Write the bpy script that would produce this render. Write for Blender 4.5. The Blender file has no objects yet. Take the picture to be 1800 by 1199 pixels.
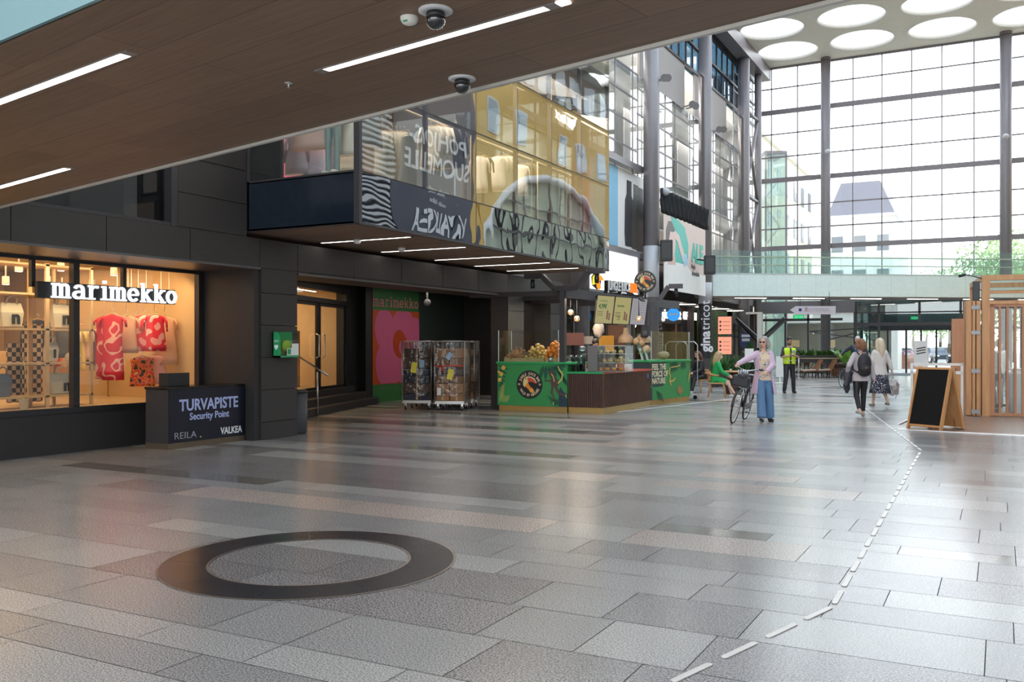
import bpy, bmesh, math, random
from mathutils import Vector, Matrix, Euler, noise as mnoise
random.seed(7)
D = bpy.data; scn = bpy.context.scene; COL = scn.collection
PI = math.pi
# ---------------------------------------------------------------- camera, sky, exposure
F = 1606.0; YAW = math.atan(860/1606); SN, CS = math.sin(YAW), math.cos(YAW); EYE = 1.6
cd = D.cameras.new('camera'); cam = D.objects.new('camera', cd); COL.objects.link(cam)
cam.location = (0, 0, EYE); cam.rotation_euler = (PI/2, 0, YAW)
cd.sensor_width = 36; cd.lens = F/1800*36; cd.shift_y = (608-599.5)/1800; cd.clip_start = .05; cd.clip_end = 600
scn.camera = cam
w = D.worlds.new('world'); scn.world = w; w.use_nodes = True
nt = w.node_tree; bg = nt.nodes['Background']; bg.inputs[1].default_value = 3.5
tc = nt.nodes.new('ShaderNodeTexCoord'); sp = nt.nodes.new('ShaderNodeSeparateXYZ'); cr = nt.nodes.new('ShaderNodeValToRGB')
nt.links.new(tc.outputs['Generated'], sp.inputs[0]); nt.links.new(sp.outputs['Z'], cr.inputs[0]); nt.links.new(cr.outputs[0], bg.inputs[0])
cr.color_ramp.elements[0].position = 0.0; cr.color_ramp.elements[0].color = (.97, .98, .99, 1)
cr.color_ramp.elements[1].position = .8; cr.color_ramp.elements[1].color = (.72, .84, 1, 1)
vs = scn.view_settings; vs.view_transform = 'Standard'; vs.look = 'None'; vs.gamma = 1; vs.use_curve_mapping = False; vs.exposure = 0.42
cy = scn.cycles; cy.max_bounces = 8; cy.diffuse_bounces = 4; cy.glossy_bounces = 4; cy.transparent_max_bounces = 24; cy.transmission_bounces = 4
cy.sample_clamp_indirect = 6; cy.caustics_reflective = False; cy.caustics_refractive = False; cy.use_denoising = True
cy.blur_glossy = 1.0
def area(name, loc, rot, sx, sy, power, color=(1, 1, 1)):
    l = D.lights.new(name, 'AREA'); l.shape = 'RECTANGLE'; l.size = sx; l.size_y = sy; l.energy = power; l.color = color
    o = D.objects.new(name, l); COL.objects.link(o); o.location = loc; o.rotation_euler = rot; return o
def at(px, py, z=0.0):                   # a point at height z seen at pixel (px, py)
    d = F*(EYE-z)/(py-608); a = (px-900)/F
    return Vector((d*(-SN+CS*a), d*(CS+SN*a), z))
def far(px, d, py=608):                  # a point d metres deep at pixel (px, py)
    a = (px-900)/F
    return Vector((d*(-SN+CS*a), d*(CS+SN*a), EYE+d*(608-py)/F))
# ---------------------------------------------------------------- materials
def nodes_of(name):
    m = D.materials.new(name); m.use_nodes = True; n = m.node_tree; b = n.nodes['Principled BSDF']; return m, n, b
def mat(name, col, rough=.5, metal=0.0, var=0.08, scale=6.0, bump=0.0, bscale=40.0, spec=.5, emit=None, es=1.0, coat=0.0):
    m, n, b = nodes_of(name)
    b.inputs['Roughness'].default_value = rough; b.inputs['Metallic'].default_value = metal
    b.inputs['Specular IOR Level'].default_value = spec; b.inputs['Coat Weight'].default_value = coat
    c = (*col, 1)
    if var > 0:
        t = n.nodes.new('ShaderNodeTexCoord'); nz = n.nodes.new('ShaderNodeTexNoise'); nz.inputs['Scale'].default_value = scale
        nz.inputs['Detail'].default_value = 3; mx = n.nodes.new('ShaderNodeMixRGB')
        mx.inputs[1].default_value = (*[max(0, x*(1-var)) for x in col], 1); mx.inputs[2].default_value = (*[min(1, x*(1+var)) for x in col], 1)
        n.links.new(t.outputs['Object'], nz.inputs['Vector']); n.links.new(nz.outputs['Fac'], mx.inputs[0]); n.links.new(mx.outputs[0], b.inputs['Base Color'])
    else: b.inputs['Base Color'].default_value = c
    if bump > 0:
        t = n.nodes.new('ShaderNodeTexCoord'); nz = n.nodes.new('ShaderNodeTexNoise'); nz.inputs['Scale'].default_value = bscale
        bp = n.nodes.new('ShaderNodeBump'); bp.inputs['Strength'].default_value = bump; bp.inputs['Distance'].default_value = .01
        n.links.new(t.outputs['Object'], nz.inputs['Vector']); n.links.new(nz.outputs['Fac'], bp.inputs['Height']); n.links.new(bp.outputs[0], b.inputs['Normal'])
    if emit: b.inputs['Emission Color'].default_value = (*emit, 1); b.inputs['Emission Strength'].default_value = es
    return m
def glass(name, tint=(.9, .95, .95), refl=.06, rough=0.0, wavy=0.0, wscale=.6, haze=0.0, hazecol=(.6, .75, .75), graze=.7):
    m = D.materials.new(name); m.use_nodes = True; n = m.node_tree; n.nodes.clear()
    o = n.nodes.new('ShaderNodeOutputMaterial'); tr = n.nodes.new('ShaderNodeBsdfTransparent'); gl = n.nodes.new('ShaderNodeBsdfGlossy')
    gl.inputs['Roughness'].default_value = rough; tr.inputs[0].default_value = (*tint, 1)
    lw = n.nodes.new('ShaderNodeLayerWeight'); lw.inputs['Blend'].default_value = .5
    pw = n.nodes.new('ShaderNodeMath'); pw.operation = 'POWER'; pw.inputs[1].default_value = 4
    mp = n.nodes.new('ShaderNodeMapRange'); mp.inputs['To Min'].default_value = refl; mp.inputs['To Max'].default_value = graze
    n.links.new(lw.outputs['Facing'], pw.inputs[0]); n.links.new(pw.outputs[0], mp.inputs['Value'])
    mx = n.nodes.new('ShaderNodeMixShader'); n.links.new(mp.outputs[0], mx.inputs[0]); n.links.new(gl.outputs[0], mx.inputs[2])
    if haze > 0:
        df = n.nodes.new('ShaderNodeBsdfDiffuse'); df.inputs[0].default_value = (*hazecol, 1); m2 = n.nodes.new('ShaderNodeMixShader')
        m2.inputs[0].default_value = haze; n.links.new(tr.outputs[0], m2.inputs[1]); n.links.new(df.outputs[0], m2.inputs[2]); n.links.new(m2.outputs[0], mx.inputs[1])
    else: n.links.new(tr.outputs[0], mx.inputs[1])
    if wavy > 0:
        t = n.nodes.new('ShaderNodeTexCoord'); nz = n.nodes.new('ShaderNodeTexNoise'); nz.inputs['Scale'].default_value = wscale; nz.inputs['Detail'].default_value = 1
        bp = n.nodes.new('ShaderNodeBump'); bp.inputs['Strength'].default_value = wavy; bp.inputs['Distance'].default_value = .05
        n.links.new(t.outputs['Object'], nz.inputs['Vector']); n.links.new(nz.outputs['Fac'], bp.inputs['Height']); n.links.new(bp.outputs[0], gl.inputs['Normal'])
    n.links.new(mx.outputs[0], o.inputs[0]); return m
def emis(name, col, s):
    m = D.materials.new(name); m.use_nodes = True; n = m.node_tree; n.nodes.clear()
    o = n.nodes.new('ShaderNodeOutputMaterial'); e = n.nodes.new('ShaderNodeEmission'); e.inputs[0].default_value = (*col, 1); e.inputs[1].default_value = s
    n.links.new(e.outputs[0], o.inputs[0]); return m
def wood(name, c1, c2, scale=(1, 14, 14), rough=.45, planks=None):
    m, n, b = nodes_of(name); b.inputs['Roughness'].default_value = rough
    t = n.nodes.new('ShaderNodeTexCoord'); mp = n.nodes.new('ShaderNodeMapping'); mp.inputs['Scale'].default_value = scale
    nz = n.nodes.new('ShaderNodeTexNoise'); nz.inputs['Scale'].default_value = 1.6; nz.inputs['Detail'].default_value = 6; nz.inputs['Distortion'].default_value = .8
    r = n.nodes.new('ShaderNodeValToRGB'); r.color_ramp.elements[0].color = (*c1, 1); r.color_ramp.elements[1].color = (*c2, 1)
    r.color_ramp.elements[0].position = .3; r.color_ramp.elements[1].position = .7
    n.links.new(t.outputs['Object'], mp.inputs[0]); n.links.new(mp.outputs[0], nz.inputs['Vector']); n.links.new(nz.outputs['Fac'], r.inputs[0])
    out = r.outputs[0]
    if planks:
        mp2 = n.nodes.new('ShaderNodeMapping'); mp2.inputs['Rotation'].default_value = (0, 0, planks[2] if len(planks) > 2 else 0)
        n.links.new(t.outputs['Object'], mp2.inputs[0])
        bk = n.nodes.new('ShaderNodeTexBrick'); bk.inputs['Scale'].default_value = 1; bk.inputs['Brick Width'].default_value = planks[0]; bk.inputs['Row Height'].default_value = planks[1]
        bk.inputs['Mortar Size'].default_value = .0035; bk.inputs['Color1'].default_value = (.82, .82, .82, 1); bk.inputs['Color2'].default_value = (1.1, 1.08, 1.05, 1); bk.inputs['Mortar'].default_value = (.45, .42, .4, 1)
        bk.inputs['Mortar Smooth'].default_value = .1; bk.offset = .37
        n.links.new(mp2.outputs[0], bk.inputs['Vector']); mx = n.nodes.new('ShaderNodeMixRGB'); mx.blend_type = 'MULTIPLY'; mx.inputs[0].default_value = 1
        n.links.new(out, mx.inputs[1]); n.links.new(bk.outputs['Color'], mx.inputs[2]); out = mx.outputs[0]
        if len(planks) > 2: n.links.new(mp2.outputs[0], mp.inputs[0])
    n.links.new(out, b.inputs['Base Color']); return m
def ramp_mat(name, stops, scale=8, rough=.7, kind='voronoi', stretch=(1, 1, 1), const=True, coord='Object'):
    m, n, b = nodes_of(name); b.inputs['Roughness'].default_value = rough
    t = n.nodes.new('ShaderNodeTexCoord'); mp = n.nodes.new('ShaderNodeMapping'); mp.inputs['Scale'].default_value = stretch; n.links.new(t.outputs[coord], mp.inputs[0])
    if kind == 'voronoi': x = n.nodes.new('ShaderNodeTexVoronoi'); x.inputs['Scale'].default_value = scale; out = x.outputs['Color']
    elif kind == 'noise': x = n.nodes.new('ShaderNodeTexNoise'); x.inputs['Scale'].default_value = scale; x.inputs['Detail'].default_value = 1; out = x.outputs['Fac']
    elif kind == 'checker':
        x = n.nodes.new('ShaderNodeTexChecker'); x.inputs['Scale'].default_value = scale; out = x.outputs['Fac']
    else: x = n.nodes.new('ShaderNodeTexWave'); x.inputs['Scale'].default_value = scale; x.inputs['Distortion'].default_value = 0; x.bands_direction = kind; out = x.outputs['Fac']
    n.links.new(mp.outputs[0], x.inputs['Vector']); r = n.nodes.new('ShaderNodeValToRGB')
    if const: r.color_ramp.interpolation = 'CONSTANT'
    e = r.color_ramp.elements
    while len(e) < len(stops): e.new(1)
    for i, (p, c) in enumerate(stops): e[i].position = p; e[i].color = (*c, 1)
    n.links.new(out, r.inputs[0]); n.links.new(r.outputs[0], b.inputs['Base Color']); return m
_flat = {}
def flat(col, rough=.5, metal=0.0):      # plain painted surface, cached by colour
    k = (tuple(round(c, 3) for c in col), rough, metal)
    if k not in _flat: _flat[k] = mat('paint_%d' % len(_flat), col, rough, metal, var=.05, scale=3)
    return _flat[k]
M = {}
M['white'] = mat('white_paint', (.78, .78, .76), .5)
M['black'] = mat('black_plastic', (.015, .015, .017), .4)
M['dark_metal'] = mat('dark_metal', (.055, .05, .055), .45, .3)
M['column'] = mat('column_paint', (.20, .18, .19), .38, .1)
M['steel'] = mat('brushed_steel', (.6, .6, .6), .3, 1.0)
M['zinc'] = mat('zinc_wire', (.55, .55, .56), .35, .9)
M['beige_frame'] = mat('pale_oak', (.55, .38, .2), .5)
M['oak'] = wood('oak', (.40, .20, .085), (.52, .29, .14), (9, 9, .8))
M['gold'] = mat('gold_kick', (.50, .33, .11), .35, .5)
M['green'] = mat('kiosk_green', (.035, .27, .075), .45, var=.06)
M['skin'] = mat('skin', (.62, .36, .26), .5, var=.05)
M['skin_pale'] = mat('skin_pale', (.68, .42, .32), .5, var=.05)
M['skin_tan'] = mat('skin_tan', (.48, .27, .18), .5, var=.05)
M['rubber'] = mat('rubber', (.012, .012, .013), .7)
M['cardboard'] = mat('cardboard', (.36, .20, .10), .8, var=.15)
M['clear'] = glass('clear_glass', (.93, .96, .95), .045, graze=.6)
# ---------------------------------------------------------------- mesh builder
class MB:
    def __init__(s): s.v = []; s.f = []; s.m = []; s.sm = []; s.mi = 0; s.T = None
    def add(s, vs, fs, smooth=False):
        b = len(s.v)
        for p in vs:
            p = Vector(p); s.v.append(s.T @ p if s.T else p)
        for f in fs: s.f.append([b+i for i in f]); s.m.append(s.mi); s.sm.append(smooth)
        return s
    def box(s, x0, x1, y0, y1, z0, z1):
        if x0 > x1: x0, x1 = x1, x0
        if y0 > y1: y0, y1 = y1, y0
        return s.add([(x0,y0,z0),(x1,y0,z0),(x1,y1,z0),(x0,y1,z0),(x0,y0,z1),(x1,y0,z1),(x1,y1,z1),(x0,y1,z1)],
                     [(0,3,2,1),(4,5,6,7),(0,1,5,4),(1,2,6,5),(2,3,7,6),(3,0,4,7)])
    def bar(s, a, b, w, h=None, up=(0, 0, 1)):       # rectangular bar from a to b
        a, b = Vector(a), Vector(b); h = h or w; d = (b-a).normalized(); u = Vector(up)
        if abs(d.dot(u)) > .98: u = Vector((0, 1, 0))
        x = d.cross(u).normalized()*w/2; y = x.cross(d).normalized()*h/2
        vs = [a-x-y, a+x-y, a+x+y, a-x+y, b-x-y, b+x-y, b+x+y, b-x+y]
        return s.add(vs, [(0,1,2,3),(7,6,5,4),(0,4,5,1),(1,5,6,2),(2,6,7,3),(3,7,4,0)])
    def tube(s, pts, r, n=8, closed=False, caps=True, squash=None):
        pts = [Vector(p) for p in pts]; k = len(pts); rs = r if isinstance(r, (list, tuple)) else [r]*k; vs = []; ref = None
        for i, p in enumerate(pts):
            if closed: d = pts[(i+1) % k]-pts[i-1]
            else: d = pts[min(i+1, k-1)]-pts[max(i-1, 0)]
            d.normalize()
            if ref is None:
                ref = Vector((0, 0, 1)) if abs(d.z) < .9 else Vector((1, 0, 0))
                ref = (ref-d*ref.dot(d)).normalized()
            else:
                q = ref-d*ref.dot(d); ref = q.normalized() if q.length > 1e-6 else ref
            o = d.cross(ref)
            for j in range(n):
                a = 2*PI*j/n; vs.append(p+(ref*math.cos(a)*(squash or 1)+o*math.sin(a))*rs[i])
        fs = []
        for i in range(k if closed else k-1):
            for j in range(n):
                a = i*n+j; b = i*n+(j+1) % n; c = ((i+1) % k)*n+(j+1) % n; e = ((i+1) % k)*n+j; fs.append((a, b, c, e))
        s.add(vs, fs, True)
        if not closed and caps: s.f.append([len(s.v)-k*n+j for j in range(n)][::-1]); s.m.append(s.mi); s.sm.append(False); s.f.append([len(s.v)-n+j for j in range(n)]); s.m.append(s.mi); s.sm.append(False)
        return s
    def lathe(s, prof, c=(0, 0, 0), n=20, axis='z', caps=True):
        c = Vector(c); vs = []; R = {'z': lambda r, a, h: (r*math.cos(a), r*math.sin(a), h), 'x': lambda r, a, h: (h, r*math.cos(a), r*math.sin(a)), 'y': lambda r, a, h: (r*math.sin(a), h, r*math.cos(a))}[axis]
        for r, h in prof:
            for j in range(n): vs.append(c+Vector(R(r, 2*PI*j/n, h)))
        fs = [(i*n+j, i*n+(j+1) % n, (i+1)*n+(j+1) % n, (i+1)*n+j) for i in range(len(prof)-1) for j in range(n)]
        s.add(vs, fs, True)
        if caps:
            b = len(s.v)-len(prof)*n
            for o, rev in ((b, True), (b+(len(prof)-1)*n, False)):
                f = [o+j for j in range(n)]; s.f.append(f[::-1] if rev else f); s.m.append(s.mi); s.sm.append(False)
        return s
    def prism(s, poly, a, b, axis='z'):               # 2-D polygon extruded a..b along an axis
        n = len(poly); P = {'z': lambda u, v, h: (u, v, h), 'x': lambda u, v, h: (h, u, v), 'y': lambda u, v, h: (u, h, v)}[axis]
        vs = [P(u, v, a) for u, v in poly]+[P(u, v, b) for u, v in poly]
        return s.add(vs, [tuple(range(n))[::-1], tuple(range(n, 2*n))]+[(i, (i+1) % n, n+(i+1) % n, n+i) for i in range(n)])
    def ball(s, c, r, n=12, m=8, sq=(1, 1, 1), wob=0, seed=0):
        c = Vector(c); vs = [c+Vector((0, 0, r*sq[2]))]; fs = []
        for i in range(1, m):
            for j in range(n):
                a = PI*i/m; b = 2*PI*j/n; d = Vector((math.sin(a)*math.cos(b), math.sin(a)*math.sin(b), math.cos(a)))
                k = r*(1+(wob*mnoise.noise(d*2.2+Vector((seed, seed*.7, 0))) if wob else 0)); vs.append(c+Vector((d.x*sq[0], d.y*sq[1], d.z*sq[2]))*k)
        vs.append(c-Vector((0, 0, r*sq[2])))
        for j in range(n): fs.append((0, 1+j, 1+(j+1) % n))
        for i in range(m-2):
            for j in range(n): a = 1+i*n; fs.append((a+j, a+n+j, a+n+(j+1) % n, a+(j+1) % n))
        a = 1+(m-2)*n
        for j in range(n): fs.append((a+j, len(vs)-1, a+(j+1) % n))
        return s.add(vs, fs, True)
    def cone(s, p0, r0, p1, r1, n=10):                # tapered limb with round ends
        s.tube([p0, p1], [r0, r1], n); s.ball(p0, r0, n, 6); s.ball(p1, r1, n, 6); return s
    def sheet(s, rows, thick=0.0, smooth=True):       # grid of points -> surface
        n = len(rows[0]); vs = [p for r in rows for p in r]
        return s.add(vs, [(i*n+j, i*n+j+1, (i+1)*n+j+1, (i+1)*n+j) for i in range(len(rows)-1) for j in range(n-1)], smooth)
    def mesh(s, name):
        me = D.meshes.new(name); me.from_pydata([tuple(v) for v in s.v], [], s.f); me.update(); return me
    def build(s, name, m, parent=None, bevel=0, solid=0, sub=0, loc=None):
        me = s.mesh(name)
        for x in (m if isinstance(m, (list, tuple)) else [m]): me.materials.append(M[x] if isinstance(x, str) else x)
        me.polygons.foreach_set('material_index', s.m); me.polygons.foreach_set('use_smooth', s.sm)
        if True:
            bm = bmesh.new(); bm.from_mesh(me); bmesh.ops.recalc_face_normals(bm, faces=bm.faces); bm.to_mesh(me); bm.free()
        o = D.objects.new(name, me); COL.objects.link(o)
        if parent: o.parent = parent
        if loc: o.location = loc
        if solid: q = o.modifiers.new('s', 'SOLIDIFY'); q.thickness = solid; q.offset = 0
        if sub: q = o.modifiers.new('u', 'SUBSURF'); q.levels = sub; q.render_levels = sub
        if bevel: q = o.modifiers.new('b', 'BEVEL'); q.width = bevel; q.segments = 2; q.limit_method = 'ANGLE'
        return o
def tag(o, label=None, cat=None, group=None, kind=None):
    if label: o['label'] = label
    if cat: o['category'] = cat
    if group: o['group'] = group
    if kind: o['kind'] = kind
    return o
def empty(name, loc=(0, 0, 0), rz=0, label=None, cat=None, group=None, kind=None):
    o = D.objects.new(name, None); COL.objects.link(o); o.location = loc; o.rotation_euler = (0, 0, rz); o.empty_display_size = .1
    return tag(o, label, cat, group, kind)
def struct(b, name, m, **k): o = b.build(name, m, **k); o['kind'] = 'structure'; return o
def copy_tree(o, parent=None):
    c = o.copy(); COL.objects.link(c); c.parent = parent
    if parent is not None: c.matrix_parent_inverse = o.matrix_parent_inverse.copy()
    for ch in list(o.children): copy_tree(ch, c)
    return c
def dup(o, loc, rz=None, label=None, group=None, scale=None):
    c = copy_tree(o); c.location = loc
    if rz is not None: c.rotation_euler = (0, 0, rz)
    if label: c['label'] = label
    if group: c['group'] = group
    if scale: c.scale = (scale,)*3
    return c
def remesh(b, name, m, parent=None, vox=.012, smooth=2, dec=0):
    me = b.mesh('t'); o = D.objects.new('t', me); COL.objects.link(o)
    q = o.modifiers.new('r', 'REMESH'); q.mode = 'VOXEL'; q.voxel_size = vox; q.use_smooth_shade = True
    if smooth: q = o.modifiers.new('s', 'SMOOTH'); q.iterations = smooth; q.factor = .5
    if dec: q = o.modifiers.new('d', 'DECIMATE'); q.ratio = dec
    dg = bpy.context.evaluated_depsgraph_get(); dg.update(); me2 = D.meshes.new_from_object(o.evaluated_get(dg)); D.objects.remove(o); D.meshes.remove(me)
    me2.name = name; me2.materials.clear(); me2.materials.append(M[m] if isinstance(m, str) else m)
    me2.polygons.foreach_set('use_smooth', [True]*len(me2.polygons))
    o = D.objects.new(name, me2); COL.objects.link(o); o.parent = parent; return o
def text_mesh(name, s, size, m, parent, mw, depth=.01, bold=0.0, sx=1.0, align='CENTER', space=1.0):
    """flat lettering: mw places text (x right, y up, z out of the surface)"""
    c = D.curves.new('t', 'FONT'); c.body = s; c.size = size; c.extrude = depth/2; c.offset = bold; c.align_x = align; c.space_character = space; c.resolution_u = 3
    c.align_y = 'CENTER'
    o = D.objects.new('t', c); COL.objects.link(o); dg = bpy.context.evaluated_depsgraph_get(); dg.update()
    me = D.meshes.new_from_object(o.evaluated_get(dg)); D.objects.remove(o); D.curves.remove(c)
    me.name = name; me.materials.clear(); me.materials.append(M[m] if isinstance(m, str) else m)
    me.transform(Matrix.Diagonal((sx, 1, 1, 1))); me.transform(mw)
    o = D.objects.new(name, me); COL.objects.link(o)
    if parent: o.parent = parent
    return o
def frame(o, x, y):                      # matrix with origin o, x = reading direction, y = up, z = x cross y
    x = Vector(x).normalized(); y = Vector(y).normalized(); z = x.cross(y)
    return Matrix(((x.x, y.x, z.x, o[0]), (x.y, y.y, z.y, o[1]), (x.z, y.z, z.z, o[2]), (0, 0, 0, 1)))
def circ_text(name, s, size, R, a0, step, m, parent, mw, bold=.002, inward=True, depth=.004):
    b = None; objs = []
    for i, ch in enumerate(s):
        if ch == ' ': continue
        a = a0+step*i
        T = mw @ Matrix.Rotation(a, 4, 'Z') @ Matrix.Translation((0, R, 0)) @ (Matrix.Identity(4) if inward else Matrix.Rotation(PI, 4, 'Z'))
        objs.append(text_mesh(name, ch, size, m, None, T, depth, bold, .8))
    bm = bmesh.new()
    for o in objs: bm.from_mesh(o.data)
    me = D.meshes.new(name); bm.to_mesh(me); bm.free(); me.materials.append(M[m] if isinstance(m, str) else m)
    for o in objs: q = o.data; D.objects.remove(o); D.meshes.remove(q)
    o = D.objects.new(name, me); COL.objects.link(o); o.parent = parent; return o
def stroke(b, pts, w, z0, z1, mw, closed=False):        # flat ribbon along 2-D points, extruded
    P = [Vector((*p, 0)) for p in pts]; n = len(P); L = []; R = []
    for i in range(n):
        d = (P[(i+1) % n]-P[i-1]) if closed else (P[min(i+1, n-1)]-P[max(i-1, 0)])
        d.normalize(); q = Vector((-d.y, d.x, 0)); ww = w[i] if isinstance(w, list) else w; L.append(P[i]+q*ww/2); R.append(P[i]-q*ww/2)
    for i in range(n if closed else n-1):
        j = (i+1) % n; q = [L[i], L[j], R[j], R[i]]
        vs = [mw @ Vector((p.x, p.y, z0)) for p in q]+[mw @ Vector((p.x, p.y, z1)) for p in q]
        b.add(vs, [(0,3,2,1),(4,5,6,7),(0,1,5,4),(1,2,6,5),(2,3,7,6),(3,0,4,7)])
def poly(b, pts, z0, z1, mw):
    n = len(pts); vs = [mw @ Vector((*p, z0)) for p in pts]+[mw @ Vector((*p, z1)) for p in pts]
    b.add(vs, [tuple(range(n))[::-1], tuple(range(n, 2*n))]+[(i, (i+1) % n, n+(i+1) % n, n+i) for i in range(n)])
def arc(cx, cy, r, a0, a1, n=10, ry=None): return [(cx+r*math.cos(math.radians(a0+(a1-a0)*i/n)), cy+(ry or r)*math.sin(math.radians(a0+(a1-a0)*i/n))) for i in range(n+1)]
def slab_word(word, h, m, parent, mw, depth=.03, name='lettering', gap=.62):
    """slab-serif typewriter lettering, x-height 1 scaled to h"""
    b = MB(); x = 0; w = .17; sw = .13
    def L(pts, ww=w): stroke(b, [((p[0]+x)*h, p[1]*h) for p in pts], ww*h, 0, depth, mw)
    def serif(cx, cy, half=.2): L([(cx-half, cy), (cx+half, cy)], sw)
    for ch in word:
        if ch == 'm':
            for q in (.12, .62, 1.12): L([(q, 0), (q, .8 if q > .2 else 1)])
            L(arc(.37, .74, .25, 180, 0, 8, .2)); L(arc(.87, .74, .25, 180, 0, 8, .2)); serif(.12, .06, .2); serif(.62, .06, .18); serif(1.12, .06, .2); L([(-.06, .94), (.12, .94)], sw); adv = 1.5
        elif ch == 'a':
            L(arc(.45, .28, .34, 80, 350, 14, .22)); L([(.8, 0.06), (.8, .65)]); L(arc(.5, .66, .3, 0, 165, 8, .26)); L([(.45, .5), (.8, .5)], sw); L([(.8, .06), (1.0, .06)], sw); adv = 1.2
        elif ch == 'r':
            L([(.25, 0), (.25, 1)]); L([(.05, .94), (.25, .94)], sw); serif(.27, .06, .27); L(arc(.62, .6, .37, 180, 60, 8, .32)); adv = 1.05
        elif ch == 'i':
            L([(.3, 0), (.3, 1)]); L([(.08, .94), (.3, .94)], sw); serif(.3, .06, .28); L([(.3, 1.18), (.3, 1.4)], .22); adv = .8
        elif ch == 'e':
            L(arc(.45, .5, .38, 0, 320, 18, .43)); L([(.1, .5), (.83, .5)], sw); adv = 1.12
        elif ch == 'k':
            L([(.2, 0), (.2, 1.42)]); L([(.02, 1.36), (.2, 1.36)], sw); serif(.2, .06, .2); L([(.25, .45), (.78, .94)], sw); L([(.42, .58), (.85, .06)]); serif(.85, .06, .2); serif(.8, .94, .19); adv = 1.2
        elif ch == 'o':
            L(arc(.45, .5, .38, 0, 360, 22, .43)); adv = 1.1
        else: adv = .6
        x += adv
    b.build(name, m, parent); return x*h
# ---------------------------------------------------------------- constants of the hall
XF = -11.05      # dark stone facade plane
XC = -12.4       # steel columns of the tall facade
YB = 55.0        # glass end wall
ZR = 18.05       # roof underside
# ---------------------------------------------------------------- floor of granite setts
def granite(name, base, speck, amt=.5, rough=.21, sc=100):
    m, n, b = nodes_of(name); t = n.nodes.new('ShaderNodeTexCoord'); b.inputs['Specular IOR Level'].default_value = .6
    a = n.nodes.new('ShaderNodeTexNoise'); a.inputs['Scale'].default_value = sc; a.inputs['Detail'].default_value = 2; a.inputs['Roughness'].default_value = .8
    r = n.nodes.new('ShaderNodeValToRGB'); r.color_ramp.elements[0].position = .42; r.color_ramp.elements[1].position = .58
    r.color_ramp.elements[0].color = (*speck, 1); r.color_ramp.elements[1].color = (*base, 1)
    g = n.nodes.new('ShaderNodeTexNoise'); g.inputs['Scale'].default_value = .7; g.inputs['Detail'].default_value = 4
    mx = n.nodes.new('ShaderNodeMixRGB'); mx.blend_type = 'MULTIPLY'; mx.inputs[0].default_value = 1
    r2 = n.nodes.new('ShaderNodeValToRGB'); r2.color_ramp.elements[0].color = (.86, .86, .86, 1); r2.color_ramp.elements[1].color = (1.1, 1.1, 1.1, 1)
    # each sett a little different
    at_ = n.nodes.new('ShaderNodeAttribute'); at_.attribute_name = 'tone'
    mx2 = n.nodes.new('ShaderNodeMixRGB'); mx2.blend_type = 'MULTIPLY'; mx2.inputs[0].default_value = 1
    for q in (a, g): n.links.new(t.outputs['Object'], q.inputs['Vector'])
    n.links.new(a.outputs['Fac'], r.inputs[0]); n.links.new(g.outputs['Fac'], r2.inputs[0]); n.links.new(r.outputs[0], mx.inputs[1]); n.links.new(r2.outputs[0], mx.inputs[2])
    n.links.new(mx.outputs[0], mx2.inputs[1]); n.links.new(at_.outputs['Color'], mx2.inputs[2]); n.links.new(mx2.outputs[0], b.inputs['Base Color'])
    rr = n.nodes.new('ShaderNodeMapRange'); rr.inputs['To Min'].default_value = rough-.04; rr.inputs['To Max'].default_value = rough+.08
    n.links.new(g.outputs['Fac'], rr.inputs['Value']); n.links.new(rr.outputs[0], b.inputs['Roughness'])
    bp = n.nodes.new('ShaderNodeBump'); bp.inputs['Strength'].default_value = .05; bp.inputs['Distance'].default_value = .001
    n.links.new(a.outputs['Fac'], bp.inputs['Height']); n.links.new(bp.outputs[0], b.inputs['Normal']); return m
GR = [granite('granite_light', (.52, .51, .495), (.19, .185, .18)), granite('granite_mid', (.42, .41, .405), (.13, .127, .127)),
      granite('granite_dark', (.37, .35, .35), (.05, .047, .05), sc=85), granite('granite_olive', (.20, .185, .165), (.15, .14, .125), rough=.14),
      granite('granite_pink', (.62, .52, .47), (.20, .165, .155), sc=75)]
GROUT = mat('grout', (.10, .095, .09), .8)
def make_floor():
    rnd = random.Random(11); V = []; Fc = []; MI = []; tone = []
    y = -2.0; row = 0; ppat = None
    while y < 60.5:
        h = rnd.choice((.32, .42, .42, .52, .62, .62)) if y < 30 else .6
        x = -21+rnd.random()
        band = rnd.choices((0, 1, 2, 3, 4), (4, 4, 4, 2, 2))[0]
        while x < 15:
            L = rnd.choice((.6, .8, 1.0, 1.2, 1.4))
            if rnd.random() < .16: band = rnd.choices((0, 1, 2, 3, 4), (4, 4, 4, 2, 2))[0]
            k = band
            xr = x+L/2+.25*(y-10)*.0
            if x > -1.4-.34*y and rnd.random() < (.82 if x > -3.2 else .66): k = rnd.choice((1, 1, 1, 0, 2) if x > -3.2 else (0, 0, 1, 4))
            g = .003; b = len(V); x1 = x+L
            V += [(x+g, y+g, 0), (x1-g, y+g, 0), (x1-g, y+h-g, 0), (x+g, y+h-g, 0)]; Fc.append((b, b+1, b+2, b+3)); MI.append(k); tone.append(rnd.uniform(.88, 1.08)); x = x1
        y += h; row += 1
    b = len(V); V += [(-21, -2, -.004), (16, -2, -.004), (16, 61, -.004), (-21, 61, -.004)]; Fc.append((b, b+1, b+2, b+3)); MI.append(5); tone.append(1)
    me = D.meshes.new('floor'); me.from_pydata(V, [], Fc)
    for g in GR+[GROUT]: me.materials.append(g)
    me.polygons.foreach_set('material_index', MI)
    ca = me.attributes.new('tone', 'FLOAT_COLOR', 'FACE'); ca.data.foreach_set('color', [c for t in tone for c in (t, t, t, 1)])
    o = D.objects.new('floor', me); COL.objects.link(o); o['kind'] = 'structure'; return o
make_floor()
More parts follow.
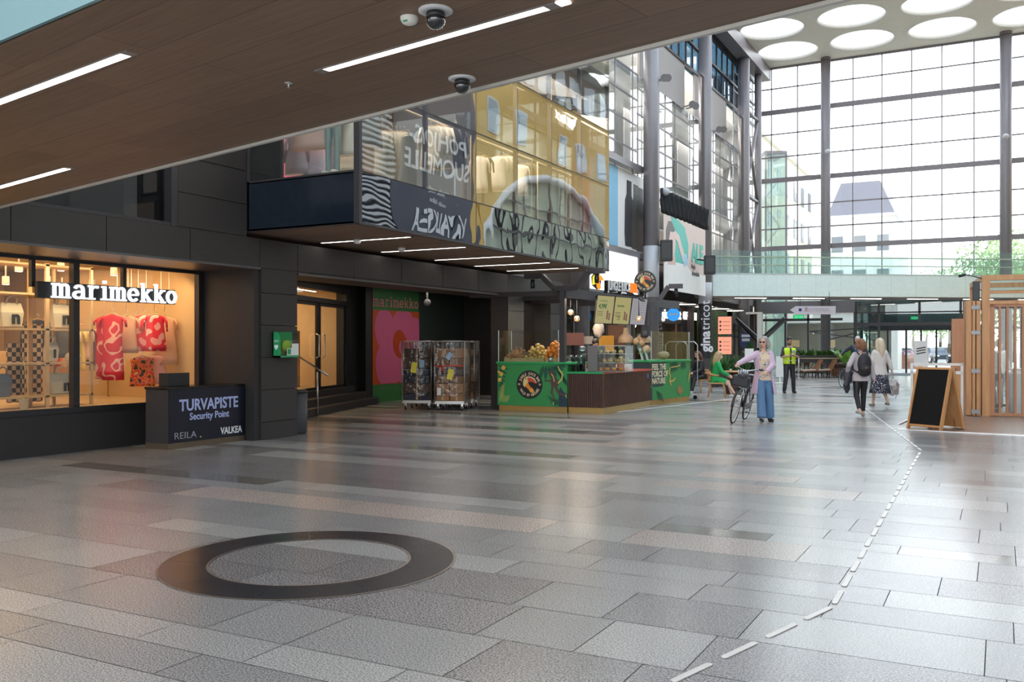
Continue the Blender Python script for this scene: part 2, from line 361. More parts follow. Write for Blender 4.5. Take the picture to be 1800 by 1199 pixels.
# pale strips along the cafe area
b = MB(); b.bar((-8.15, 20.6, .003), (-6.6, 31, .003), .05, .006); b.bar((-6.6, 31, .003), (-9.8, 33, .003), .05, .006)
tag(b.build('floor_marking', mat('pale_strip', (.7, .68, .6), .5)), kind='structure')
b = MB(); b.bar((-1.75, 18.95, .006), (4, 18.2, .006), .14, .012); tag(b.build('trim_1', M['steel']), kind='structure')
# timber deck under the right kiosk
b = MB(); b.prism([(-1.72, 19.0), (4, 18.27), (4, 30), (-.3, 30)], .001, .008)
tag(b.build('floor_deck', wood('deck_wood', (.20, .12, .085), (.30, .19, .14), (1.2, 12, 1), .3, (1.4, .14))), kind='structure')
# ring inlay
RC = (-4.54, 5.3)
b = MB()
N = 128
for k in range(9):
    a0 = 2*PI*k/9+.2+.002; a1 = 2*PI*(k+1)/9+.2-.002; n = 14; pts = []
    vs = []
    for i in range(n+1):
        a = a0+(a1-a0)*i/n
        vs += [(RC[0]+.745*math.cos(a), RC[1]+.745*math.sin(a), .0035), (RC[0]+1.06*math.cos(a), RC[1]+1.06*math.sin(a), .0035)]
    b.add(vs, [(2*i, 2*i+1, 2*i+3, 2*i+2) for i in range(n)])
ring = empty('floor_ring', (0, 0, 0), 0, 'large black stone ring inlaid in the granite floor', 'floor inlay')
b.build('stone_band', mat('slate', (.028, .028, .033), .22, var=.3, scale=5), ring)
for R, nm in ((.735, 'inner_rim'), (1.07, 'outer_rim')):
    b = MB(); b.add([(RC[0]+(R+s)*math.cos(2*PI*i/N), RC[1]+(R+s)*math.sin(2*PI*i/N), .0045) for i in range(N) for s in (-.008, .008)], [(2*i, 2*i+1, (2*i+3) % (2*N), (2*i+2) % (2*N)) for i in range(N)]); b.build('metal_rim', mat('brass_rim', (.30, .24, .2), .35, .7), ring)
# tactile guide strips: rounded bars laid in a broken line
def guide_strip(p, q, proto=None):
    d = (q-p); L = d.length; ang = math.atan2(d.y, d.x); c = (p+q)/2
    b = MB()
    w = .019
    prof = [(-L/2+w, -w), (L/2-w, -w)]+[(L/2-w+w*math.cos(t), w*math.sin(t)) for t in (-PI/3, -PI/6, 0, PI/6, PI/3)]+[(L/2-w, w), (-L/2+w, w)]+[(-L/2+w+w*math.cos(t), w*math.sin(t)) for t in (2*PI/3, 5*PI/6, PI, 7*PI/6, 4*PI/3)]
    b.prism(prof, 0, .006); o = b.build('guide_strip', M['guide'], bevel=.002); o.location = (c.x, c.y, .0005); o.rotation_euler = (0, 0, ang); return o
M['guide'] = mat('guide_bar', (.60, .56, .53), .35, .3)
GL = 'pale tactile guide bar in the broken line across the floor'
gp = [at(1180, 1199), at(1462, 1068)]
def line_of(p, q, L, gap, flip, first=[None]):
    d = q-p; n = int(d.length/(L+gap)); u = d.normalized(); k = 0
    for i in range(n+1):
        a = p+u*i*(L+gap)
        if (a-p).length+L > d.length+gap: break
        if first[0] is None or flip: 
            if first[0] is None: first[0] = guide_strip(a, a+u*L); o = first[0]
            else: o = copy_tree(first[0]); c = a+u*L/2; o.location = (c.x, c.y, .0005); o.rotation_euler = (0, 0, math.atan2(u.y, u.x))
        tag(o, GL, 'guide bar', 'tactile guide bars in the floor')
p0, p1, p2, p3 = at(1182, 1199), at(1459, 1069), at(1619, 792), at(1541, 733)
line_of(p0, p1, .34, .117, True); line_of(at(1466, 1062), p2, .34, .117, True); line_of(p2, p3, .34, .117, True); line_of(p3, at(1500, 702), .34, .117, True)
# ---------------------------------------------------------------- dark stone facade on the left
def stone(name, col, rough=.55, sc=1):
    m, n, b = nodes_of(name); b.inputs['Roughness'].default_value = rough
    t = n.nodes.new('ShaderNodeTexCoord'); mp = n.nodes.new('ShaderNodeMapping'); mp.inputs['Scale'].default_value = (8*sc, 3*sc, 45*sc); nz = n.nodes.new('ShaderNodeTexNoise'); nz.inputs['Scale'].default_value = 1.4; nz.inputs['Detail'].default_value = 5
    n.links.new(t.outputs['Object'], mp.inputs[0]); n.links.new(mp.outputs[0], nz.inputs['Vector'])
    mx = n.nodes.new('ShaderNodeMixRGB'); mx.inputs[1].default_value = (*[c*.8 for c in col], 1); mx.inputs[2].default_value = (*[c*1.25 for c in col], 1)
    n.links.new(nz.outputs['Fac'], mx.inputs[0]); n.links.new(mx.outputs[0], b.inputs['Base Color']); return m
M['stone'] = stone('dark_stone', (.034, .030, .029))
M['stone_black'] = stone('black_stone', (.02, .019, .02))
def panels(b, X, ys, zs, t=.03, g=.006, nx=-1):   # facing +X, split by seams
    for y0, y1 in zip(ys, ys[1:]):
        for z0, z1 in zip(zs, zs[1:]): b.box(X-t, X, y0+g, y1-g, z0+g, z1-g)
b = MB()
yl = [-6, -3.5, -1, 1.5, 3.9, 5.6, 7.2, 8.6, 10.1, 11.6, 12.55, 14.15, 15.75, 17.35, 18.95, 20.42, 22.0, 23.6]
panels(b, XF, yl, [2.92, 3.42])
b.box(XF-1.3, XF-.03, -6, 23.6, 2.95, 3.42); b.box(XF-1.3, XF-.02, -6, 23.6, 2.90, 2.95)
# pillar between shop and doorway, and the two by the juice kiosk
pz = [0, .30, .85, 1.4, 1.95, 2.5, 2.92]
for y0, y1, dx in ((11.64, 12.54, 1.2), (20.42, 21.3, .5), (22.9, 23.6, .5)):
    panels(b, XF, [y0, y1], pz)
    for z0, z1 in zip(pz, pz[1:]): b.box(XF-dx, XF-.035, y0+.0, y1-.0, z0+.006, z1-.006)
    b.box(XF-dx+.02, XF-.04, y0+.02, y1-.02, 0, 2.92)
struct(b, 'wall_left', 'stone')
b = MB(); b.box(XF-1.3, XF+.012, 7.0, 11.62, 2.893, 2.925); b.box(XF-.02, XF+.012, 12.56, 20.42, 2.86, 2.90)
struct(b, 'trim_2', mat('grey_edge', (.12, .115, .115), .4, .4))
# upper facade left: cladding, strip window between y 4 and 9.83
b = MB()
b.box(XF-.4, XF-.03, 9.86, 11.32, 3.42, 12); panels(b, XF, [9.86, 11.3], [3.42, 3.95, 4.5, 5.05, 5.6, 6.2, 6.8, 7.4, 8, 10, 12])
b.box(XF-.4, XF-.01, -6, 9.86, 4.9, 12)
struct(b, 'wall_left_upper', 'stone')
b = MB(); b.box(XF-.20, XF-.16, -6, 9.84, 3.44, 4.9); struct(b, 'window_1', glass('strip_window_glass', (.25, .27, .3), .06))
b = MB(); b.box(XF-.2, XF-.0, 9.74, 9.86, 3.42, 4.9)
for y in (-2, 1, 4, 7.0): b.box(XF-.2, XF-.08, y, y+.07, 3.42, 4.9)
b.box(XF-.2, XF-.02, -6, 9.8, 3.42, 3.47); struct(b, 'trim_3', 'dark_metal')
b = MB(); b.box(XF-3.2, XF-3.0, -6, 11.3, 3.42, 12); struct(b, 'wall_behind_strip_window', 'stone_black')
# ---------------------------------------------------------------- recess behind the pillar: slanted shop-door wall, poster wall, dark walls
def diag(t, z=0, off=0.0):               # along the slanted wall
    return Vector((-13.1-.3196*t+.9475*off, 12.0+.9475*t+.3196*off, z))
DT0, DT1 = 0.4, 8.3
b = MB()
dd = Vector((-.3196, .9475, 0)); dn = Vector((.9475, .3196, 0))
def dbox(b, t0, t1, o0, o1, z0, z1):
    P = [diag(t0, 0, o0), diag(t1, 0, o0), diag(t1, 0, o1), diag(t0, 0, o1)]
    b.add([(p.x, p.y, z) for z in (z0, z1) for p in P], [(0,1,2,3),(4,7,6,5),(0,4,5,1),(1,5,6,2),(2,6,7,3),(3,7,4,0)])
dbox(b, 8.3, 9.6, -.3, 0, 0, 3.4)
dbox(b, DT0, 8.3, -.3, 0, 0, .5); dbox(b, DT0, 8.3, -.2, 0, 3.1, 3.4)
b.box(-15.9, -15.6, 20.5, 20.75, 0, 3.4)
struct(b, 'wall_recess', 'stone_black')
b = MB(); b.box(-15.9, -15.6, 23.1, 25.6, 0, 3.4); struct(b, 'wall_recess_green', mat('dark_green_wall', (.02, .032, .028), .5))
b = MB(); b.box(-15.9, -15.6, 20.75, 23.1, 0, 3.4); b.box(-15.9, -15.6, 25.6, 29, 0, 3.4); b.box(-13.3, -11.6, 23.6, 23.95, 0, 3.3); struct(b, 'wall_recess_dark', 'stone_black')
b = MB(); b.box(-18, -11.95, 11.7, 29, 3.3, 3.42); struct(b, 'ceiling_recess', mat('dark_ceiling', (.03, .028, .028), .7))
# steps up to the shop door
b = MB(); dbox(b, 3.6, 8.6, .01, .12, 0, .5); dbox(b, 3.6, 8.7, .12, .42, 0, .34); dbox(b, 3.6, 8.9, .42, .72, 0, .17)
struct(b, 'floor_steps', mat('step_stone', (.045, .042, .042), .4), bevel=.008)
# ---------------------------------------------------------------- marimekko shop window
WXp = -12.3
b = MB()
b.box(WXp-.05, WXp+.05, -1, 11.64, .60, .68); b.box(WXp-.05, WXp+.05, -1, 11.64, 2.84, 2.95)
for y, wd in ((11.38, .10), (8.96, .10), (5.2, .1), (2.6, .1)): b.box(WXp-.05, WXp+.06, y, y+wd, .68, 2.86)
for y in (8.3, 9.85): b.box(WXp-.03, WXp+.04, y, y+.06, 2.45, 2.86)
b.box(WXp-.03, WXp+.03, 7.22, 7.3, .68, 2.86)
struct(b, 'trim_4', 'black')
b = MB(); b.box(WXp-.05, WXp+.02, -1, 11.64, 0, .60); struct(b, 'baseboard_left', 'stone_black')
b = MB(); b.box(WXp-.012, WXp+.0, -1, 11.5, .68, 2.86); struct(b, 'window_2', glass('shop_glass', (.95, .95, .93), .05, graze=.5))
b = MB(); b.box(WXp+.05, XF-.03, 11.5, 11.64, 0, 2.92); struct(b, 'wall_left_return', 'stone_black')
# ---------------------------------------------------------------- glass box over the kiosk
BX, BY0, BY1, BZ = -8.73, 11.32, 21.5, 3.5
b = MB(); b.box(XC-1, BX-.02, BY0+.02, BY1, BZ, BZ+.10); struct(b, 'ceiling_box', wood('soffit_veneer', (.24, .15, .105), (.31, .20, .145), (1.5, 25, 1), .5, (2.2, .3, 0)))
b = MB(); b.box(XC-1, BX-.1, BY0+.1, BY1-.05, BZ+.10, 4.22); b.box(XC-3, BX-.1, BY0+.1, BY1-.05, 8.0, 8.4); b.box(XC-3,BX-.1,BY0+.1,BY1,12,12.4)
struct(b, 'floor_upper', mat('upper_floor', (.35, .3, .24), .5))
b = MB(); b.box(XF, BX, BY0-.01, BY0+.04, BZ, 4.30); struct(b, 'wall_box_side', mat('navy_spandrel', (.012, .018, .028), .12, var=.3))
bzs = [3.5, 4.30, 5.62, 7.0, 8.35, 9.7, 11.0, 12.2]; bys = [11.32, 13.22, 14.87, 16.55, 18.16, 19.77, 21.5]
M['spandrel'] = None
def mirrorish(name, col, refl, wavy, ws):
    m = D.materials.new(name); m.use_nodes = True; n = m.node_tree; n.nodes.clear(); o = n.nodes.new('ShaderNodeOutputMaterial')
    a = n.nodes.new('ShaderNodeBsdfDiffuse'); a.inputs[0].default_value = (*col, 1); g = n.nodes.new('ShaderNodeBsdfGlossy'); g.inputs['Roughness'].default_value = .0
    mx = n.nodes.new('ShaderNodeMixShader'); mx.inputs[0].default_value = refl; t = n.nodes.new('ShaderNodeTexCoord'); nz = n.nodes.new('ShaderNodeTexNoise'); nz.inputs['Scale'].default_value = ws; nz.inputs['Detail'].default_value = .5
    bp = n.nodes.new('ShaderNodeBump'); bp.inputs['Strength'].default_value = wavy; bp.inputs['Distance'].default_value = .05
    n.links.new(t.outputs['Object'], nz.inputs['Vector']); n.links.new(nz.outputs['Fac'], bp.inputs['Height']); n.links.new(bp.outputs[0], g.inputs['Normal'])
    n.links.new(a.outputs[0], mx.inputs[1]); n.links.new(g.outputs[0], mx.inputs[2]); n.links.new(mx.outputs[0], o.inputs[0]); return m
M['spandrel'] = mirrorish('spandrel_glass', (.02, .022, .03), .62, .12, 1.6)
b = MB()
for y0, y1 in zip(bys, bys[1:]): b.box(BX-.03, BX, y0+.012, y1-.012, 3.5, 4.29)
struct(b, 'window_3', 'spandrel')
b = MB()
for y0, y1 in zip(bys, bys[1:]):
    for z0, z1 in zip(bzs[1:], bzs[2:]): b.box(BX-.012, BX, y0+.012, y1-.012, z0+.01, z1-.01)
struct(b, 'window_4', glass('box_glass', (.92, .93, .90), .30, wavy=.06, wscale=1.1, graze=.9))
b = MB()
for y in bys: b.box(BX-.10, BX-.008, y-.018, y+.018, 3.5, 12.2)
for z in bzs[1:]: b.box(BX-.10, BX-.006, BY0, BY1, z-.018, z+.018)
b.box(BX-.06, BX+.01, BY0-.02, BY0+.05, 3.5, 12.2); b.box(XF, BX, BY0-.01, BY0+.05, 4.28, 4.33); b.box(XF, BX, BY0-.01, BY0+.05, 3.49, 3.53)
b.box(XF-.02, XF+.04, BY0-.01, BY0+.05, 3.5, 12); b.box(-10.35, -10.3, BY0, BY0+.04, 4.3, 12)
b.box(BX-.06, BX+.005, BY0, BY1, 3.48, 3.52); struct(b, 'trim_5', 'dark_metal')
b = MB(); b.box(XF, BX-.03, BY0, BY0+.012, 4.33, 12); struct(b, 'window_5', glass('box_side_glass', (.85, .87, .86), .08))
b = MB(); b.box(XF+.0, -10.35, BY0+.06, BY0+.1, 4.33, 12); struct(b, 'wall_box_inner', 'stone_black')
b = MB(); b.box(XC-.4, BX-.03, BY1-.03, BY1, BZ, 12.2); struct(b, 'window_6', glass('box_end_glass', (.8, .82, .8), .15))
b = MB(); b.box(XC-3.1, XC-3, BY0, BY1+.2, 4.2, 12.2); b.box(XC-3, XF-.3, BY0+.06, BY0+.2, 4.2, 12.2); struct(b, 'wall_box_back', mat('shop_wall', (.45, .38, .30), .8))
b = MB(); b.box(XC-3, BX-.03, BY0, BY1, 12.2, 12.4); struct(b, 'roof_box', 'dark_metal')
# light tracks set in the box soffit
STRIP = emis('light_strip', (1, .93, .85), 9)
for i, y in enumerate((13.15, 15.0, 16.97, 18.7, 20.3)):
    r = empty('ceiling_light', (-10.03, y, BZ), 0, 'slim white light line under the glass box, %s from the pillar' % ('first', 'second', 'third', 'fourth', 'fifth')[i], 'light', 'light lines under the glass box')
    b = MB(); b.box(-.98, .98, -.03, .03, -.012, .0); b.build('diffuser', STRIP, r)
    b = MB()
    for s in (-1, 1): b.box(-1.02, 1.02, s*.03, s*.045, -.014, 0); b.box(s*.98, s*1.02, -.045, .045, -.014, 0)
    b.build('frame', M['steel'], r)
# ---------------------------------------------------------------- footbridge overhead (near)
ZB = 3.25
FE = lambda x: 6.65-.217*(x+10.41)       # far edge
NE = lambda x: 3.10-.150*(x+4.85)        # near edge
b = MB(); x0, x1 = -11.0, 6.0
b.prism([(x0, NE(x0)), (x1, NE(x1)), (x1, FE(x1)), (x0, FE(x0))], ZB, ZB+.35)
struct(b, 'ceiling_bridge', wood('bridge_veneer', (.175, .104, .064), (.235, .147, .095), (1.2, 22, 1), .5, (2.4, .33, math.radians(11.5))))
b = MB(); b.bar((x0, FE(x0)+.02, ZB+.17), (x1, FE(x1)+.02, ZB+.17), .03, .38); struct(b, 'trim_6', mat('bridge_edge', (.55, .53, .48), .4))
bridge_glass = glass('bridge_parapet', (.75, .9, .92), .10, haze=.75, hazecol=(.27, .42, .44))
b = MB(); b.bar((x0, NE(x0)-.03, ZB+.72), (x1, NE(x1)-.03, ZB+.72), .02, 1.44); struct(b, 'window_7', bridge_glass)
b = MB(); b.bar((x0, FE(x0)+.045, ZB+.95), (x1, FE(x1)+.045, ZB+.95), .02, 1.2); struct(b, 'window_8', bridge_glass)
for i, (px, py) in enumerate(((80, 20),)):
    r = empty('glass_fixing', (-4.16, NE(-4.16)-.04, 3.42), 0, 'round steel bolt cap on the pale glass overhead', 'bolt')
    b = MB(); b.lathe([(.0, -.03), (.022, -.03), (.026, -.025), (.026, 0)], n=20, axis='y'); b.build('cap', 'steel', r)
BST = emis('bridge_strip', (1, .95, .9), 10)
def strip(p, q, w, label, group, pad=.07):
    p, q = Vector(p), Vector(q); c = (p+q)/2; r = empty('ceiling_light', c, math.atan2(q.y-p.y, q.x-p.x), label, 'light', group); L = (q-p).length/2
    b = MB(); b.box(-L, L, -w/2, w/2, -.006, 0); b.build('diffuser', BST, r)
    b = MB(); b.box(-L-pad, -L, -w/2-.004, w/2+.004, -.008, 0); b.box(L, L+pad, -w/2-.004, w/2+.004, -.008, 0); b.box(-L, L, -w/2-.008, -w/2, -.008, 0); b.box(-L, L, w/2, w/2+.008, -.008, 0); b.build('end_plate', mat('strip_frame', (.3, .27, .25), .4, .5), r); return r
strip((-7.1, 4.0, ZB), (-4.36, 3.52, ZB), .065, 'white light line in the timber underside overhead, nearest the pale glass', 'light lines in the timber underside')
strip((-3.55, 4.28, ZB), (-1.95, 4.0, ZB), .055, 'longest white light line overhead, between the two black dome cameras', 'light lines in the timber underside')
strip((-10.6, 6.15, ZB), (-7.63, 5.52, ZB), .07, 'lowest white light line, above the dark strip window', 'light lines in the timber underside')
b = MB(); b.box(-.035, .035, -.025, .025, -.006, 0); o = b.build('emergency_light', BST); o.location = (-1.86, 3.985, ZB-.001); o.rotation_euler = (0, 0, -.175); tag(o, 'small square lit lamp at the end of the longest light line', 'lamp')
# ---------------------------------------------------------------- roof with round skylights
def ceiling_mesh():
    bm = bmesh.new(); X0, X1, Y0, Y1 = -13.3, 12.0, 42.2, YB+.3
    def ring(pts): 
        vs = [bm.verts.new((x, y, ZR)) for x, y in pts]; return vs, [bm.edges.new((vs[i], vs[(i+1) % len(vs)])) for i in range(len(vs))]
    es = ring([(X0, Y0), (X1, Y0), (X1, Y1), (X0, Y1)])[1]; cs = []
    for i in range(6):
        for j in range(13):
            x = -10.5+3.9*i; y = 52.2-4.0*j
            if y < 43.5: continue
            cs.append((x, y)); es += ring([(x+1.62*math.cos(2*PI*k/40), y+1.62*math.sin(2*PI*k/40)) for k in range(40)])[1]
    bmesh.ops.triangle_fill(bm, use_beauty=True, edges=es)
    bad = [f for f in bm.faces if any((f.calc_center_median().x-x)**2+(f.calc_center_median().y-y)**2 < 1.55**2 for x, y in cs)]
    bmesh.ops.delete(bm, geom=bad, context='FACES_ONLY')
    me = D.meshes.new('ceiling'); bm.to_mesh(me); bm.free(); me.materials.append(mat('ceiling_plaster', (.74, .71, .63), .7))
    o = D.objects.new('ceiling', me); COL.objects.link(o); o['kind'] = 'structure'; return cs
SKY = ceiling_mesh()
b = MB(); b.box(-13.3, 12, -12, 19, ZR, ZR+.1); struct(b, 'ceiling_front', 'white')
b = MB()
for y in (19.2, 24, 28.5, 35, 42): b.box(-13.3, 12, y-.15, y+.15, ZR-.5, ZR)
for x in (-9, -4.5, 0, 4.5, 9): b.box(x-.06, x+.06, 19, 42.2, ZR-.2, ZR)
struct(b, 'beam_roof', 'column')
b = MB(); b.box(-13.3, 12, 19, 42.2, ZR+.02, ZR+.04); struct(b, 'window_roof', 'clear')  # unseen roof glazing, added and sized to brighten the middle of the floor
b = MB()
for x, y in SKY: b.lathe([(1.68, -.03), (1.60, -.03), (1.60, .55), (1.68, .55)], (x, y, ZR), 40, caps=False)
struct(b, 'trim_7', mat('skylight_ring', (.8, .78, .72), .6))
# deep steel edge beam along the facade and the wall behind it
b = MB(); b.box(XC-.35, XC+.35, 22, YB, ZR-.75, ZR-.01); struct(b, 'beam', 'column')
# ---------------------------------------------------------------- steel columns
def column(x, y, r, z1=ZR, z0=0, name='column'):
    b = MB(); b.lathe([(r, z0), (r, z1)], (x, y, 0), 28); b.lathe([(r*1.03, z0), (r*1.03, z0+.04)], (x, y, 0), 28); b.lathe([(r*1.04, z1-.12), (r*1.04, z1-.02)], (x, y, 0), 28); return struct(b, name, 'column')
CY = (28.0, 35.0, 42.6, 50.0)
for y in CY: column(XC, y, .31)
column(XC, 53.3, .2)
column(-8.84, YB-.55, .27); column(.21, YB-.55, .29); column(9.2, YB-.55, .29)
# lit stretch of the columns, its light painted as a paler band
b = MB(); b.lathe([(.318, 3.55), (.318, 5.6)], (XC, 35.0, 0), 28); b.lathe([(.318, 3.6), (.318, 4.6)], (XC, 42.6, 0), 28); tag(b.build('column_lit_band', mat('lit_band_tone', (.5, .5, .53), .4)), kind='structure')
# cross bracing between the last two columns
b = MB()
for z0, z1 in ((5.3, 9.9), (9.9, 14.6)): b.tube([(XC, 50.2, z0), (XC, 53.2, z1)], .09, 10); b.tube([(XC, 53.2, z0), (XC, 50.2, z1)], .09, 10)
for z in (5.3, 9.9, 14.6): b.tube([(XC, 50, z), (XC, 53.3, z)], .10, 10)
struct(b, 'beam', 'column')
# ---------------------------------------------------------------- tall facade with horizontal glazing bars
XG = -13.0
cur_glass = glass('facade_glass', (.88, .90, .90), .16, wavy=.03, wscale=.5, graze=.40)
dark_glass = glass('dark_window_glass', (.20, .30, .36), .18, graze=.6)
bays = [(21.5, 28.0), (28.0, 35.0), (35.0, 42.6), (42.6, 50.0), (50.0, 55.0)]
gi = 8
for k, (y0, y1) in enumerate(bays):
    zt = 12.6 if k in (2, 3) else 17.2
    b = MB(); b.box(XG-.015, XG, y0+.03, y1-.03, 5.3, zt); struct(b, 'window_%d' % (gi+1+k), cur_glass)
    b = MB(); z = 5.3 if k != 2 else 7.9
    while z < zt+.1: b.box(XG-.02, XG+.02, y0, y1, z-.03, z+.03); z += 1.04
    ym = (y0+y1)/2
    for y in (y0+.1, ym-1.1, ym+1.1, y1-.5): b.box(XG-.02, XG+.015, y-.025, y+.025, 5.3, zt)
    b.box(XG-.05, XG+.22, y0, y1, 5.1, 5.35); b.box(XG-.05, XG+.28, y0, y1, 8.55, 8.8) if k < 2 else None
    struct(b, 'trim_%d' % (8+k), 'column')
    # blinds and floor slabs behind the panes
    b = MB(); b.box(XG-1.6, XG-1.55, ym-1.2, ym+1.2, 5.4, zt-.05); struct(b, 'wall_facade_inner', mat('grey_blind', (.80, .76, .75), .8))
b = MB(); b.box(XG-.1, XG-.0, 35.3, 41.3, 12.6, 14.7); b.box(XG-.1, XG-.0, 42.9, 48.6, 12.6, 14.7); struct(b, 'wall_left_grey', mat('grey_panel', (.32, .29, .28), .6))
b = MB(); b.box(XG-.12, XG-.1, 21.5, YB, 14.6, 17.4); struct(b, 'window_14', dark_glass)
b = MB()
for z in (14.75, 16.0, 17.3): b.box(XG-.1, XG+.05, 35, YB, z-.06, z+.06)
y = 35.4
while y < YB: b.box(XG-.1, XG-.03, y-.05, y+.05, 14.7, 17.3); y += 1.05
struct(b, 'trim_13', 'dark_metal')
b = MB(); b.box(XG-5, XG-4.9, 21.5, YB, 3.6, ZR); b.box(XG-5, XG-.1, YB, YB+.1, 3.6, ZR); b.box(XG-5, XG-.1, 21.5, 21.6, 12.3, ZR); struct(b, 'wall_left_far', mat('far_inner_wall', (.62, .62, .62), .8))
b = MB()
for z in (5.1, 8.6, 12.4, 14.6): b.box(XG-5, XG-.1, 21.6, YB, z, z+.3)
struct(b, 'floor_far_levels', 'white')
for z in (8.5, 12.3, 14.5): area('facade_fill', (XG-1.1, 40, z), (0, -.5, 0), 1.6, 28, 900, (1, .96, .9))  # unseen fill lights added to brighten the facade bays
b = MB(); b.box(XG-.1, XG+.02, 21.5, YB, 17.3, ZR+.1); struct(b, 'wall_left_edge', 'column')

# drain pipes beside the columns
for y, z1 in ((41.9, 14.2), (49.3, 13.9)):
    b = MB(); b.tube([(XC+.1, y-.6, z1), (XC+.1, y-.1, z1), (XC+.1, y, z1-.1), (XC+.1, y, 5.3)], .09, 10); tag(b.build('drain_pipe', 'column'), 'grey pipe running down %s, elbow at the top' % ('beside the column left of the braced pair' if y < 45 else 'beside the braced columns'), 'pipe')
# white light wall, shop ceiling, sale banner, drape
b = MB(); b.box(XG+.2, XG+.28, 28.4, 34.3, 3.62, 5.09); o = b.build('light_panel', emis('lit_white', (1, 1, 1), 1.25)); tag(o, 'blank white lit panel above the juice kiosk', 'light panel')
b = MB(); b.box(XG+.18, XG+.33, 34.3, 34.4, 3.6, 5.2); b.box(XG+.18, XG+.34, 22, 34.4, 5.1, 5.25); struct(b, 'trim_14', 'column')
b = MB(); b.box(-19, XC-.5, 21.6, YB, 3.5, 3.6); struct(b, 'ceiling_shops', mat('shop_ceiling', (.42, .38, .34), .7))
b = MB(); b.box(XC-.5, XC-.35, 21.6, 35, 3.38, 3.62); b.box(XC-.5, XC-.2, 42.6, YB, 3.9, 5.3); struct(b, 'trim_15', mat('fascia_grey', (.16, .15, .15), .5))
# window pictures in the second bay: blue, white and dark glass bottles
r = empty('window_picture', (XG+.03, 31.4, 5.42), 0, 'large window picture of dark bottles beside pale blue and white, behind the second column', 'poster')
def wp(nm, m, *q):
    b = MB()
    for y0, y1, z0, z1, x in q: b.box(x, x+.005, y0, y1, z0, z1)
    return b.build(nm, m, r)
wp('white_field', flat((.80, .78, .76)), (-2.6, 4.3, 0, 3.05, 0)); wp('blue_field', flat((.22, .50, .70)), (-2.6, 1.4, 0, 3.05, .006))
for k, y in enumerate((2.6, 3.35, 3.9)):
    b = MB(); pr = [(.0, 0), (.42, 0), (.5, .5), (.44, 1.8), (.26, 2.05), (.26, 2.6), (-.26, 2.6), (-.26, 2.05), (-.44, 1.8), (-.5, .5), (-.42, 0)]; poly(b, [(y+u, v-.05*k+.1) for u, v in pr[1:]], 0, .004, frame((.012+.002*k, 0, 0), (0, 1, 0), (0, 0, 1))); b.build('bottle_print', flat((.035+.02*(k % 2), .035+.02*(k % 2), .045)), r)
r = empty('window_lettering', (XG+.05, 43.6, 7.9), 0, 'stacked white lettering on the facade glass right of the sign column', 'sign')
for k, t in enumerate(('US', 'TSON')): text_mesh('lettering', t, .75, flat((.9, .9, .9)), r, frame((.02, .6, .6-k*.95), (0, 1, 0), (0, 0, 1)), .06, .02, .8)
p = far(1366, 60, 608); r = empty('glass_stair_tower', (p.x, p.y, 0), YAW, 'pale green glass stair tower outside, left end of the glass wall', 'stair tower')
b = MB(); b.box(-.75, .6, 0, 2.5, 0, 14.2); b.build('glass_shell', glass('tower_glass', (.75, .88, .84), .2, haze=.35, hazecol=(.55, .70, .66)), r)
b = MB(); [b.bar((-.65 if k % 2 else .5, 1.2, 1.6*k), (.5 if k % 2 else -.65, 1.2, 1.6*k+1.6), .12) for k in range(8)]; b.build('zigzag_stair', flat((.7, .7, .7)), r)
b = MB(); [b.box(x-.05, x+.05, -.05, .05, 0, 14.2) for x in (-.75, .6)]; b.box(-.8, .65, -.05, 2.5, 14.2, 14.4); b.build('steel_frame', 'column', r)
# banner
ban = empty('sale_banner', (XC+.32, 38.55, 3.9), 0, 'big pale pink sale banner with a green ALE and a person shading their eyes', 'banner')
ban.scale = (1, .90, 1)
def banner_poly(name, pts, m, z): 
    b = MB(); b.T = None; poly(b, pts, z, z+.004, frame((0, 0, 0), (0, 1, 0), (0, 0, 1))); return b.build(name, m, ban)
PW, PH = 3.3, 3.05   # half width, height
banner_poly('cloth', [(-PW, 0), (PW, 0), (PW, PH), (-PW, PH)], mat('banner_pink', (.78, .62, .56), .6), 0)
UV = lambda q: [(-3.3+6.6*u, 3.05*(1-v)) for u, v in q]
banner_poly('green_patch', UV([(.15, 0), (.30, .0), (.47, .08), (.56, .3), (.55, .5), (.45, .62), (.25, .62), (.2, .4), (.2, .15)]), flat((.08, .52, .42)), .006)
banner_poly('shirt_and_sunlit_area', UV([(.0, 1), (.0, .66), (.1, .60), (.25, .60), (.5, .60), (.62, .68), (1, .70), (1, 1)]), flat((.92, .88, .85)), .008)  # white shirt, extended to paint in the sunlit lower part of the banner
banner_poly('neck', UV([(.10, .50), (.24, .50), (.26, .64), (.08, .66)]), flat((.76, .52, .46)), .009)
banner_poly('face', UV(arc(.17, .34, .085, 0, 360, 18, .21)[:-1]), flat((.82, .60, .54)), .010)
banner_poly('dark_hair', UV([(.05, .56), (.05, .2), (.10, .07), (.17, .06), (.24, .16), (.22, .2), (.14, .2), (.10, .35), (.11, .5)]), flat((.12, .09, .09)), .012)
banner_poly('raised_arm', UV([(.2, .20), (.25, .17), (.34, .22), (.40, .35), (.48, .5), (.43, .58), (.35, .42), (.29, .30), (.22, .27)]), flat((.84, .62, .56)), .014)
banner_poly('blue_sleeve', UV([(.42, .48), (.50, .44), (.54, .58), (.45, .64)]), flat((.42, .66, .85)), .016)
BF = lambda y, z, dx=.02: frame((dx, y, z), (0, 1, 0), (0, 0, 1))
text_mesh('lettering', 'ALE', 1.15, flat((.05, .50, .38)), ban, BF(1.85, 1.80), .01, .045, 1.0)
text_mesh('lettering', 'Hurja', .30, flat((.1, .09, .09)), ban, BF(1.15, 1.22), .01, .004)
text_mesh('lettering', 'alennuksia', .30, flat((.1, .09, .09)), ban, BF(1.55, .92), .01, .004)
b = MB(); rows = []
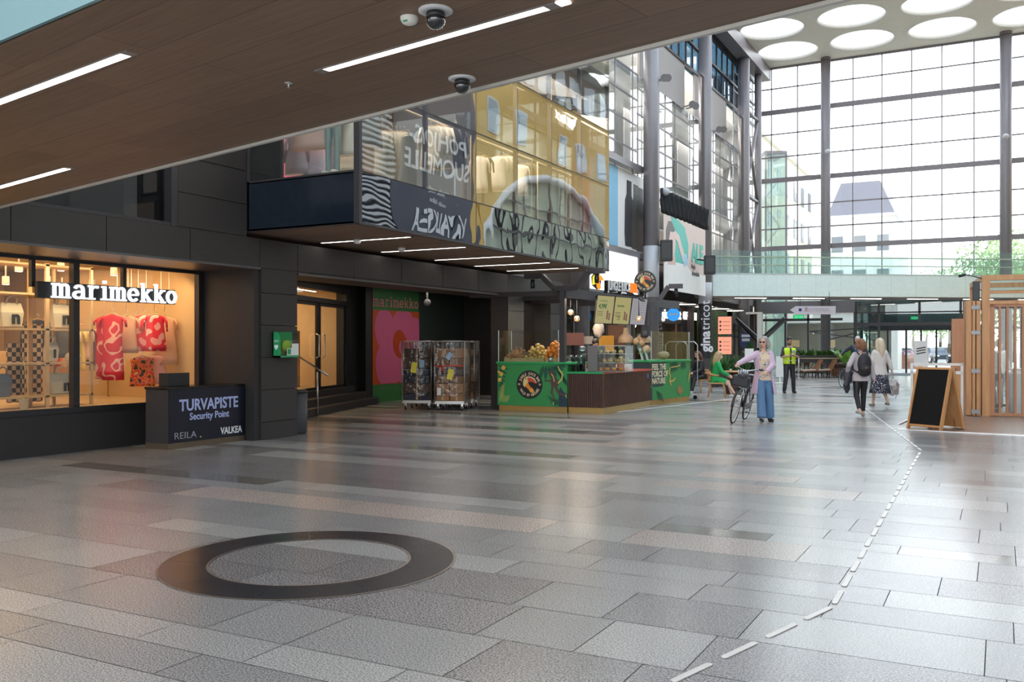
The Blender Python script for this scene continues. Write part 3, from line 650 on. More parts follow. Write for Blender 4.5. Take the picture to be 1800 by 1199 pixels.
for j in range(7):
    z = 7.0+j*.16; rows.append([Vector((XC+.30+.07*math.sin(i*1.7)+.03*math.sin(i*.6+j), 35.3+i*.055, z)) for i in range(120)])
b.sheet(rows); tag(b.build('black_drape', mat('black_cloth', (.02, .02, .022), .9), solid=.01), 'gathered black drape hung above the pink sale banner', 'drape')
# ---------------------------------------------------------------- glass end wall
XW0, XW1 = XG, 12.0
b = MB()
for z in (7.35, 11.37, 15.4): b.box(XW0, XW1, YB-.12, YB+.06, z-.13, z+.13)
for z in (16.8, 14.1, 12.74, 9.85, 8.5): b.box(XW0, XW1, YB-.05, YB+.03, z-.035, z+.035)
for x in [-12.0, -10.5, -7.44, -5.9, -4.37, -2.85, -1.29, 1.75, 3.25, 4.75, 6.25, 7.75, 10.7]: b.box(x-.03, x+.03, YB-.05, YB+.03, 4.35, ZR)
b.box(XW0, XW1, YB-.12, YB+.1, 3.5, 4.2); b.box(XW0, XW1, YB-.1, YB+.05, 17.95, ZR+.2)
struct(b, 'trim_16', 'column')
b = MB(); b.box(XW0, XW1, YB+.03, YB+.04, 4.2, ZR); struct(b, 'window_15', glass('end_glass', (.97, .98, .98), .03, graze=.3))
# ground level doors and panes left of the vestibule
b = MB()
for x in (-12.6, -11.2, -9.9, -7.35, -6.95): b.box(x-.05, x+.05, YB-.05, YB+.05, 0, 3.5)
b.box(-12.8, -8.0, YB-.05, YB+.05, 3.05, 3.2); b.box(-10.6, -7.0, YB-.05, YB+.05, 0, .12); b.box(-1.6, 12, YB-.05, YB+.05, 2.5, 2.62)
for x in (-1.6, .9, 3.4, 6, 9): b.box(x-.05, x+.05, YB-.05, YB+.05, 0, 3.5)
struct(b, 'door_1', 'dark_metal')
b = MB(); b.box(-12.8, -7.3, YB, YB+.01, 0, 3.5); b.box(-1.6, 12, YB, YB+.01, 0, 3.5); struct(b, 'window_16', 'clear')
# vestibule of glass with sliding doors
VX0, VX1, VY0, VY1 = -7.0, -1.75, 52.6, 58.0
vg = glass('vestibule_glass', (.78, .88, .87), .10)
b = MB(); b.box(VX0, VX1, VY0, VY0+.02, 2.75, 4.0); b.box(VX0, VX0+.02, VY0, VY1, 0, 4.0); b.box(VX0, VX1, VY0, VY1, 4.0, 4.02); b.box(VX0+.1, VX0+1.2, VY0, VY0+.02, 0, 2.75); struct(b, 'window_17', vg)
b = MB()
b.box(VX0, VX1, VY0-.05, VY0+.08, 2.68, 2.85); b.box(VX0, VX1, VY0-.03, VY0+.03, 3.35, 3.42)
for x in (VX0+.04, VX0+1.2, VX0+3.2, VX1-.1): b.box(x-.06, x+.06, VY0-.03, VY0+.09, 0 if x < VX0+2 else 2.7, 4.0)
b.box(VX0, VX1, VY1-.05, VY1+.05, 2.5, 2.75)
for x in (VX0+.1, VX0+1.1, VX0+2.1, VX0+2.9, VX0+3.7, VX0+4.5, VX1-.1): b.box(x-.05, x+.05, VY1-.05, VY1+.05, 0, 2.6)
b.box(VX0, VX1, VY1-.05, VY1+.05, 2.75, 3.6)
struct(b, 'door_2', 'dark_metal')
b = MB(); b.box(VX0, VX1, VY1, VY1+.01, 0.05, 2.5); struct(b, 'window_18', 'clear')
b = MB(); b.box(VX1, VX1+.15, VY0, VY1, 0, 3.4); b.box(VX1, VX1+.9, VY0, VY0+.1, 0, 2.7); struct(b, 'wall_vestibule', mat('olive_grey_panel', (.20, .21, .18), .5))
b = MB(); b.box(VX0+.3, VX1-.3, VY0+.3, VY1-.3, .002, .012); tag(b.build('door_mat', mat('mat_grey', (.16, .16, .17), .9)), 'wide grey entrance mat between the sliding doors', 'mat')
# ---------------------------------------------------------------- far glass footbridge
FB0, FB1 = far(1253, 44.3), far(2050, 46.8); FBd = (FB1-FB0); FBd.z = 0; FBL = FBd.length; ux = FBd.normalized(); uy = Vector((-ux.y, ux.x, 0))
def fbox(b, s0, s1, o0, o1, z0, z1):
    P = [FB0+ux*s0+uy*o0, FB0+ux*s1+uy*o0, FB0+ux*s1+uy*o1, FB0+ux*s0+uy*o1]
    b.add([(p.x, p.y, z) for z in (z0, z1) for p in P], [(0,1,2,3),(4,7,6,5),(0,4,5,1),(1,5,6,2),(2,6,7,3),(3,7,4,0)])
b = MB(); fbox(b, 0, FBL, 0.1, 2.5, 3.98, 4.35); struct(b, 'floor_bridge', mat('far_bridge_soffit', (.30, .25, .22), .6))
b = MB(); fbox(b, -.0, FBL, .0, .02, 4.02, 5.12); struct(b, 'wall_bridge_fascia', mat('mint_glass_panel', (.80, .90, .87), .12, coat=.5))
b = MB(); fbox(b, 0, FBL, .0, .015, 5.14, 6.25); fbox(b, 0, FBL, 2.5, 2.515, 4.4, 6.25); struct(b, 'window_19', glass('rail_glass', (.90, .95, .94), .04, haze=.08, hazecol=(.6, .75, .72)))
b = MB(); s = 0
while s < FBL: fbox(b, s-.006, s+.006, -.004, .0, 4.02, 6.25); s += 1.3
fbox(b, 0, FBL, -.02, .04, 5.10, 5.14); struct(b, 'trim_17', mat('pale_joint', (.55, .6, .6), .5))
r = empty('handrail', (FB0.x, FB0.y, 5.1), math.atan2(ux.y, ux.x), 'pair of pale rails inside the far glass footbridge parapet', 'handrail')
b = MB(); b.tube([(0.1, .12, .45), (FBL, .12, .45)], .025, 8); b.tube([(0.1, .12, .85), (FBL, .12, .85)], .03, 8); b.build('rail', mat('pale_rail', (.68, .63, .42), .4), r)
s = .6
while s < FBL: b = MB(); b.tube([(s, .02, .45), (s, .12, .45)], .02, 6); b.build('bracket', 'steel', r); b = MB(); b.tube([(s, .02, .85), (s, .12, .85)], .02, 6); b.build('bracket', 'steel', r); s += 1.3
pass
for i in range(9):
    c = FB0+ux*(2.2+i*3.0)+uy*.8; r = empty('ceiling_light', (c.x, c.y, 3.975), math.atan2(ux.y, ux.x), 'light line under the far glass footbridge', 'light', 'light lines under the far footbridge'); b = MB(); b.box(-.8, .8, -.04, .04, -.02, 0); b.build('diffuser', STRIP, r)
# ---------------------------------------------------------------- the street outside
b = MB(); b.box(-60, 60, YB+5.6, 220, -.06, -.002); b.box(-60, -21, YB-10, YB+5.6, -.06, -.004); struct(b, 'street', mat('street_paving', (.42, .40, .38), .8))
b = MB(); b.box(-60, 60, YB+.1, YB+5.7, -.05, -.012); struct(b, 'pavement', mat('pavement_stone', (.45, .44, .43), .8))
def building(name, x0, x1, y0, y1, h, wall, label, cols, rows, face='s', z0=4.5, wh=1.7, ww=1.2, roofm=None, roofh=1.2):
    r = empty(name, ((x0+x1)/2, (y0+y1)/2, 0), 0, label, 'building'); cx, cyy = (x0+x1)/2, (y0+y1)/2
    b = MB(); b.box(x0-cx, x1-cx, y0-cyy, y1-cyy, 0, h); b.build('wall', wall, r)
    b = MB(); b.box(x0-cx-.3, x1-cx+.3, y0-cyy-.3, y1-cyy+.3, h, h+.3); b.build('cornice', 'white', r)
    if roofm: b = MB(); b.prism([(x0-cx, h+.3), (x1-cx, h+.3), (x1-cx-1.5, h+.3+roofh), (x0-cx+1.5, h+.3+roofh)], y0-cyy+.3, y1-cyy-.3, 'y'); b.build('roof', roofm, r)
    gm = flat((.16, .18, .20), .15)
    for j in range(rows):
        z = z0+j*(h-z0)/rows
        for i in range(cols):
            b = MB()
            if face == 's': x = x0-cx+(i+.5)*(x1-x0)/cols; b.box(x-ww/2, x+ww/2, y0-cyy-.06, y0-cyy+.02, z, z+wh)
            elif face == 'e': y = y0-cyy+(i+.5)*(y1-y0)/cols; b.box(x1-cx-.02, x1-cx+.06, y-ww/2, y+ww/2, z, z+wh)
            else: y = y0-cyy+(i+.5)*(y1-y0)/cols; b.box(x0-cx-.06, x0-cx+.02, y-ww/2, y+ww/2, z, z+wh)
            b.build('window', gm, r)
    return r
cream = flat((.80, .70, .50)); pale = flat((.78, .77, .74))
building('corner_building', -25, -16, YB+6, YB+36, 17.5, cream, 'cream building outside, behind the braced columns, stepping along the street', 9, 4, 'e')
building('town_house', -17, -10, YB+50, YB+66, 15.5, pale, 'pale stone house with a dark mansard roof outside the glass wall', 3, 3, 's', roofm=flat((.16, .16, .19)), roofh=3.6)
building('street_building', 9, 34, YB+56, YB+90, 17, flat((.62, .62, .60)), 'pale grey building beyond the street, low behind the right-hand glazing', 8, 4, 's')
building('pale_building', 12, 30, YB+8, YB+34, 17, flat((.72, .66, .55)), 'pale building with a gable beside the street on the right', 6, 4, 'w')
# shop pavilion across the street
r = empty('shop_pavilion', (-10.3, YB+11, 0), 0, 'low white shop front outside with a red sign band and lit window', 'shop front')
b = MB(); b.box(-4, 4.2, 0, 3, 3.2, 5.2); b.box(-4, -3.6, 0, 3, 0, 3.2); b.box(-.6, -.2, 0, 3, 0, 3.2); b.box(3.8, 4.2, 0, 3, 0, 3.2); b.build('wall', flat((.75, .73, .70)), r)
b = MB(); b.box(-3.4, 2.6, -.08, 0, 3.9, 4.5); b.build('sign_band', flat((.55, .08, .08)), r)
b = MB(); b.box(-3.6, 3.8, 2.9, 3, 0, 3.2); b.build('interior', flat((.62, .58, .50)), r)
b = MB(); b.bar((-1.6, .2, 2.6), (3.2, .8, 1.9), .08); b.bar((-1.6, .2, 2.6), (3.4, 1.5, 2.9), .08); b.bar((-.4, .5, 2.0), (3.2, .5, 2.9), .07); b.build('canopy_frame', 'dark_metal', r)
for k in range(3): b = MB(); b.box(-2.8+2.4*k, -2.2+2.4*k, .1, .12, 1.5, 2.0); b.build('lit_panel', flat((.55, .38, .20)), r)
# ---------------------------------------------------------------- yellow side building on the right (seen in the reflections) and the rest of the shell
def yellow_wall():
    XR = 4.6; r = empty('yellow_building', (XR, 42, 0), 0, 'ochre building wall with square windows mirrored in the glass box', 'building')
    yc = 42; b = MB(); Y0, Y1 = 37.2, 54.8
    b.box(0, .3, Y0-yc, Y1-yc, 10.8, 15.3); b.box(0, .3, Y0-yc, 38-yc, 0, 10.8)
    b.box(0, .3, 38-yc, Y1-yc, 0, 4.9)
    # wall above a wide arch
    n = 24; A = [(46.4+8.2*math.cos(PI*k/n), 4.9+5.9*math.sin(PI*k/n)**.8) for k in range(n+1)]
    for (ya, za), (yb, zb) in zip(A, A[1:]): b.prism([(ya-yc, za), (ya-yc, 10.8), (yb-yc, 10.8), (yb-yc, zb)], 0, .3, 'x')
    b.build('wall', mat('ochre_plaster', (.78, .50, .14), .8), r)
    b = MB(); b.tube([(0.0, ya-yc, za) for ya, za in A], .22, 8); b.build('arch_trim', flat((.72, .72, .74)), r)
    b = MB(); b.box(.25, .3, 38-yc, Y1-yc, 4.9, 10.7); b.build('arch_backing', flat((.55, .62, .48)), r)
    b = MB()
    for k in range(12): y = 38.6+k*1.42; b.box(.02, .12, y-yc-.06, y-yc+.06, 4.9, 4.9+5.8*max(0, 1-((y-46.4)/8.2)**2)**.5)
    for z in (6.2, 7.6, 9.0): q = 8.2*max(0, 1-((z-4.9)/5.9)**2)**.5; b.box(.02, .1, 46.4-q-yc, 46.4+q-yc, z-.05, z+.05)
    b.build('arch_glazing', 'dark_metal', r)
    for y, z in ((39.2, 12.2), (42.2, 12.2), (47.2, 12.0), (50.0, 12.0), (53, 12.0)):
        f = MB(); f.box(-.05, .0, y-yc-.55, y-yc+.55, z-.1, z+1.6); w_ = f.build('window', flat((.7, .7, .68)), r)
        g = MB(); g.box(-.07, -.04, y-yc-.42, y-yc+.42, z, z+1.5); g.build('pane', flat((.35, .45, .52), .1), w_)
    b = MB(); b.box(-.05, .3, Y0-yc, Y1-yc, 15.3, 17.6); b.build('dark_band', 'dark_metal', r)
    for k in range(8): g = MB(); y = 38+k*2.05; g.box(-.08, -.04, y-yc, y-yc+1.4, 15.5, 17.2); g.build('upper_pane', flat((.55, .65, .75), .1), r)
    T = frame((-.1, 47.4-yc, 14.5), (0, -1, 0), (0, 0, 1)); text_mesh('lettering', 'BIK BOK', .75, emis('sign_white', (1, 1, 1), 2), r, T, .05, .02)
    return r
yellow_wall()
r = empty('dark_banner', (4.45, 34.0, 0), 0, 'dark blue building-site banner with white lettering, mirrored in the glass box', 'banner')
b = MB(); b.box(0, .05, -3.2, 3.2, 2, 14); b.build('cloth', flat((.035, .04, .07)), r)
MT = lambda z: frame((-.02, 0, z), (0, -1, 0), (0, 0, 1))
BW = flat((.75, .75, .78))
text_mesh('lettering', 'VALKEA', 1.15, BW, r, MT(7.0), .01, .03); text_mesh('lettering', 'LOUNAS KAUPPAKESKUS', .3, BW, r, MT(6.2), .01)
text_mesh('lettering', 'POHJOIS-', 1.1, BW, r, MT(10.6), .01, .02); text_mesh('lettering', 'SUOMELLE', 1.1, BW, r, MT(9.5), .01, .02)
text_mesh('lettering', 'Minulle, meille,', .34, BW, r, MT(8.4), .01); text_mesh('lettering', 'meidän Valkea.', .34, BW, r, MT(7.9), .01)
b = MB(); z = 2
while z < 14: b.box(4.45, 4.6, 27.2, 30.7, z, z+.11); z += .24
struct(b, 'wall_right_louvre', mat('louvre', (.55, .55, .57), .4))
b = MB(); b.box(4.62, 4.8, 25.4, 37.2, 0, 15); b.box(4.6, 4.9, 33.6, YB, 17.4, ZR); b.box(4.6, 4.9, 25, 37.2, 14, ZR); struct(b, 'wall_right', mat('wall_right_dark', (.07, .07, .08), .6))
b = MB(); b.box(12, 12.2, -12, 25, 0, ZR); b.box(4.9, 12, 25, 25.2, 0, ZR); struct(b, 'wall_right_blocker', 'white')  # unseen wall added to shut out light from the right
b = MB(); b.box(-13, -11.06, -12, -6, 0, ZR); struct(b, 'wall_rear', mat('rear_wall', (.30, .28, .27), .7))
b = MB(); b.box(-21, 16, -12, -2, -.05, -.001); struct(b, 'floor_rear', 'white')
b = MB(); b.box(-13.4, XF-.3, -6, 22, 12, ZR); struct(b, 'wall_left_top', 'stone')
def onX(px, py, X):
    a = (px-900)/F; ux_, uy_ = -SN+CS*a, CS+SN*a; d = X/ux_; return Vector((X, d*uy_, EYE+d*(608-py)/F))
def onY(px, py, Y):
    a = (px-900)/F; ux_, uy_ = -SN+CS*a, CS+SN*a; d = Y/uy_; return Vector((d*ux_, Y, EYE+d*(608-py)/F))
# ---------------------------------------------------------------- warm fashion shop behind the big window
SW = mat('shop_cream', (.56, .38, .20), .8); SFL = mat('shop_floor', (.50, .38, .24), .4)
b = MB(); b.box(-18, -17.9, -1, 11.7, 0, 3.3); b.box(-18, WXp-.05, -1.1, -1, 0, 3.3); b.box(-18, WXp-.06, 11.52, 11.66, 0, 3.3); struct(b, 'wall_shop', SW)
b = MB(); b.box(-18, WXp-.06, -1, 11.55, .60, .66); struct(b, 'floor_shop', SFL)
b = MB(); b.box(-18, WXp+.05, -1, 11.6, 3.1, 3.3); struct(b, 'ceiling_shop', mat('shop_ceiling_warm', (.55, .45, .32), .8))
b = MB()
for k in range(22): b.lathe([(.06, .66), (.06, 3.1)], (-16.9, 7.6+k*.13, 0), 8)
tag(b.build('curtain', mat('cream_curtain', (.72, .62, .45), .9)), 'pleated cream curtain along the back of the warm fashion shop', 'curtain')
area('shop_area_light', (-14.4, 9, 3.05), (0, 0, 0), 3.4, 4.6, 110, (1, .66, .33)); area('shop_area_light', (-12.55, 9.6, 2.75), (0, .5, 0), .3, 3.4, 40, (1, .72, .42))  # narrow light by the glass is an added warm fill on the garments
area('shop_area_light', (-14.6, 4, 3.05), (0, 0, 0), 3, 4, 60, (1, .70, .38))
WARM = emis('warm_lamp', (1, .8, .5), 14)
sp0 = None
for i, (px, py, X) in enumerate(((33, 477, -13.6), (107, 476, -14), (10, 500, -15), (88, 517, -15.5), (109, 519, -15.5), (162, 505, -15), (200, 484, -14.2), (243, 484, -14.6))):
    p = onX(px, py, X)
    if p.z > 2.95: p.z = 2.95
    lab = 'round warm ceiling spotlight glowing inside the fashion shop'
    if sp0 is None:
        r = sp0 = empty('ceiling_spotlight', p, 0, lab, 'spotlight', 'spotlights in the fashion shop')
        b = MB(); b.lathe([(.0, .14), (.055, .14), (.06, .02), (.062, 0)], n=14); b.build('housing', M['white'], r)
        b = MB(); b.lathe([(.05, -.004), (.05, .004)], n=14); b.build('lens', WARM, r)
        b = MB(); b.tube([(0, 0, .13), (0, 0, 3.1-p.z)], .012, 6); b.build('stem', M['white'], r)
    else: r = dup(sp0, p, 0); r['label'] = lab
# shop sign: slab lettering on a dark bar
r = empty('shop_sign', (WXp+.16, 8.5, 2.27), 0, 'big white slab-serif marimekko sign over the shop window', 'sign')
b = MB(); b.box(-.10, -.03, -.17, 2.3, .02, .26); b.build('backing_bar', 'black', r)
slab_word('marimekko', .215, emis('sign_letter', (.93, .95, 1), 1.0), r, frame((-.03, .05, .03), (0, 1, 0), (0, 0, 1)), .05)
# hanging clothes
def garment(name, p, rz, w, L, m, label, sleeves=.0, flare=1.0, group=None, cat='clothing', hook=.12, depth=.07, seed=0, parts=True):
    """p = neck point"""
    r = empty(name, p, rz, label, cat, group); rnd = random.Random(seed); n = 20; b = MB(); rows = []
    ph = rnd.random()*6
    prof = [(0, .24), (.02, .55), (.05, .95), (.16, .92), (.35, .84*((1+flare)/2)), (.6, .92*flare), (.85, 1.0*flare), (1, 1.04*flare)]
    for t, k in prof:
        row = []
        for j in range(n):
            a = 2*PI*j/n; fold = 1+.10*t*math.sin(5*a+ph)+.06*t*math.sin(9*a+ph*2)
            row.append(Vector((w/2*k*math.cos(a), depth*(.55+.7*t)*math.sin(a)*fold+.01*math.sin(3*t*6+ph), -t*L)))
        rows.append(row)
    vs = [q for row in rows for q in row]; k = len(rows)
    b.add(vs, [(i*n+j, i*n+(j+1) % n, (i+1)*n+(j+1) % n, (i+1)*n+j) for i in range(k-1) for j in range(n)], True); b.f.append(list(range((k-1)*n, k*n))); b.m.append(0); b.sm.append(False)
    if sleeves:
        for s in (-1, 1): b.tube([(s*w*.42, 0, -.05*L), (s*w*.56, 0, -.05*L-.35*sleeves), (s*w*.60, .0, -.05*L-sleeves)], [w*.13, w*.12, w*.10], 10, squash=.5)
    b.build('fabric', m, r)
    if parts:
        b = MB(); b.tube([(-w*.38, 0, -.035*L), (-.02, 0, .02), (.02, 0, .02), (w*.38, 0, -.035*L)], .008, 6); b.build('hanger', 'beige_frame', r)
        b = MB(); b.tube([(0, 0, .02), (0, 0, .05), (.02, 0, .075), (.0, 0, .1), (-.02, 0, .08)]+([(0, 0, hook)] if hook > .12 else []), .004, 5); b.build('hook', 'steel', r)
    return r
RED = ramp_mat('red_poppy', [(0, (.60, .01, .03)), (.40, (.80, .42, .32)), (.47, (.66, .012, .03))], 4.5, .7, 'noise')
REDP = ramp_mat('red_pink_flowers', [(0, (.75, .30, .26)), (.40, (.70, .012, .03)), (.60, (.82, .50, .42))], 5.5, .7, 'noise')
ORB = ramp_mat('orange_black_flowers', [(0, (.05, .03, .03)), (.42, (.70, .16, .03)), (.56, (.62, .03, .04)), (.66, (.72, .42, .20))], 12, .7, 'noise')
PEACH = mat('peach_cotton', (.66, .36, .22), .8); PINKC = mat('pink_cotton', (.70, .35, .30), .8); GREYF = ramp_mat('grey_floral', [(0, (.05, .05, .05)), (.5, (.35, .3, .25))], 14, .8, 'noise')
G_ = [(198, 553, -12.9, .36, 1.2, RED, 'long red poppy-print dress hanging left of the floral tops', .15, 1.0, .9),
      (184, 556, -13.1, .28, 1.15, RED, 'red poppy-print dress half hidden by the window mullion', .1, 1.0, .9),
      (223, 556, -13.0, .34, .62, PEACH, 'plain peach tee hanging beside the red dress', .22, 1.0, 1.0),
      (238, 556, -13.3, .30, .75, GREYF, 'dark grey floral dress hanging between the peach tee and the red top', .1, 1.0, .8),
      (254, 554, -12.95, .34, .62, REDP, 'red and pink flower-print top, left one of the pair', .25, 1.1, 1.0),
      (273, 554, -12.8, .32, .62, REDP, 'red and pink flower-print top, right one of the pair', .25, 1.1, 1.0),
      (291, 556, -13.0, .34, .95, PEACH, 'long peach dress hanging right of the red print tops', .2, 1.2, .9),
      (305, 562, -13.3, .34, .9, PINKC, 'dusty pink dress hung last in the window row', .2, 1.2, .9),
      (250, 628, -13.05, .40, .50, ORB, 'orange and black flower-print trousers hung low in the window', 0, 1.0, 1.0),
      (274, 625, -13.1, .34, .50, PINKC, 'pink skirt hung low beside the orange print trousers', 0, 1.2, 1.0)]
for i, (px, py, X, w_, L, m_, lab, sl, fl, dz) in enumerate(G_):
    p = onX(px, py, X); garment('hanging_dress' if L > .7 else 'hanging_shirt', p, .6+.15*(i % 3), w_, L*dz, m_, lab, sl, fl, 'clothes in the shop window', seed=i, hook=.12 if py > 600 else .35)
hk = None
for i, px in enumerate((206, 217, 225, 231, 243, 257, 283, 297)):
    p = onX(px, 520, -12.85)
    if hk is None:
        b = MB(); b.tube([(0, 0, 2.95-p.z), (0, 0, -.05), (.015, 0, -.08), (.0, 0, -.10), (-.02, 0, -.09)], .004, 5); hk = b.build('ceiling_hook', M['white']); hk.location = p
    else: hk2 = copy_tree(hk); hk2.location = p
for o in list(D.objects):
    if o.name.startswith('ceiling_hook'): tag(o, 'thin white hook hanging from the fashion shop ceiling', 'hook', 'hooks over the window clothes')
# oak display frame by the glass
r = empty('display_shelf', (-12.85, 8.0, .66), 0, 'pale oak display frame with bags, close behind the shop glass', 'shelf')
ys = (0.0, .95, 1.36, 1.72)
for y in ys:
    for x in (0, -.42): b = MB(); b.box(x-.02, x+.02, y-.02-(.01 if y == .95 else 0), y+.02+(.01 if y == .95 else 0), 0, 2.2); b.build('post', 'beige_frame', r)
for z in (.17, .67, 1.19, 1.72, 2.17): b = MB(); b.box(.02, -.44, -.02, 1.74, z-.015, z+.015); b.build('shelf', 'beige_frame', r)
# canvas bags with a big letter
CANV = mat('canvas', (.62, .56, .42), .9)
def tote(p, w_, h, label, letter='n', lsize=.22, rz=0, m=None, floppy=0.0):
    r = empty('tote_bag', p, rz, label, 'bag'); b = MB(); n = 10; 
    b.add([(-.05, -w_*.42, 0), (.05, -w_*.42, 0), (.05, w_*.42, 0), (-.05, w_*.42, 0), (-.03, -w_/2, h*.6), (.06, -w_/2, h*.6), (.06, w_/2, h*.6), (-.03, w_/2, h*.6), (-.01, -w_*.40, h), (.02, -w_*.44, h), (.02, w_*.44, h*(1-floppy)), (-.01, w_*.42, h)],
          [(0,1,2,3)[::-1], (0,1,5,4), (1,2,6,5), (2,3,7,6), (3,0,4,7), (4,5,9,8), (5,6,10,9), (6,7,11,10), (7,4,8,11), (8,9,10,11)])
    o = b.build('body', m or CANV, r, sub=0, bevel=.012)
    b = MB(); b.tube([(.02, -w_*.25, h*.95), (.05, -w_*.2, h*1.2), (.05, 0, h*1.3), (.05, w_*.2, h*1.2), (.02, w_*.25, h*.95)], .012, 6); b.build('handle', m or CANV, r)
    if letter: slab_word('m', lsize*.55, M['black'], r, frame((.068, -w_*.02, h*.22), (0, 1, 0), (0, 0, 1)), .004, 'printed_letter') if letter == 'm' else text_mesh('printed_letter', letter, lsize, 'black', r, frame((.07, w_*.12, h*.38), (0, 1, 0), (0, 0, 1)), .004, .012)
    return r
tote((-12.98, 9.28, 1.88), .36, .38, 'upright cream canvas bag with a black letter on the second shelf', 'n', .28)
tote((-12.98, 8.45, 1.88), .36, .36, 'canvas bag with a black letter, left end of the upper bag shelf', 'n', .28)
tote((-12.98, 9.10, 1.36), .22, .30, 'small canvas bag with a tall handle under the upright cream bag', 'I', .16)
tote((-12.98, 9.48, 1.36), .24, .13, 'flat small canvas pouch beside the tall-handled bag', 'n', .12)
tote((-12.98, 9.28, .85), .46, .33, 'slouching wide canvas bag on the bottom shelf', 'n', .24, 0, None, .3)
tote((-12.98, 8.3, .85), .30, .34, 'grey-blue bag standing on the bottom shelf at the left', None, .2, 0, flat((.16, .18, .22)))
CHK = ramp_mat('checker_cloth', [(0, (.03, .03, .035)), (.5, (.55, .42, .28))], 14, .8, 'checker')
for i, px in enumerate((60, 33, 50)):
    p = onX(px, 700, -13.7-.1*i); b = MB(); b.box(p.x-.01, p.x+.01, p.y-.2, p.y+.14, .7, 1.95-.3*i); o = b.build('hanging_cloth', CHK); tag(o, ('black and beige checked cloth hanging behind the shelf, %s' % ('longest', 'leftmost', 'shortest')[i]), 'cloth')
p = onX(42, 705, -12.55); r = empty('plant_pot', (p.x, p.y, .66), 0, 'small cream pot with a bare twig low in the shop window', 'pot')
b = MB(); b.lathe([(.05, 0), (.07, .16), (.075, .16), (.06, .15)], n=14); b.build('pot', 'canvas' if 'canvas' in M else CANV, r); b = MB(); b.tube([(0, 0, .12), (.02, .03, .45), (0, -.02, .8)], .006, 5); b.build('twig', 'beige_frame', r)
garment('hanging_jacket', (-13.8, 9.45, 2.02), 1.2, .42, .75, flat((.03, .03, .035)), 'black jacket hanging behind the oak display frame', .5, seed=21)
garment('hanging_jacket', (-13.8, 9.9, 2.0), 1.2, .38, .6, flat((.10, .10, .11)), 'charcoal jacket hanging beside the black one', .5, seed=22)
# rail of clothes further in
r = empty('clothes_rail', (-14.6, 11.0, .66), 0, 'low rail of hanging clothes at the back of the fashion shop', 'clothes rail')
b = MB(); b.tube([(0, -1.0, 0), (0, -1.0, 1.32), (0, .4, 1.32), (0, .4, 0)], .015, 6); b.build('frame', 'beige_frame', r)
RC_ = [(.03, .03, .06), (.45, .02, .05), (.60, .30, .12), (.70, .35, .35), (.72, .66, .60), (.65, .55, .20), (.75, .55, .55), (.20, .05, .08), (.7, .68, .62)]
for i in range(9): garment('hanging_shirt', (-14.6, 10.12+i*.13, 1.90), .1, .36, .55+.1*(i % 3), flat(RC_[i]), ['navy', 'crimson', 'orange', 'pink', 'cream', 'yellow', 'rose', 'plum', 'white'][i]+' garment on the low rail at the back of the fashion shop', .2, 1.0, 'garments on the low rail', seed=30+i, parts=False)
b = MB(); b.box(-16.3, -15.6, 8.5, 10.9, .66, 1.5); tag(b.build('shop_counter', 'beige_frame', bevel=.01), 'low pale wood counter at the back of the fashion shop', 'counter')
b = MB(); b.box(-17.2, -16.9, 3.5, 7.4, .66, 2.6); tag(b.build('wall_cabinet', flat((.50, .36, .2)), bevel=.01), 'tall pale cabinet against the fashion shop back wall', 'cabinet')
b = MB(); b.box(-16.85, -16.8, 9.2, 10.2, 1.7, 2.5); tag(b.build('shop_poster', flat((.75, .7, .6))), 'pale poster on the back wall of the fashion shop', 'poster')
# ---------------------------------------------------------------- security desk
r = empty('security_desk', (-11.28, 9.88, 0), 0, 'dark security point desk with a granite top beside the stone pillar', 'desk'); b = MB(); b.box(-.5, 0, 0, 1.6, .09, .92); b.build('body', mat('desk_black', (.035, .033, .035), .5), r)
b = MB(); b.box(-.51, .01, -.02, 1.61, .92, .96); b.build('top', granite('granite_top', (.35, .35, .35), (.06, .06, .06), sc=200), r, bevel=.004)
b = MB(); b.box(-.5, .004, -.004, 1.6, 0, .09); b.build('plinth', mat('bronze_plinth', (.17, .13, .09), .4, .6), r)
b = MB(); b.box(0, .012, .01, 1.59, .10, .915); pn = b.build('front_panel', flat((.004, .005, .016), .35), r)
DF = lambda y, z: frame((.016, y, z), (0, 1, 0), (0, 0, 1))
LB = flat((.42, .48, .80)); WH = flat((.78, .80, .85))
text_mesh('lettering', 'TURVAPISTE', .25, LB, pn, DF(.82, .66), .004, .006, .9); text_mesh('lettering', 'Security Point', .155, LB, pn, DF(.82, .48), .004, .003, .95)
text_mesh('lettering', 'VALKEA', .155, WH, pn, DF(1.29, .20), .004, .004, .85); text_mesh('lettering', 'REILA', .15, flat((.45, .45, .5)), pn, DF(.32, .195), .003, -.002, 1.2)
b = MB(); b.box(.013, .018, .62, .64, .14, .16); b.build('green_dot', flat((.55, .70, .05)), pn)
b = MB(); b.box(.0, .02, .0, .36, 0, .20); b.T = None; o = MB().box(-.42, -.22, .18, .62, .96, 1.17).build('monitor_box', 'black', r, bevel=.006); 
o = MB().box(-11.56, -11.52, 10.36, 10.5, .962, 1.15).build('card_reader', flat((.05, .05, .055))); tag(o, 'small black card reader standing on the security desk', 'card reader'); s_ = MB(); s_.box(-11.518, -11.516, 10.385, 10.475, 1.08, 1.085); s_.box(-11.518, -11.516, 10.42, 10.44, 1.0, 1.012); c_ = s_.build('reader_slot', flat((.7, .7, .72)), o)
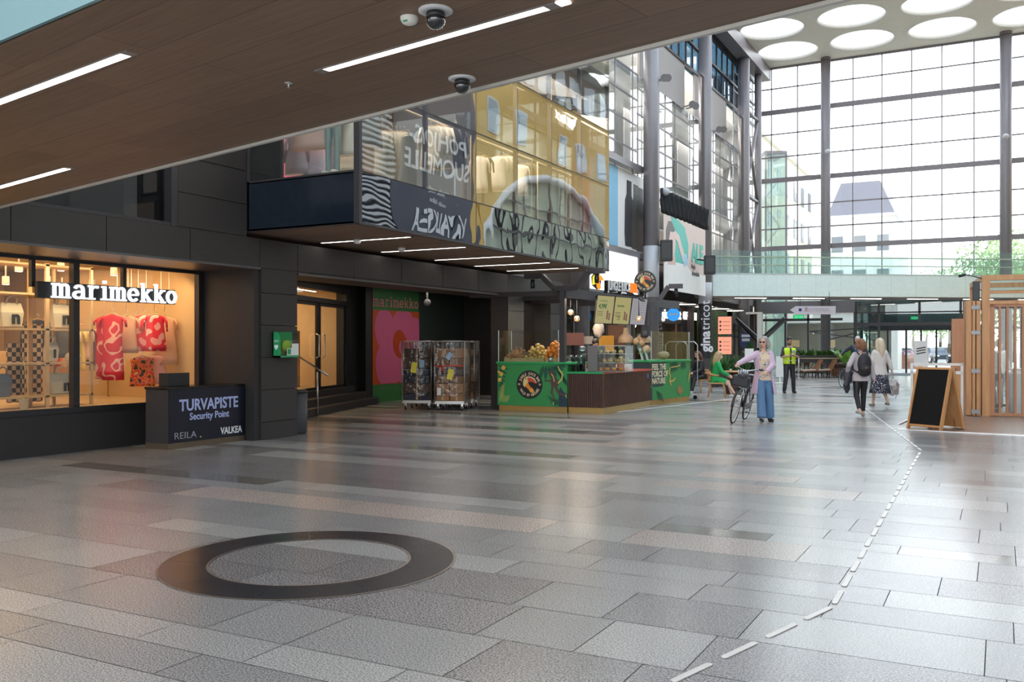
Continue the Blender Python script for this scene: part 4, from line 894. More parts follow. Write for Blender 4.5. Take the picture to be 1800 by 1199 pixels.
# ---------------------------------------------------------------- defibrillator cabinet on the pillar
p = onX(482, 606, XF); r = empty('defibrillator_cabinet', (XF+.01, 12.07, 1.40), 0, 'green and clear AED box on the stone pillar', 'defibrillator')
GRN = flat((.02, .33, .12))
b = MB(); pr = [(0, 0), (.17, 0), (.17, .03), (.03, .03), (.03, .45), (.0, .45)]
b.box(0, .17, -.17, .30, 0, .03); b.box(0, .02, -.17, .30, 0, .44)
side = [(0, 0), (.17, 0), (.17, .30), (.14, .38), (.08, .44), (0, .44)]
b.prism([(x, z) for x, z in side], -.17, -.155, 'y'); b.build('case', GRN, r)
b = MB(); P = [(.17, .03), (.17, .30), (.14, .38), (.08, .44)]
for (xa, za), (xb, zb) in zip(P, P[1:]): b.add([(xa, -.15, za), (xa, .30, za), (xb, .30, zb), (xb, -.15, zb)], [(0, 1, 2, 3)])
b.build('clear_lid', glass('lid_glass', (.75, .9, .8), .12), r)
b = MB(); b.ball((.09, .08, .20), .1, sq=(.7, 1.2, 1)); b.build('yellow_unit', flat((.45, .62, .08)), r)
b = MB(); b.box(.172, .175, .0, .29, .035, .16); b.box(.172, .175, .12, .29, .16, .24); b.build('paper_label', flat((.75, .78, .76)), r)
b = MB(); b.box(.176, .178, .01, .09, .05, .15); b.build('green_sticker', GRN, r)
b = MB(); T = frame((.085, -.172, .18), (1, 0, 0), (0, 0, 1)); poly(b, [(0, -.05), (.045, 0), (.04, .035), (.02, .04), (0, .025), (-.02, .04), (-.04, .035), (-.045, 0)], 0, .002, T); b.build('heart_mark', flat((.8, .85, .8)), r)
text_mesh('lettering', 'AED', .055, WH, r, frame((.085, -.172, .28), (1, 0, 0), (0, 0, 1)), .003)
# waste bin behind the pillar
r = empty('waste_bin', (-11.35, 12.85, 0), 0, 'dark grey round waste bin behind the stone pillar', 'bin'); b = MB(); b.lathe([(.18, 0), (.2, .04), (.2, .74)], n=24); b.build('body', flat((.045, .045, .055)), r); b = MB(); b.lathe([(.205, .74), (.205, .78), (.17, .80), (.13, .79)], n=24); b.build('rim', 'black', r)
# ---------------------------------------------------------------- bank-like shop door on the slanted wall
A2 = math.atan2(.9475, -.3196)
def dtf(t, z, off): p = diag(t, z, off); return frame(p, dd, (0, 0, 1))
r = empty('shop_door', diag(6.2, .5), A2, 'black-framed glass double door in the slanted dark recess', 'door')
def dd_(name, m, *bx):
    b = MB()
    for q in bx: b.box(*q)
    return b.build(name, m, r)
dd_('frame', 'black', (-3.6, 2.1, -.06, .06, 2.5, 2.62), (1.85, 2.1, -.08, .08, 0, 2.5), (-3.6, -3.5, -.08, .08, 0, 2.5), (-3.6, 2.1, -.08, .08, 2.18, 2.30))
for nm, x0, x1 in (('door_leaf', -1.75, -.02), ('door_leaf', .02, 1.84)):
    l = dd_(nm, 'black', (x0, x0+.10, -.03, .03, 0, 2.18), (x1-.10, x1, -.03, .03, 0, 2.18), (x0, x1, -.03, .03, 0, .07), (x0, x1, -.03, .03, 2.10, 2.18))
    g = MB(); g.box(x0+.1, x1-.1, -.004, .004, .07, 2.10); g.build('pane', 'clear', l)
    h = MB(); xx = x1-.2 if x0 < 0 else x0+.16; h.tube([(xx, -.04, .8), (xx, -.12, .84), (xx, -.12, 1.36), (xx, -.04, 1.4)], .017, 8); h.build('handle', 'steel', l)
dd_('fanlight', 'clear', (-3.5, 1.85, -.004, .004, 2.30, 2.5))
h = MB(); h.box(-3.5, -1.77, -.004, .004, .02, 2.18); h.build('side_pane', 'clear', r)
BK = mat('bank_wall', (.72, .52, .32), .8)
b = MB(); dbox(b, 2.2, 9.6, -4.1, -4.0, .3, 3.25); dbox(b, 8.32, 8.4, -4.0, -.3, .3, 3.25)
b.prism([(-13.2, 11.72), (-17.6, 11.72), (-17.6, 11.8), (-13.2, 11.8)], .3, 3.25); struct(b, 'wall_bank', BK)
b = MB(); dbox(b, 2.0, 8.3, -4.0, .0, .44, .5); struct(b, 'floor_bank', SFL)
b = MB(); dbox(b, 2.0, 8.3, -4.0, -.1, 3.22, 3.25); struct(b, 'ceiling_bank', 'white')
c = diag(5.6, 3.15, -2); area('bank_lamp', c, (0, 0, A2), 4, 2.5, 110, (1, .68, .38))
q = diag(4.9, .5, -1.6); r = empty('display_stand', q, A2, 'low pale cabinet and sheet panels inside the slanted glass door', 'cabinet')
dd_('cabinet', 'beige_frame', (-.5, .5, -.3, .3, 0, .85)); dd_('panel', flat((.40, .50, .62)), (-.4, .1, .0, .03, .9, 1.75)); dd_('sheet', flat((.8, .78, .7)), (.12, .45, .0, .03, .9, 1.45))
q = diag(7.3, .5, -1.2); r = empty('garment_display', q, A2, 'slim pale showcase with a pink garment behind the right door leaf', 'showcase')
dd_('frame', 'beige_frame', (-.28, -.24, -.15, .15, 0, 1.5), (.24, .28, -.15, .15, 0, 1.5), (-.28, .28, -.15, .15, 1.46, 1.5), (-.28, .28, -.15, .15, 0, .3))
garment('hanging_shirt', q+Vector((0, 0, 1.4)), A2, .36, .8, PINKC, 'pink garment inside the slim showcase behind the glass door', .3, seed=77)
# hand rail by the steps
r = empty('hand_rail', diag(4.3, 0, .74), A2, 'slim steel hand rail beside the dark steps', 'handrail')
b = MB(); b.tube([(0, 0, 0), (0, 0, 1.0)], .02, 8); b.build('post', 'steel', r); b = MB(); b.tube([(0, .6, .5), (0, .6, 1.42)], .02, 8); b.build('post', 'steel', r); b = MB(); b.tube([(0, -.25, .92), (0, 0, 1.08), (0, .5, 1.38), (0, .7, 1.42)], .022, 8); b.build('rail', 'steel', r)
for i in range(2):
    c = diag(3.6+i*.6, 2.85, .55); r = empty('ceiling_light', c, A2, ('upper' if i else 'lower')+' thin light line just inside the slanted recess', 'light'); MB().box(-.45, .45, -.02, .02, 0, .015).build('diffuser', emis('dim_strip', (1, .85, .7), 3), r)
# ---------------------------------------------------------------- orange poster on the recess wall
r = empty('wall_poster', (-15.59, 20.8, 0), 0, 'tall orange poster with a big pink flower shape and marimekko in pink', 'poster')
W = 2.32
PF = lambda y, z, dx=.0: frame((dx, y, z), (0, 1, 0), (0, 0, 1))
def pp(name, pts, m, dx): b = MB(); poly(b, pts, 0, .003, PF(0, 0, dx)); return b.build(name, m, r)
PK = flat((.55, .11, .24)); PG = flat((.03, .16, .045)); OR_ = flat((.48, .07, .015))
pp('sheet', [(0, 0), (W, 0), (W, 3.25), (0, 3.25)], PG, 0)
pp('orange_field', [(0, .50), (W, .50), (W, 2.62), (0, 2.62)], OR_, .004)
def petal(cx, cy, rx, ry, rot): return [(min(W, max(0, cx+rx*math.cos(a)*math.cos(rot)-ry*math.sin(a)*math.sin(rot))), min(2.62, max(.52, cy+rx*math.cos(a)*math.sin(rot)+ry*math.sin(a)*math.cos(rot)))) for a in [2*PI*k/28 for k in range(28)]]
for i, q in enumerate(((.6, 2.05, .50, .62, .25), (1.5, 2.25, .55, .45, 0), (2.1, 1.9, .45, .55, 0), (.75, 1.05, .62, .72, .2), (1.7, .98, .55, .62, -.4), (1.2, 1.55, .5, .5, 0))): pp('petal', petal(*q), PK, .008+.001*i)
pp('flower_heart', petal(1.3, 1.65, .34, .42, .2), flat((.42, .05, .01)), .018)
pp('flower_eye', petal(1.4, 1.55, .16, .2, 0), PK, .022)
slab_word('marimekko', .215, flat((.72, .22, .27)), r, PF(.01, 2.72, .006), .006)
b = MB(); b.box(-14.985, -14.98, 20, 22.2, .30, .47); 
text_mesh('small_lettering', 'MARIKYLÄ OUTLET', .15, flat((.10, .22, .10)), r, PF(.9, .36, .006), .003)
# dome camera hanging in the recess
def dome(name, p, s, label, ceiling=True, base='white'):
    r = empty(name, p, 0, label, 'security camera')
    b = MB(); b.lathe([(.085*s, 0), (.085*s, -.008*s), (.06*s, -.012*s)], n=28); b.build('mount', flat((.62, .62, .63)), r)
    b = MB(); b.lathe([(.045*s, -.01*s), (.05*s, -.04*s)], n=24); b.build('collar', 'black', r)
    b = MB(); b.lathe([(.052*s*math.sin(a), -.045*s-.052*s*math.cos(a)*-1-.052*s*0-.0) for a in (0.01,)]+[(.05*s, -.035*s)]+[(.05*s*math.cos(t), -.045*s-.05*s*math.sin(t)) for t in [PI/2*k/8 for k in range(8)]]+[(.001, -.095*s)], n=28, caps=False); b.build('dome', mat('smoked_dome', (.008, .008, .01), .05, coat=1), r)
    return r
dome('dome_camera', (-2.93, 4.82, ZB), 1.0, 'black dome camera on the timber underside, close to its pale edge'); dome('dome_camera', (-2.45, 3.78, ZB), 1.0, 'black dome camera cut by the top of the frame')
r = empty('smoke_detector', (-2.62, 3.80, ZB), 0, 'white smoke detector beside the topmost dome camera', 'smoke detector'); b = MB(); b.lathe([(.045, 0), (.045, -.012), (.036, -.03), (.02, -.038), (.001, -.04)], n=24, caps=False); b.build('cover', flat((.72, .70, .64)), r); MB().box(-.012, .012, -.038, -.032, -.032, -.02).build('green_label', GRN, r)
r = empty('sprinkler', (-3.94, 4.39, ZB), 0, 'small steel sprinkler head in the timber underside', 'sprinkler'); b = MB(); b.lathe([(.026, 0), (.028, -.004), (.02, -.006), (.006, -.008), (.006, -.03), (.012, -.032)], n=16); b.build('head', 'steel', r)
r = empty('dome_camera', onX(751, 500, -14.0), 0, 'small camera hanging in the dark recess right of the orange poster', 'security camera'); r.location.z = 3.3
b = MB(); b.tube([(0, 0, 0), (0, 0, -.42)], .025, 8); b.build('stem', flat((.5, .5, .5)), r); b = MB(); b.ball((0, 0, -.5), .1); b.build('dome', flat((.15, .15, .16), .2), r)
for i, (px, py) in enumerate(((628, 421), (706, 436))):
    p = at(px, py, 3.5); r = empty('smoke_detector', p, 0, ('first' if i == 0 else 'second')+' round white detector under the glass box, counted from its near corner', 'smoke detector'); b = MB(); b.lathe([(.07, 0), (.07, -.03), (.05, -.07), (.01, -.08)], n=16); b.build('cover', 'white', r)
# ---------------------------------------------------------------- roll cage trolleys with cartons
def roll_cage(x, y, rz, label):
    r = empty('roll_cage', (x, y, 0), rz, label, 'trolley', 'roll cage trolleys in the dark recess')
    W_, Dp, Hh = .74, .84, 1.72
    MB().box(-W_/2, W_/2, -Dp/2, Dp/2, .17, .24).build('base', mat('cage_base', (.5, .5, .48), .4, .6) if 'cage_base' not in D.materials else D.materials['cage_base'], r)
    for sx in (-1, 1):
        b = MB(); X = sx*W_/2
        b.tube([(X, -Dp/2, .2), (X, -Dp/2, Hh), (X, Dp/2, Hh), (X, Dp/2, .2)], .014, 6)
        for k in range(1, 7): b.tube([(X, -Dp/2+Dp*k/7, .24), (X, -Dp/2+Dp*k/7, Hh)], .0045, 5)
        for z in (.5, .95, 1.4): b.tube([(X, -Dp/2, z), (X, Dp/2, z)], .006, 5)
        b.build('side_frame', 'zinc', r)
    b = MB()
    for k in range(7): b.tube([(-W_/2+W_*k/6, Dp/2, .24), (-W_/2+W_*k/6, Dp/2, Hh)], .0045, 5)
    b.tube([(-W_/2, Dp/2, Hh), (W_/2, Dp/2, Hh)], .012, 6); b.build('back_frame', 'zinc', r)
    b = MB(); b.tube([(-W_/2, -Dp/2, Hh-.02), (W_/2, -Dp/2, Hh-.02)], .008, 6); b.tube([(-W_/2, -Dp/2, 1.0), (W_/2, -Dp/2, 1.0)], .006, 6); b.build('front_bar', 'zinc', r)
    for sx in (-1, 1):
        for sy in (-1, 1):
            b = MB(); b.lathe([(.055, -.016), (.06, -.012), (.06, .012), (.055, .016)], (sx*(W_/2-.07), sy*(Dp/2-.08), .06), 16, 'x'); wl = b.build('wheel', 'rubber', r)
            b = MB(); b.box(sx*(W_/2-.07)-.025, sx*(W_/2-.07)+.025, sy*(Dp/2-.08)-.02, sy*(Dp/2-.08)+.02, .06, .17); b.build('fork', 'zinc', wl)
    wr = glass('stretch_wrap', (.86, .86, .86), .05, rough=.15, wavy=.6, wscale=9, graze=.3) if 'stretch_wrap' not in D.materials else D.materials['stretch_wrap']
    b = MB(); zz = [.35, .6, .9, 1.2, 1.5, 1.68]; c_ = [(-W_/2-.02, -Dp/2-.02), (0, -Dp/2-.035), (W_/2+.02, -Dp/2-.02), (W_/2+.035, 0), (W_/2+.02, Dp/2+.02), (0, Dp/2+.03), (-W_/2-.02, Dp/2+.02), (-W_/2-.035, 0), (-W_/2-.02, -Dp/2-.02)]
    b.sheet([[Vector((p_[0]*(1+.02*math.sin(z*9)), p_[1]*(1+.02*math.cos(z*7)), z)) for p_ in c_] for z in zz]); b.build('plastic_wrap', wr, r)
    return r
def carton(cage, x, y, z, sx, sy, sz, m, lab, dark=False, mark=None):
    rt = D.objects[cage]; p = rt.matrix_basis @ Vector((x, y, z)); r = empty('carton', p, rt.rotation_euler.z, lab, 'box', 'cartons in the roll cages')
    MB().box(-sx/2, sx/2, -sy/2, sy/2, 0, sz).build('body', m, r, bevel=.004); MB().box(-.025, .025, -sy/2-.002, sy/2+.002, sz*.0+.01, sz+.002).build('tape', flat((.42, .30, .18)), r)
    return r
CB = [mat('carton_%d' % i, c, .85, var=.15) for i, c in enumerate(((.42, .22, .11), (.34, .17, .08), (.24, .12, .06), (.10, .065, .05), (.035, .04, .06)))]
cages = [(-12.82, 19.1, .35, 'leftmost roll cage trolley with a yellow and a blue tag'), (-12.0, 19.25, .35, 'middle roll cage trolley with a red strap and a yellow tag'), (-11.75, 20.0, .5, 'rear right roll cage trolley beside the stone pillar'), (-13.0, 20.5, .4, 'rear left roll cage trolley, mostly hidden')]
cages = [(-13.0, 19.35, .37, cages[0][3]), (-12.1, 19.45, .37, cages[1][3]), (-12.5, 20.6, .37, cages[2][3]), (-13.45, 20.5, .37, cages[3][3])]
ordn = ['lowest', 'second', 'third', 'fourth', 'fifth', 'sixth', 'topmost']
where = ['leftmost', 'middle', 'rear right', 'rear left']
rnd = random.Random(3)
for ci, (x, y, rz, lab) in enumerate(cages):
    r = roll_cage(x, y, rz, lab); z = .245; k = 0
    while z < 1.5 and k < 7:
        h = rnd.choice((.18, .2, .24)); dk = rnd.choice((3, 4, 4)) if ci == 0 else rnd.choice((0, 0, 1, 2, 3)); o_ = 'layer in the %s roll cage' % where[ci]
        if dk < 3 and ci != 3:
            for s in (-1, 1): carton(r.name, s*.175, -.02, z, .33, .74, h-.012, CB[dk], '%s carton, %s layer up, in the %s roll cage' % ('left' if s < 0 else 'right', ordn[k], where[ci]))
        else: carton(r.name, 0, -.02, z, .68, .74, h-.012, CB[dk], 'wide carton, %s layer up, in the %s roll cage' % (ordn[k], where[ci]))
        z += h; k += 1
def tagc(ci, x, z, rot, col, lab, w_=.07, h=.13):
    x0, y0, rz, _ = cages[ci]; T = Matrix.Translation((x0, y0, 0)) @ Matrix.Rotation(rz, 4, 'Z') @ Matrix.Translation((x, -.465, z)) @ Matrix.Rotation(rot, 4, 'Y'); b = MB(); b.T = T; b.box(-w_, w_, -.002, .002, -h, h); tag(b.build('paper_tag', flat(col)), lab, 'tag')
tagc(0, -.06, 1.06, .15, (.75, .65, .06), 'yellow paper tag on the leftmost roll cage'); tagc(0, .14, 1.16, .1, (.30, .45, .65), 'blue paper tag on the leftmost roll cage', .06, .09)
tagc(1, .03, .90, .2, (.75, .65, .06), 'yellow paper tag on the middle roll cage'); tagc(1, .0, 1.35, .6, (.35, .50, .68), 'blue paper tag on the middle roll cage', .06, .09)
tagc(1, -.25, .48, 0, (.7, .7, .66), 'white paper label low on the middle roll cage', .05, .09)
x0, y0, rz, _ = cages[1]; b = MB(); b.T = Matrix.Translation((x0, y0, 0)) @ Matrix.Rotation(rz, 4, 'Z'); b.tube([(-.38, -.46, 1.13), (-.2, -.47, 1.08), (0, -.47, 1.12), (.37, -.46, 1.1)], .015, 6); b.tube([(-.2, -.47, 1.08), (-.15, -.47, .98)], .02, 6); tag(b.build('red_strap', flat((.65, .06, .03))), 'red strap tied round the middle roll cage', 'strap')
# ---------------------------------------------------------------- clothes upstairs in the glass box
area('upstairs_fill', (-10.2, 15.8, 7.9), (0, .25, 0), 3.0, 9, 1100, (1, .86, .72)); area('upstairs_fill', (-11.0, 15.5, 11.9), (0, 0, 0), 3.5, 8, 400, (1, .9, .78)); area('recess_fill', (-13.6, 22, 3.28), (0, 0, 0), 1.5, 3.5, 30, (1, .88, .76))  # unseen fill lights, added to brighten the upstairs clothes and the recess poster
UC = [(.72, .50, .44), (.75, .62, .56), (.38, .36, .46), (.78, .74, .68), (.74, .72, .64), (.70, .67, .58), (.6, .58, .5), (.8, .78, .72), (.04, .04, .06), (.72, .42, .36)]
def up(px, py, X, w_, L, ci, lab, sl=.2, rz=1.3, fl=1.0, s=0): garment('hanging_shirt' if L < .9 else 'hanging_trousers', onX(px, py, X), rz, w_, L, flat(UC[ci]), lab, sl, fl, 'clothes upstairs in the glass box', seed=s)
def upY(px, py, Y, w_, L, ci, lab, sl=.2, rz=.1, fl=1.0, s=0): garment('hanging_shirt', onY(px, py, Y), rz, w_, L, flat(UC[ci]), lab, sl, fl, 'clothes upstairs in the glass box', seed=s)
upY(548, 205, 11.9, .62, .55, 0, 'puffed pale pink blouse at the end window of the glass box', .2, fl=1.3, s=50); upY(522, 230, 12.1, .40, .75, 2, 'lilac grey shirt under the pink blouse at the end window', .5, fl=1.2, s=51); upY(555, 258, 12.2, .42, .5, 2, 'lilac skirt under the pink blouse at the end window', 0, fl=1.2, s=52)
upY(610, 215, 12.0, .34, .55, 3, 'cream shirt hanging right of the mannequin legs', .3, s=53); upY(610, 255, 12.3, .36, .45, 4, 'beige skirt below the cream shirt at the end window', 0, s=54)
r = empty('mannequin', (onY(585, 300, 11.75).x, 11.75, 4.36), 0, 'pale blue-grey mannequin legs in white shoes at the end window upstairs', 'mannequin')
b = MB()
for s in (-1, 1): b.cone((s*.09, 0, .08), .045, (s*.09, 0, .48), .055); b.cone((s*.09, 0, .48), .055, (s*.08, 0, .95), .085)
b.cone((-.05, 0, .95), .12, (.05, 0, 1.5), .14); b.ball((0, 0, 1.85), .12); b.cone((0, 0, 1.5), .08, (0, 0, 1.75), .05); remesh(b, 'body', flat((.35, .46, .46)), r, .015)
b = MB()
for s in (-1, 1): b.ball((s*.09, -.05, .05), .07, sq=(.8, 1.7, .7))
b.build('shoes', flat((.75, .75, .72)), r); b = MB(); b.lathe([(.20, .9), (.19, 1.15)], n=16); b.build('denim_shorts', flat((.22, .30, .42)), r)
for i in range(7): up(668+i*7, 232, -9.3-.02*i, .26, 1.0, 4+i % 2, ('first', 'second', 'third', 'fourth', 'fifth', 'sixth', 'seventh')[i]+' pair of pale trousers on the rail by the striped window end', 0, .2, .9, 60+i)
up(718, 238, -9.1, .42, 1.05, 6, 'wide sage trousers facing the glass upstairs', 0, 1.4, 1.1, 70)
up(652, 175, -9.0, .5, .75, 7, 'striped white shirt at the near corner upstairs', .4, 1.4, 1.0, 71)
for i, (px, ci) in enumerate(((757, 5), (768, 7), (778, 7), (790, 8), (801, 8))): up(px, 222, -9.4, .40, .8, ci, ('yellowish', 'white long-sleeved', 'cream long-sleeved', 'black', 'rightmost black')[i]+' top on the middle rail upstairs', .5, .6, 1.0, 80+i)
for i, px in enumerate((843, 850, 876, 884, 892)): up(px, 275, -9.6, .36, .75, (7, 8, 7, 4, 7)[i], ('first', 'second', 'third', 'fourth', 'fifth')[i]+' pale top on the far rail upstairs, counted from the banner reflection', .3, .5, 1.0, 90+i)
for i, px in enumerate((915, 925, 935)): up(px, 290, -9.7, .36, .7, (7, 8, 8)[i], ('white', 'black', 'second black')[i]+' top on the last rail upstairs', .3, .5, 1.0, 96+i)
for i, (a_, c_) in enumerate(((12.2, 15.6), (15.9, 18.6), (18.9, 20.6))):
    r = empty('clothes_rail', (-9.45, a_, 4.22), 0, ('near', 'middle', 'far')[i]+' clothes rail upstairs in the glass box', 'clothes rail'); b = MB(); b.tube([(0, 0, 0), (0, 0, 1.62), (0, c_-a_, 1.62), (0, c_-a_, 0)], .02, 6); b.build('frame', flat((.7, .58, .4)), r)
b = MB(); b.box(-12.9, -12.5, 13.6, 15.2, 4.22, 7.9); tag(b.build('pink_partition', flat((.35, .05, .12))), 'deep pink partition upstairs behind the rails', 'partition')
b = MB(); b.box(-13.3, -13.0, 15.4, 17.0, 4.22, 6.4); tag(b.build('dark_partition', flat((.04, .04, .06))), 'dark partition upstairs behind the rails', 'partition')
# ---------------------------------------------------------------- dark shop fronts behind the kiosk and under the tall facade
b = MB(); b.box(-19, -18.9, 24, YB, 0, 3.5); b.box(-19, -13.2, 35.1, 35.3, 0, 3.5); b.box(-19, -13.0, YB-.1, YB, 0, 3.5); b.box(-19, -13, 42.6, 42.8, 0, 3.5); struct(b, 'wall_shops_back', mat('shops_back', (.10, .075, .06), .8))
b = MB(); b.box(-19, -13.2, 25.75, 25.9, 0, 3.5); struct(b, 'wall_recess_end', 'stone_black')
b = MB()
for y0, y1 in ((24.1, 24.6), (27.7, 28.3), (31.5, 31.8), (34.6, 35.6), (41.9, 43.2), (46.5, 47.2), (49.5, 51)): b.box(-13.5, -13.3, y0, y1, 0, 3.5)
b.box(-13.6, -13.3, 35.3, 42, 2.62, 3.45); b.box(-13.5, -13.3, 24.1, 35, 2.9, 3.5); b.box(-13.5, -13.3, 43, 55, 2.9, 3.5)
struct(b, 'wall_shopfront', mat('shopfront_dark', (.035, .03, .028), .5))
b = MB(); b.box(-13.42, -13.40, 24.6, 55, 0, 2.9); struct(b, 'window_20', 'clear')
for i, (y, e, c) in enumerate(((29, 60, (1, .72, .42)), (38, 60, (1, .75, .45)), (46.5, 25, (1, .65, .4)))): area('shop_area_light', (-16, y, 3.4), (0, 0, 0), 3, 5, e, c)
# goods glimpsed inside: coloured shelves
rnd = random.Random(9)
for i in range(9):
    y = 26.8+i*2.0; r = empty('shop_shelf', (-15.8-.4*(i % 2), y, 0), 0, 'dim lit shelf of goods inside the dark shop fronts', 'shelf', 'shelves in the dark shops')
    MB().box(-.2, .2, -.7, .7, 0, 2.1).build('body', flat((.13, .09, .06)), r)
    for k in range(4): MB().box(.2, .3, -.65, .65, .3+k*.45, .34+k*.45+.22*rnd.random()).build('goods', flat(rnd.choice(((.5, .2, .08), (.6, .45, .2), (.12, .25, .08), (.35, .08, .06), (.6, .58, .5)))), r)
for i, (y, z) in enumerate(((36.2, 2.5), (37.4, 2.4), (39.0, 2.5), (40.5, 2.3), (26.5, 2.7), (29.6, 2.6), (32.8, 2.6), (44.6, 2.5), (47.6, 2.6))):
    r = empty('pendant_lamp', (-14.6, y, z), 0, 'small glowing pendant lamp inside the dark shop fronts', 'lamp', 'pendants in the dark shops'); b = MB(); b.ball((0, 0, 0), .07, 10, 6); b.build('bulb', WARM, r); b = MB(); b.tube([(0, 0, .07), (0, 0, 3.5-z)], .008, 5); b.build('cord', 'black', r)
for i in range(10):
    y = 26+i*2.9; r = empty('ceiling_light', (-12.75+.0*i, y, 3.375 if y < 35 else 3.5), 0, 'thin light line under the shop ceiling behind the columns', 'light', 'light lines over the shops'); MB().box(-.35, .5 if y > 35 else .2, -.03, .03, -.02, 0).build('diffuser', STRIP, r)
def sign_text(s, y0, y1, z, h, m, label, X=-13.27, bold=.01, name='shop_sign'):
    r = empty(name, (X, (y0+y1)/2, z), 0, label, 'sign'); o = text_mesh('lettering', s, h, m, r, frame((0, 0, 0), (0, 1, 0), (0, 0, 1)), .05, bold); wd = o.dimensions.y if False else max(v.co.y for v in o.data.vertices)-min(v.co.y for v in o.data.vertices)
    o.scale = (1, (y1-y0)/wd, 1); MB().box(-.03, -.02, -(y1-y0)/2, (y1-y0)/2, -.03, .03).build('rail', 'black', r); return r
LETW = emis('letter_white', (1, 1, 1), 1.1)
sign_text('ginatricot', 38.9, 41.6, 3.02, .60, LETW, 'lit white ginatricot sign over the dark shop door', bold=.012)
sign_text('COFFEE HOUSE', 41.95, 44.2, 3.02, .52, LETW, 'lit white COFFEE HOUSE sign right of the round blue sign', bold=.008)
r = empty('round_sign', (-12.95, 39.5, 3.0), .4, 'round blue illuminated sign hanging in front of the white shop lettering', 'sign'); b = MB(); b.lathe([(.27, -.05), (.29, -.03), (.29, .03), (.27, .05)], n=28, axis='y'); b.build('disc', emis('blue_disc', (.04, .28, .75), 1.0), r); MB().box(-.3, -.02, -.01, .01, .3, .36).build('bracket', 'black', r); MB().box(-.2, .2, -.058, -.05, -.02, .05).build('white_bar', flat((.7, .8, .9)), r)
r = empty('round_sign', (-12.9, 31.8, 2.7), 0, 'smaller round blue sign seen beside the menu boards', 'sign'); b = MB(); b.lathe([(.26, -.05), (.28, 0), (.26, .05)], n=24, axis='y'); b.build('disc', D.materials['blue_disc'], r); MB().box(-.35, -.02, -.01, .01, .2, .26).build('bracket', 'black', r)
# vertical lettering wrapped on the third column
p = far(1246, 42.3); r = empty('column_sign', (XC, 42.6, 0), 0, 'white vertical ginatricot lettering on the dark column', 'sign')
vd = Vector((p.x, p.y, 0)); tc_ = (Vector((0, 0, 0))-Vector((XC, 42.6, 0))).normalized(); side = Vector((-tc_.y, tc_.x, 0))
C0 = tc_*.325
b = MB(); b.lathe([(.312, 1.0), (.316, 1.02), (.316, 4.1), (.312, 4.12)], n=28, caps=False); b.build('dark_wrap', flat((.03, .028, .032)), r)
o1 = text_mesh('lettering', 'gina', .62, flat((.85, .85, .88)), r, frame((C0.x+side.x*.02, C0.y+side.y*.02, 1.32), (0, 0, 1), (-side.x, -side.y, 0)), .01, .02, 1, 'LEFT')
wx = max(v.co.z for v in o1.data.vertices)
o2 = text_mesh('lettering', 'tricot', .62, flat((.85, .85, .88)), r, frame((C0.x+side.x*.02, C0.y+side.y*.02, wx+.04), (0, 0, 1), (-side.x, -side.y, 0)), .01, .0, 1, 'LEFT')
# orange menu light boxes
for i, (z0, z1) in enumerate(((2.06, 3.0), (1.05, 1.98))):
    p = far(1274, 46.0); r = empty('menu_lightbox', (p.x, p.y, z0+.1), math.atan2(tc_.y, tc_.x)+PI/2, ('lower' if i else 'upper')+' salmon-coloured menu light box by the coffee house', 'sign')
    MB().box(-.36, -.32, .02, .07, -z0-.1, 0).build('post', 'black', r); MB().box(.32, .36, .02, .07, -z0-.1, 0).build('post', 'black', r); MB().box(-.36, .36, 0, .08, 0, z1-z0).build('case', 'black', r); MB().box(-.33, .33, -.006, 0, .03, z1-z0-.03).build('face', emis('salmon_%d' % i, (.90, .36, .24), .85), r)
    b = MB()
    for k in range(3): b.box(-.26, -.17, -.01, -.006, .2+k*.2, .30+k*.2); b.box(-.1, .25, -.01, -.006, .24+k*.2, .26+k*.2)
    b.build('menu_print', flat((.15, .05, .06)), r)
MB_ = MB(); MB_.box(-13.2, -12.9, 43.9, 48.5, 0, 3.4); tag(MB_.build('plant_wall', ramp_mat('plant_wall', [(0, (.02, .06, .015)), (.45, (.05, .13, .03)), (.6, (.16, .05, .02))], 9, .9, 'noise')), 'dark leafy green wall by the coffee house', 'green wall')
# stone-coloured shop fascia next to the kiosk and the far gable of the recess
# ---------------------------------------------------------------- juice bar kiosk
KX0, KX1 = -11.55, -8.25
kd = Vector((.999, .044, 0)).normalized()
def KP(s, o=0, z=0): n = Vector((kd.y, -kd.x, 0)); p = Vector((-10.98, 19.75, z))+kd*s+n*o; return p
AK = math.atan2(kd.y, kd.x)
r = empty('juice_counter', KP(0), AK, 'green juice bar counter with a round toucan logo and a monkey', 'counter')
CL = 1.86
MB().box(.03, CL-.02, .03, .7, 0, .14).build('kick_plate', 'gold', r)
MB().box(0, CL, 0, .72, .14, 1.16).build('body', 'green', r)
MB().box(-.03, CL+.22, -.03, .8, 1.16, 1.21).build('top', mat('green_top', (.03, .36, .12), .35), r, bevel=.004)
KF = lambda x, z, d=.002: frame((x, -d, z), (1, 0, 0), (0, 0, 1))
DG = flat((.012, .09, .05)); YL = flat((.62, .55, .16)); OG = flat((.70, .25, .03)); CRM = flat((.72, .62, .42)); BR = flat((.10, .05, .045)); RD = flat((.60, .08, .05))
def art(par, name, pts, m, d=.0, FR=KF): b = MB(); poly(b, pts, 0, .002, FR(0, 0, d)); return b.build(name, m, par)
def leaf(par, x, z, L, a, m, d, FR=KF, wd=.22): ca, sa = math.cos(a), math.sin(a); return art(par, 'leaf_print', [(x+L*(u*ca-v*sa), z+L*(u*sa+v*ca)) for u, v in ((0, 0), (.3, wd), (.7, wd*.8), (1, 0), (.7, -wd*.8), (.3, -wd))], m, d, FR)
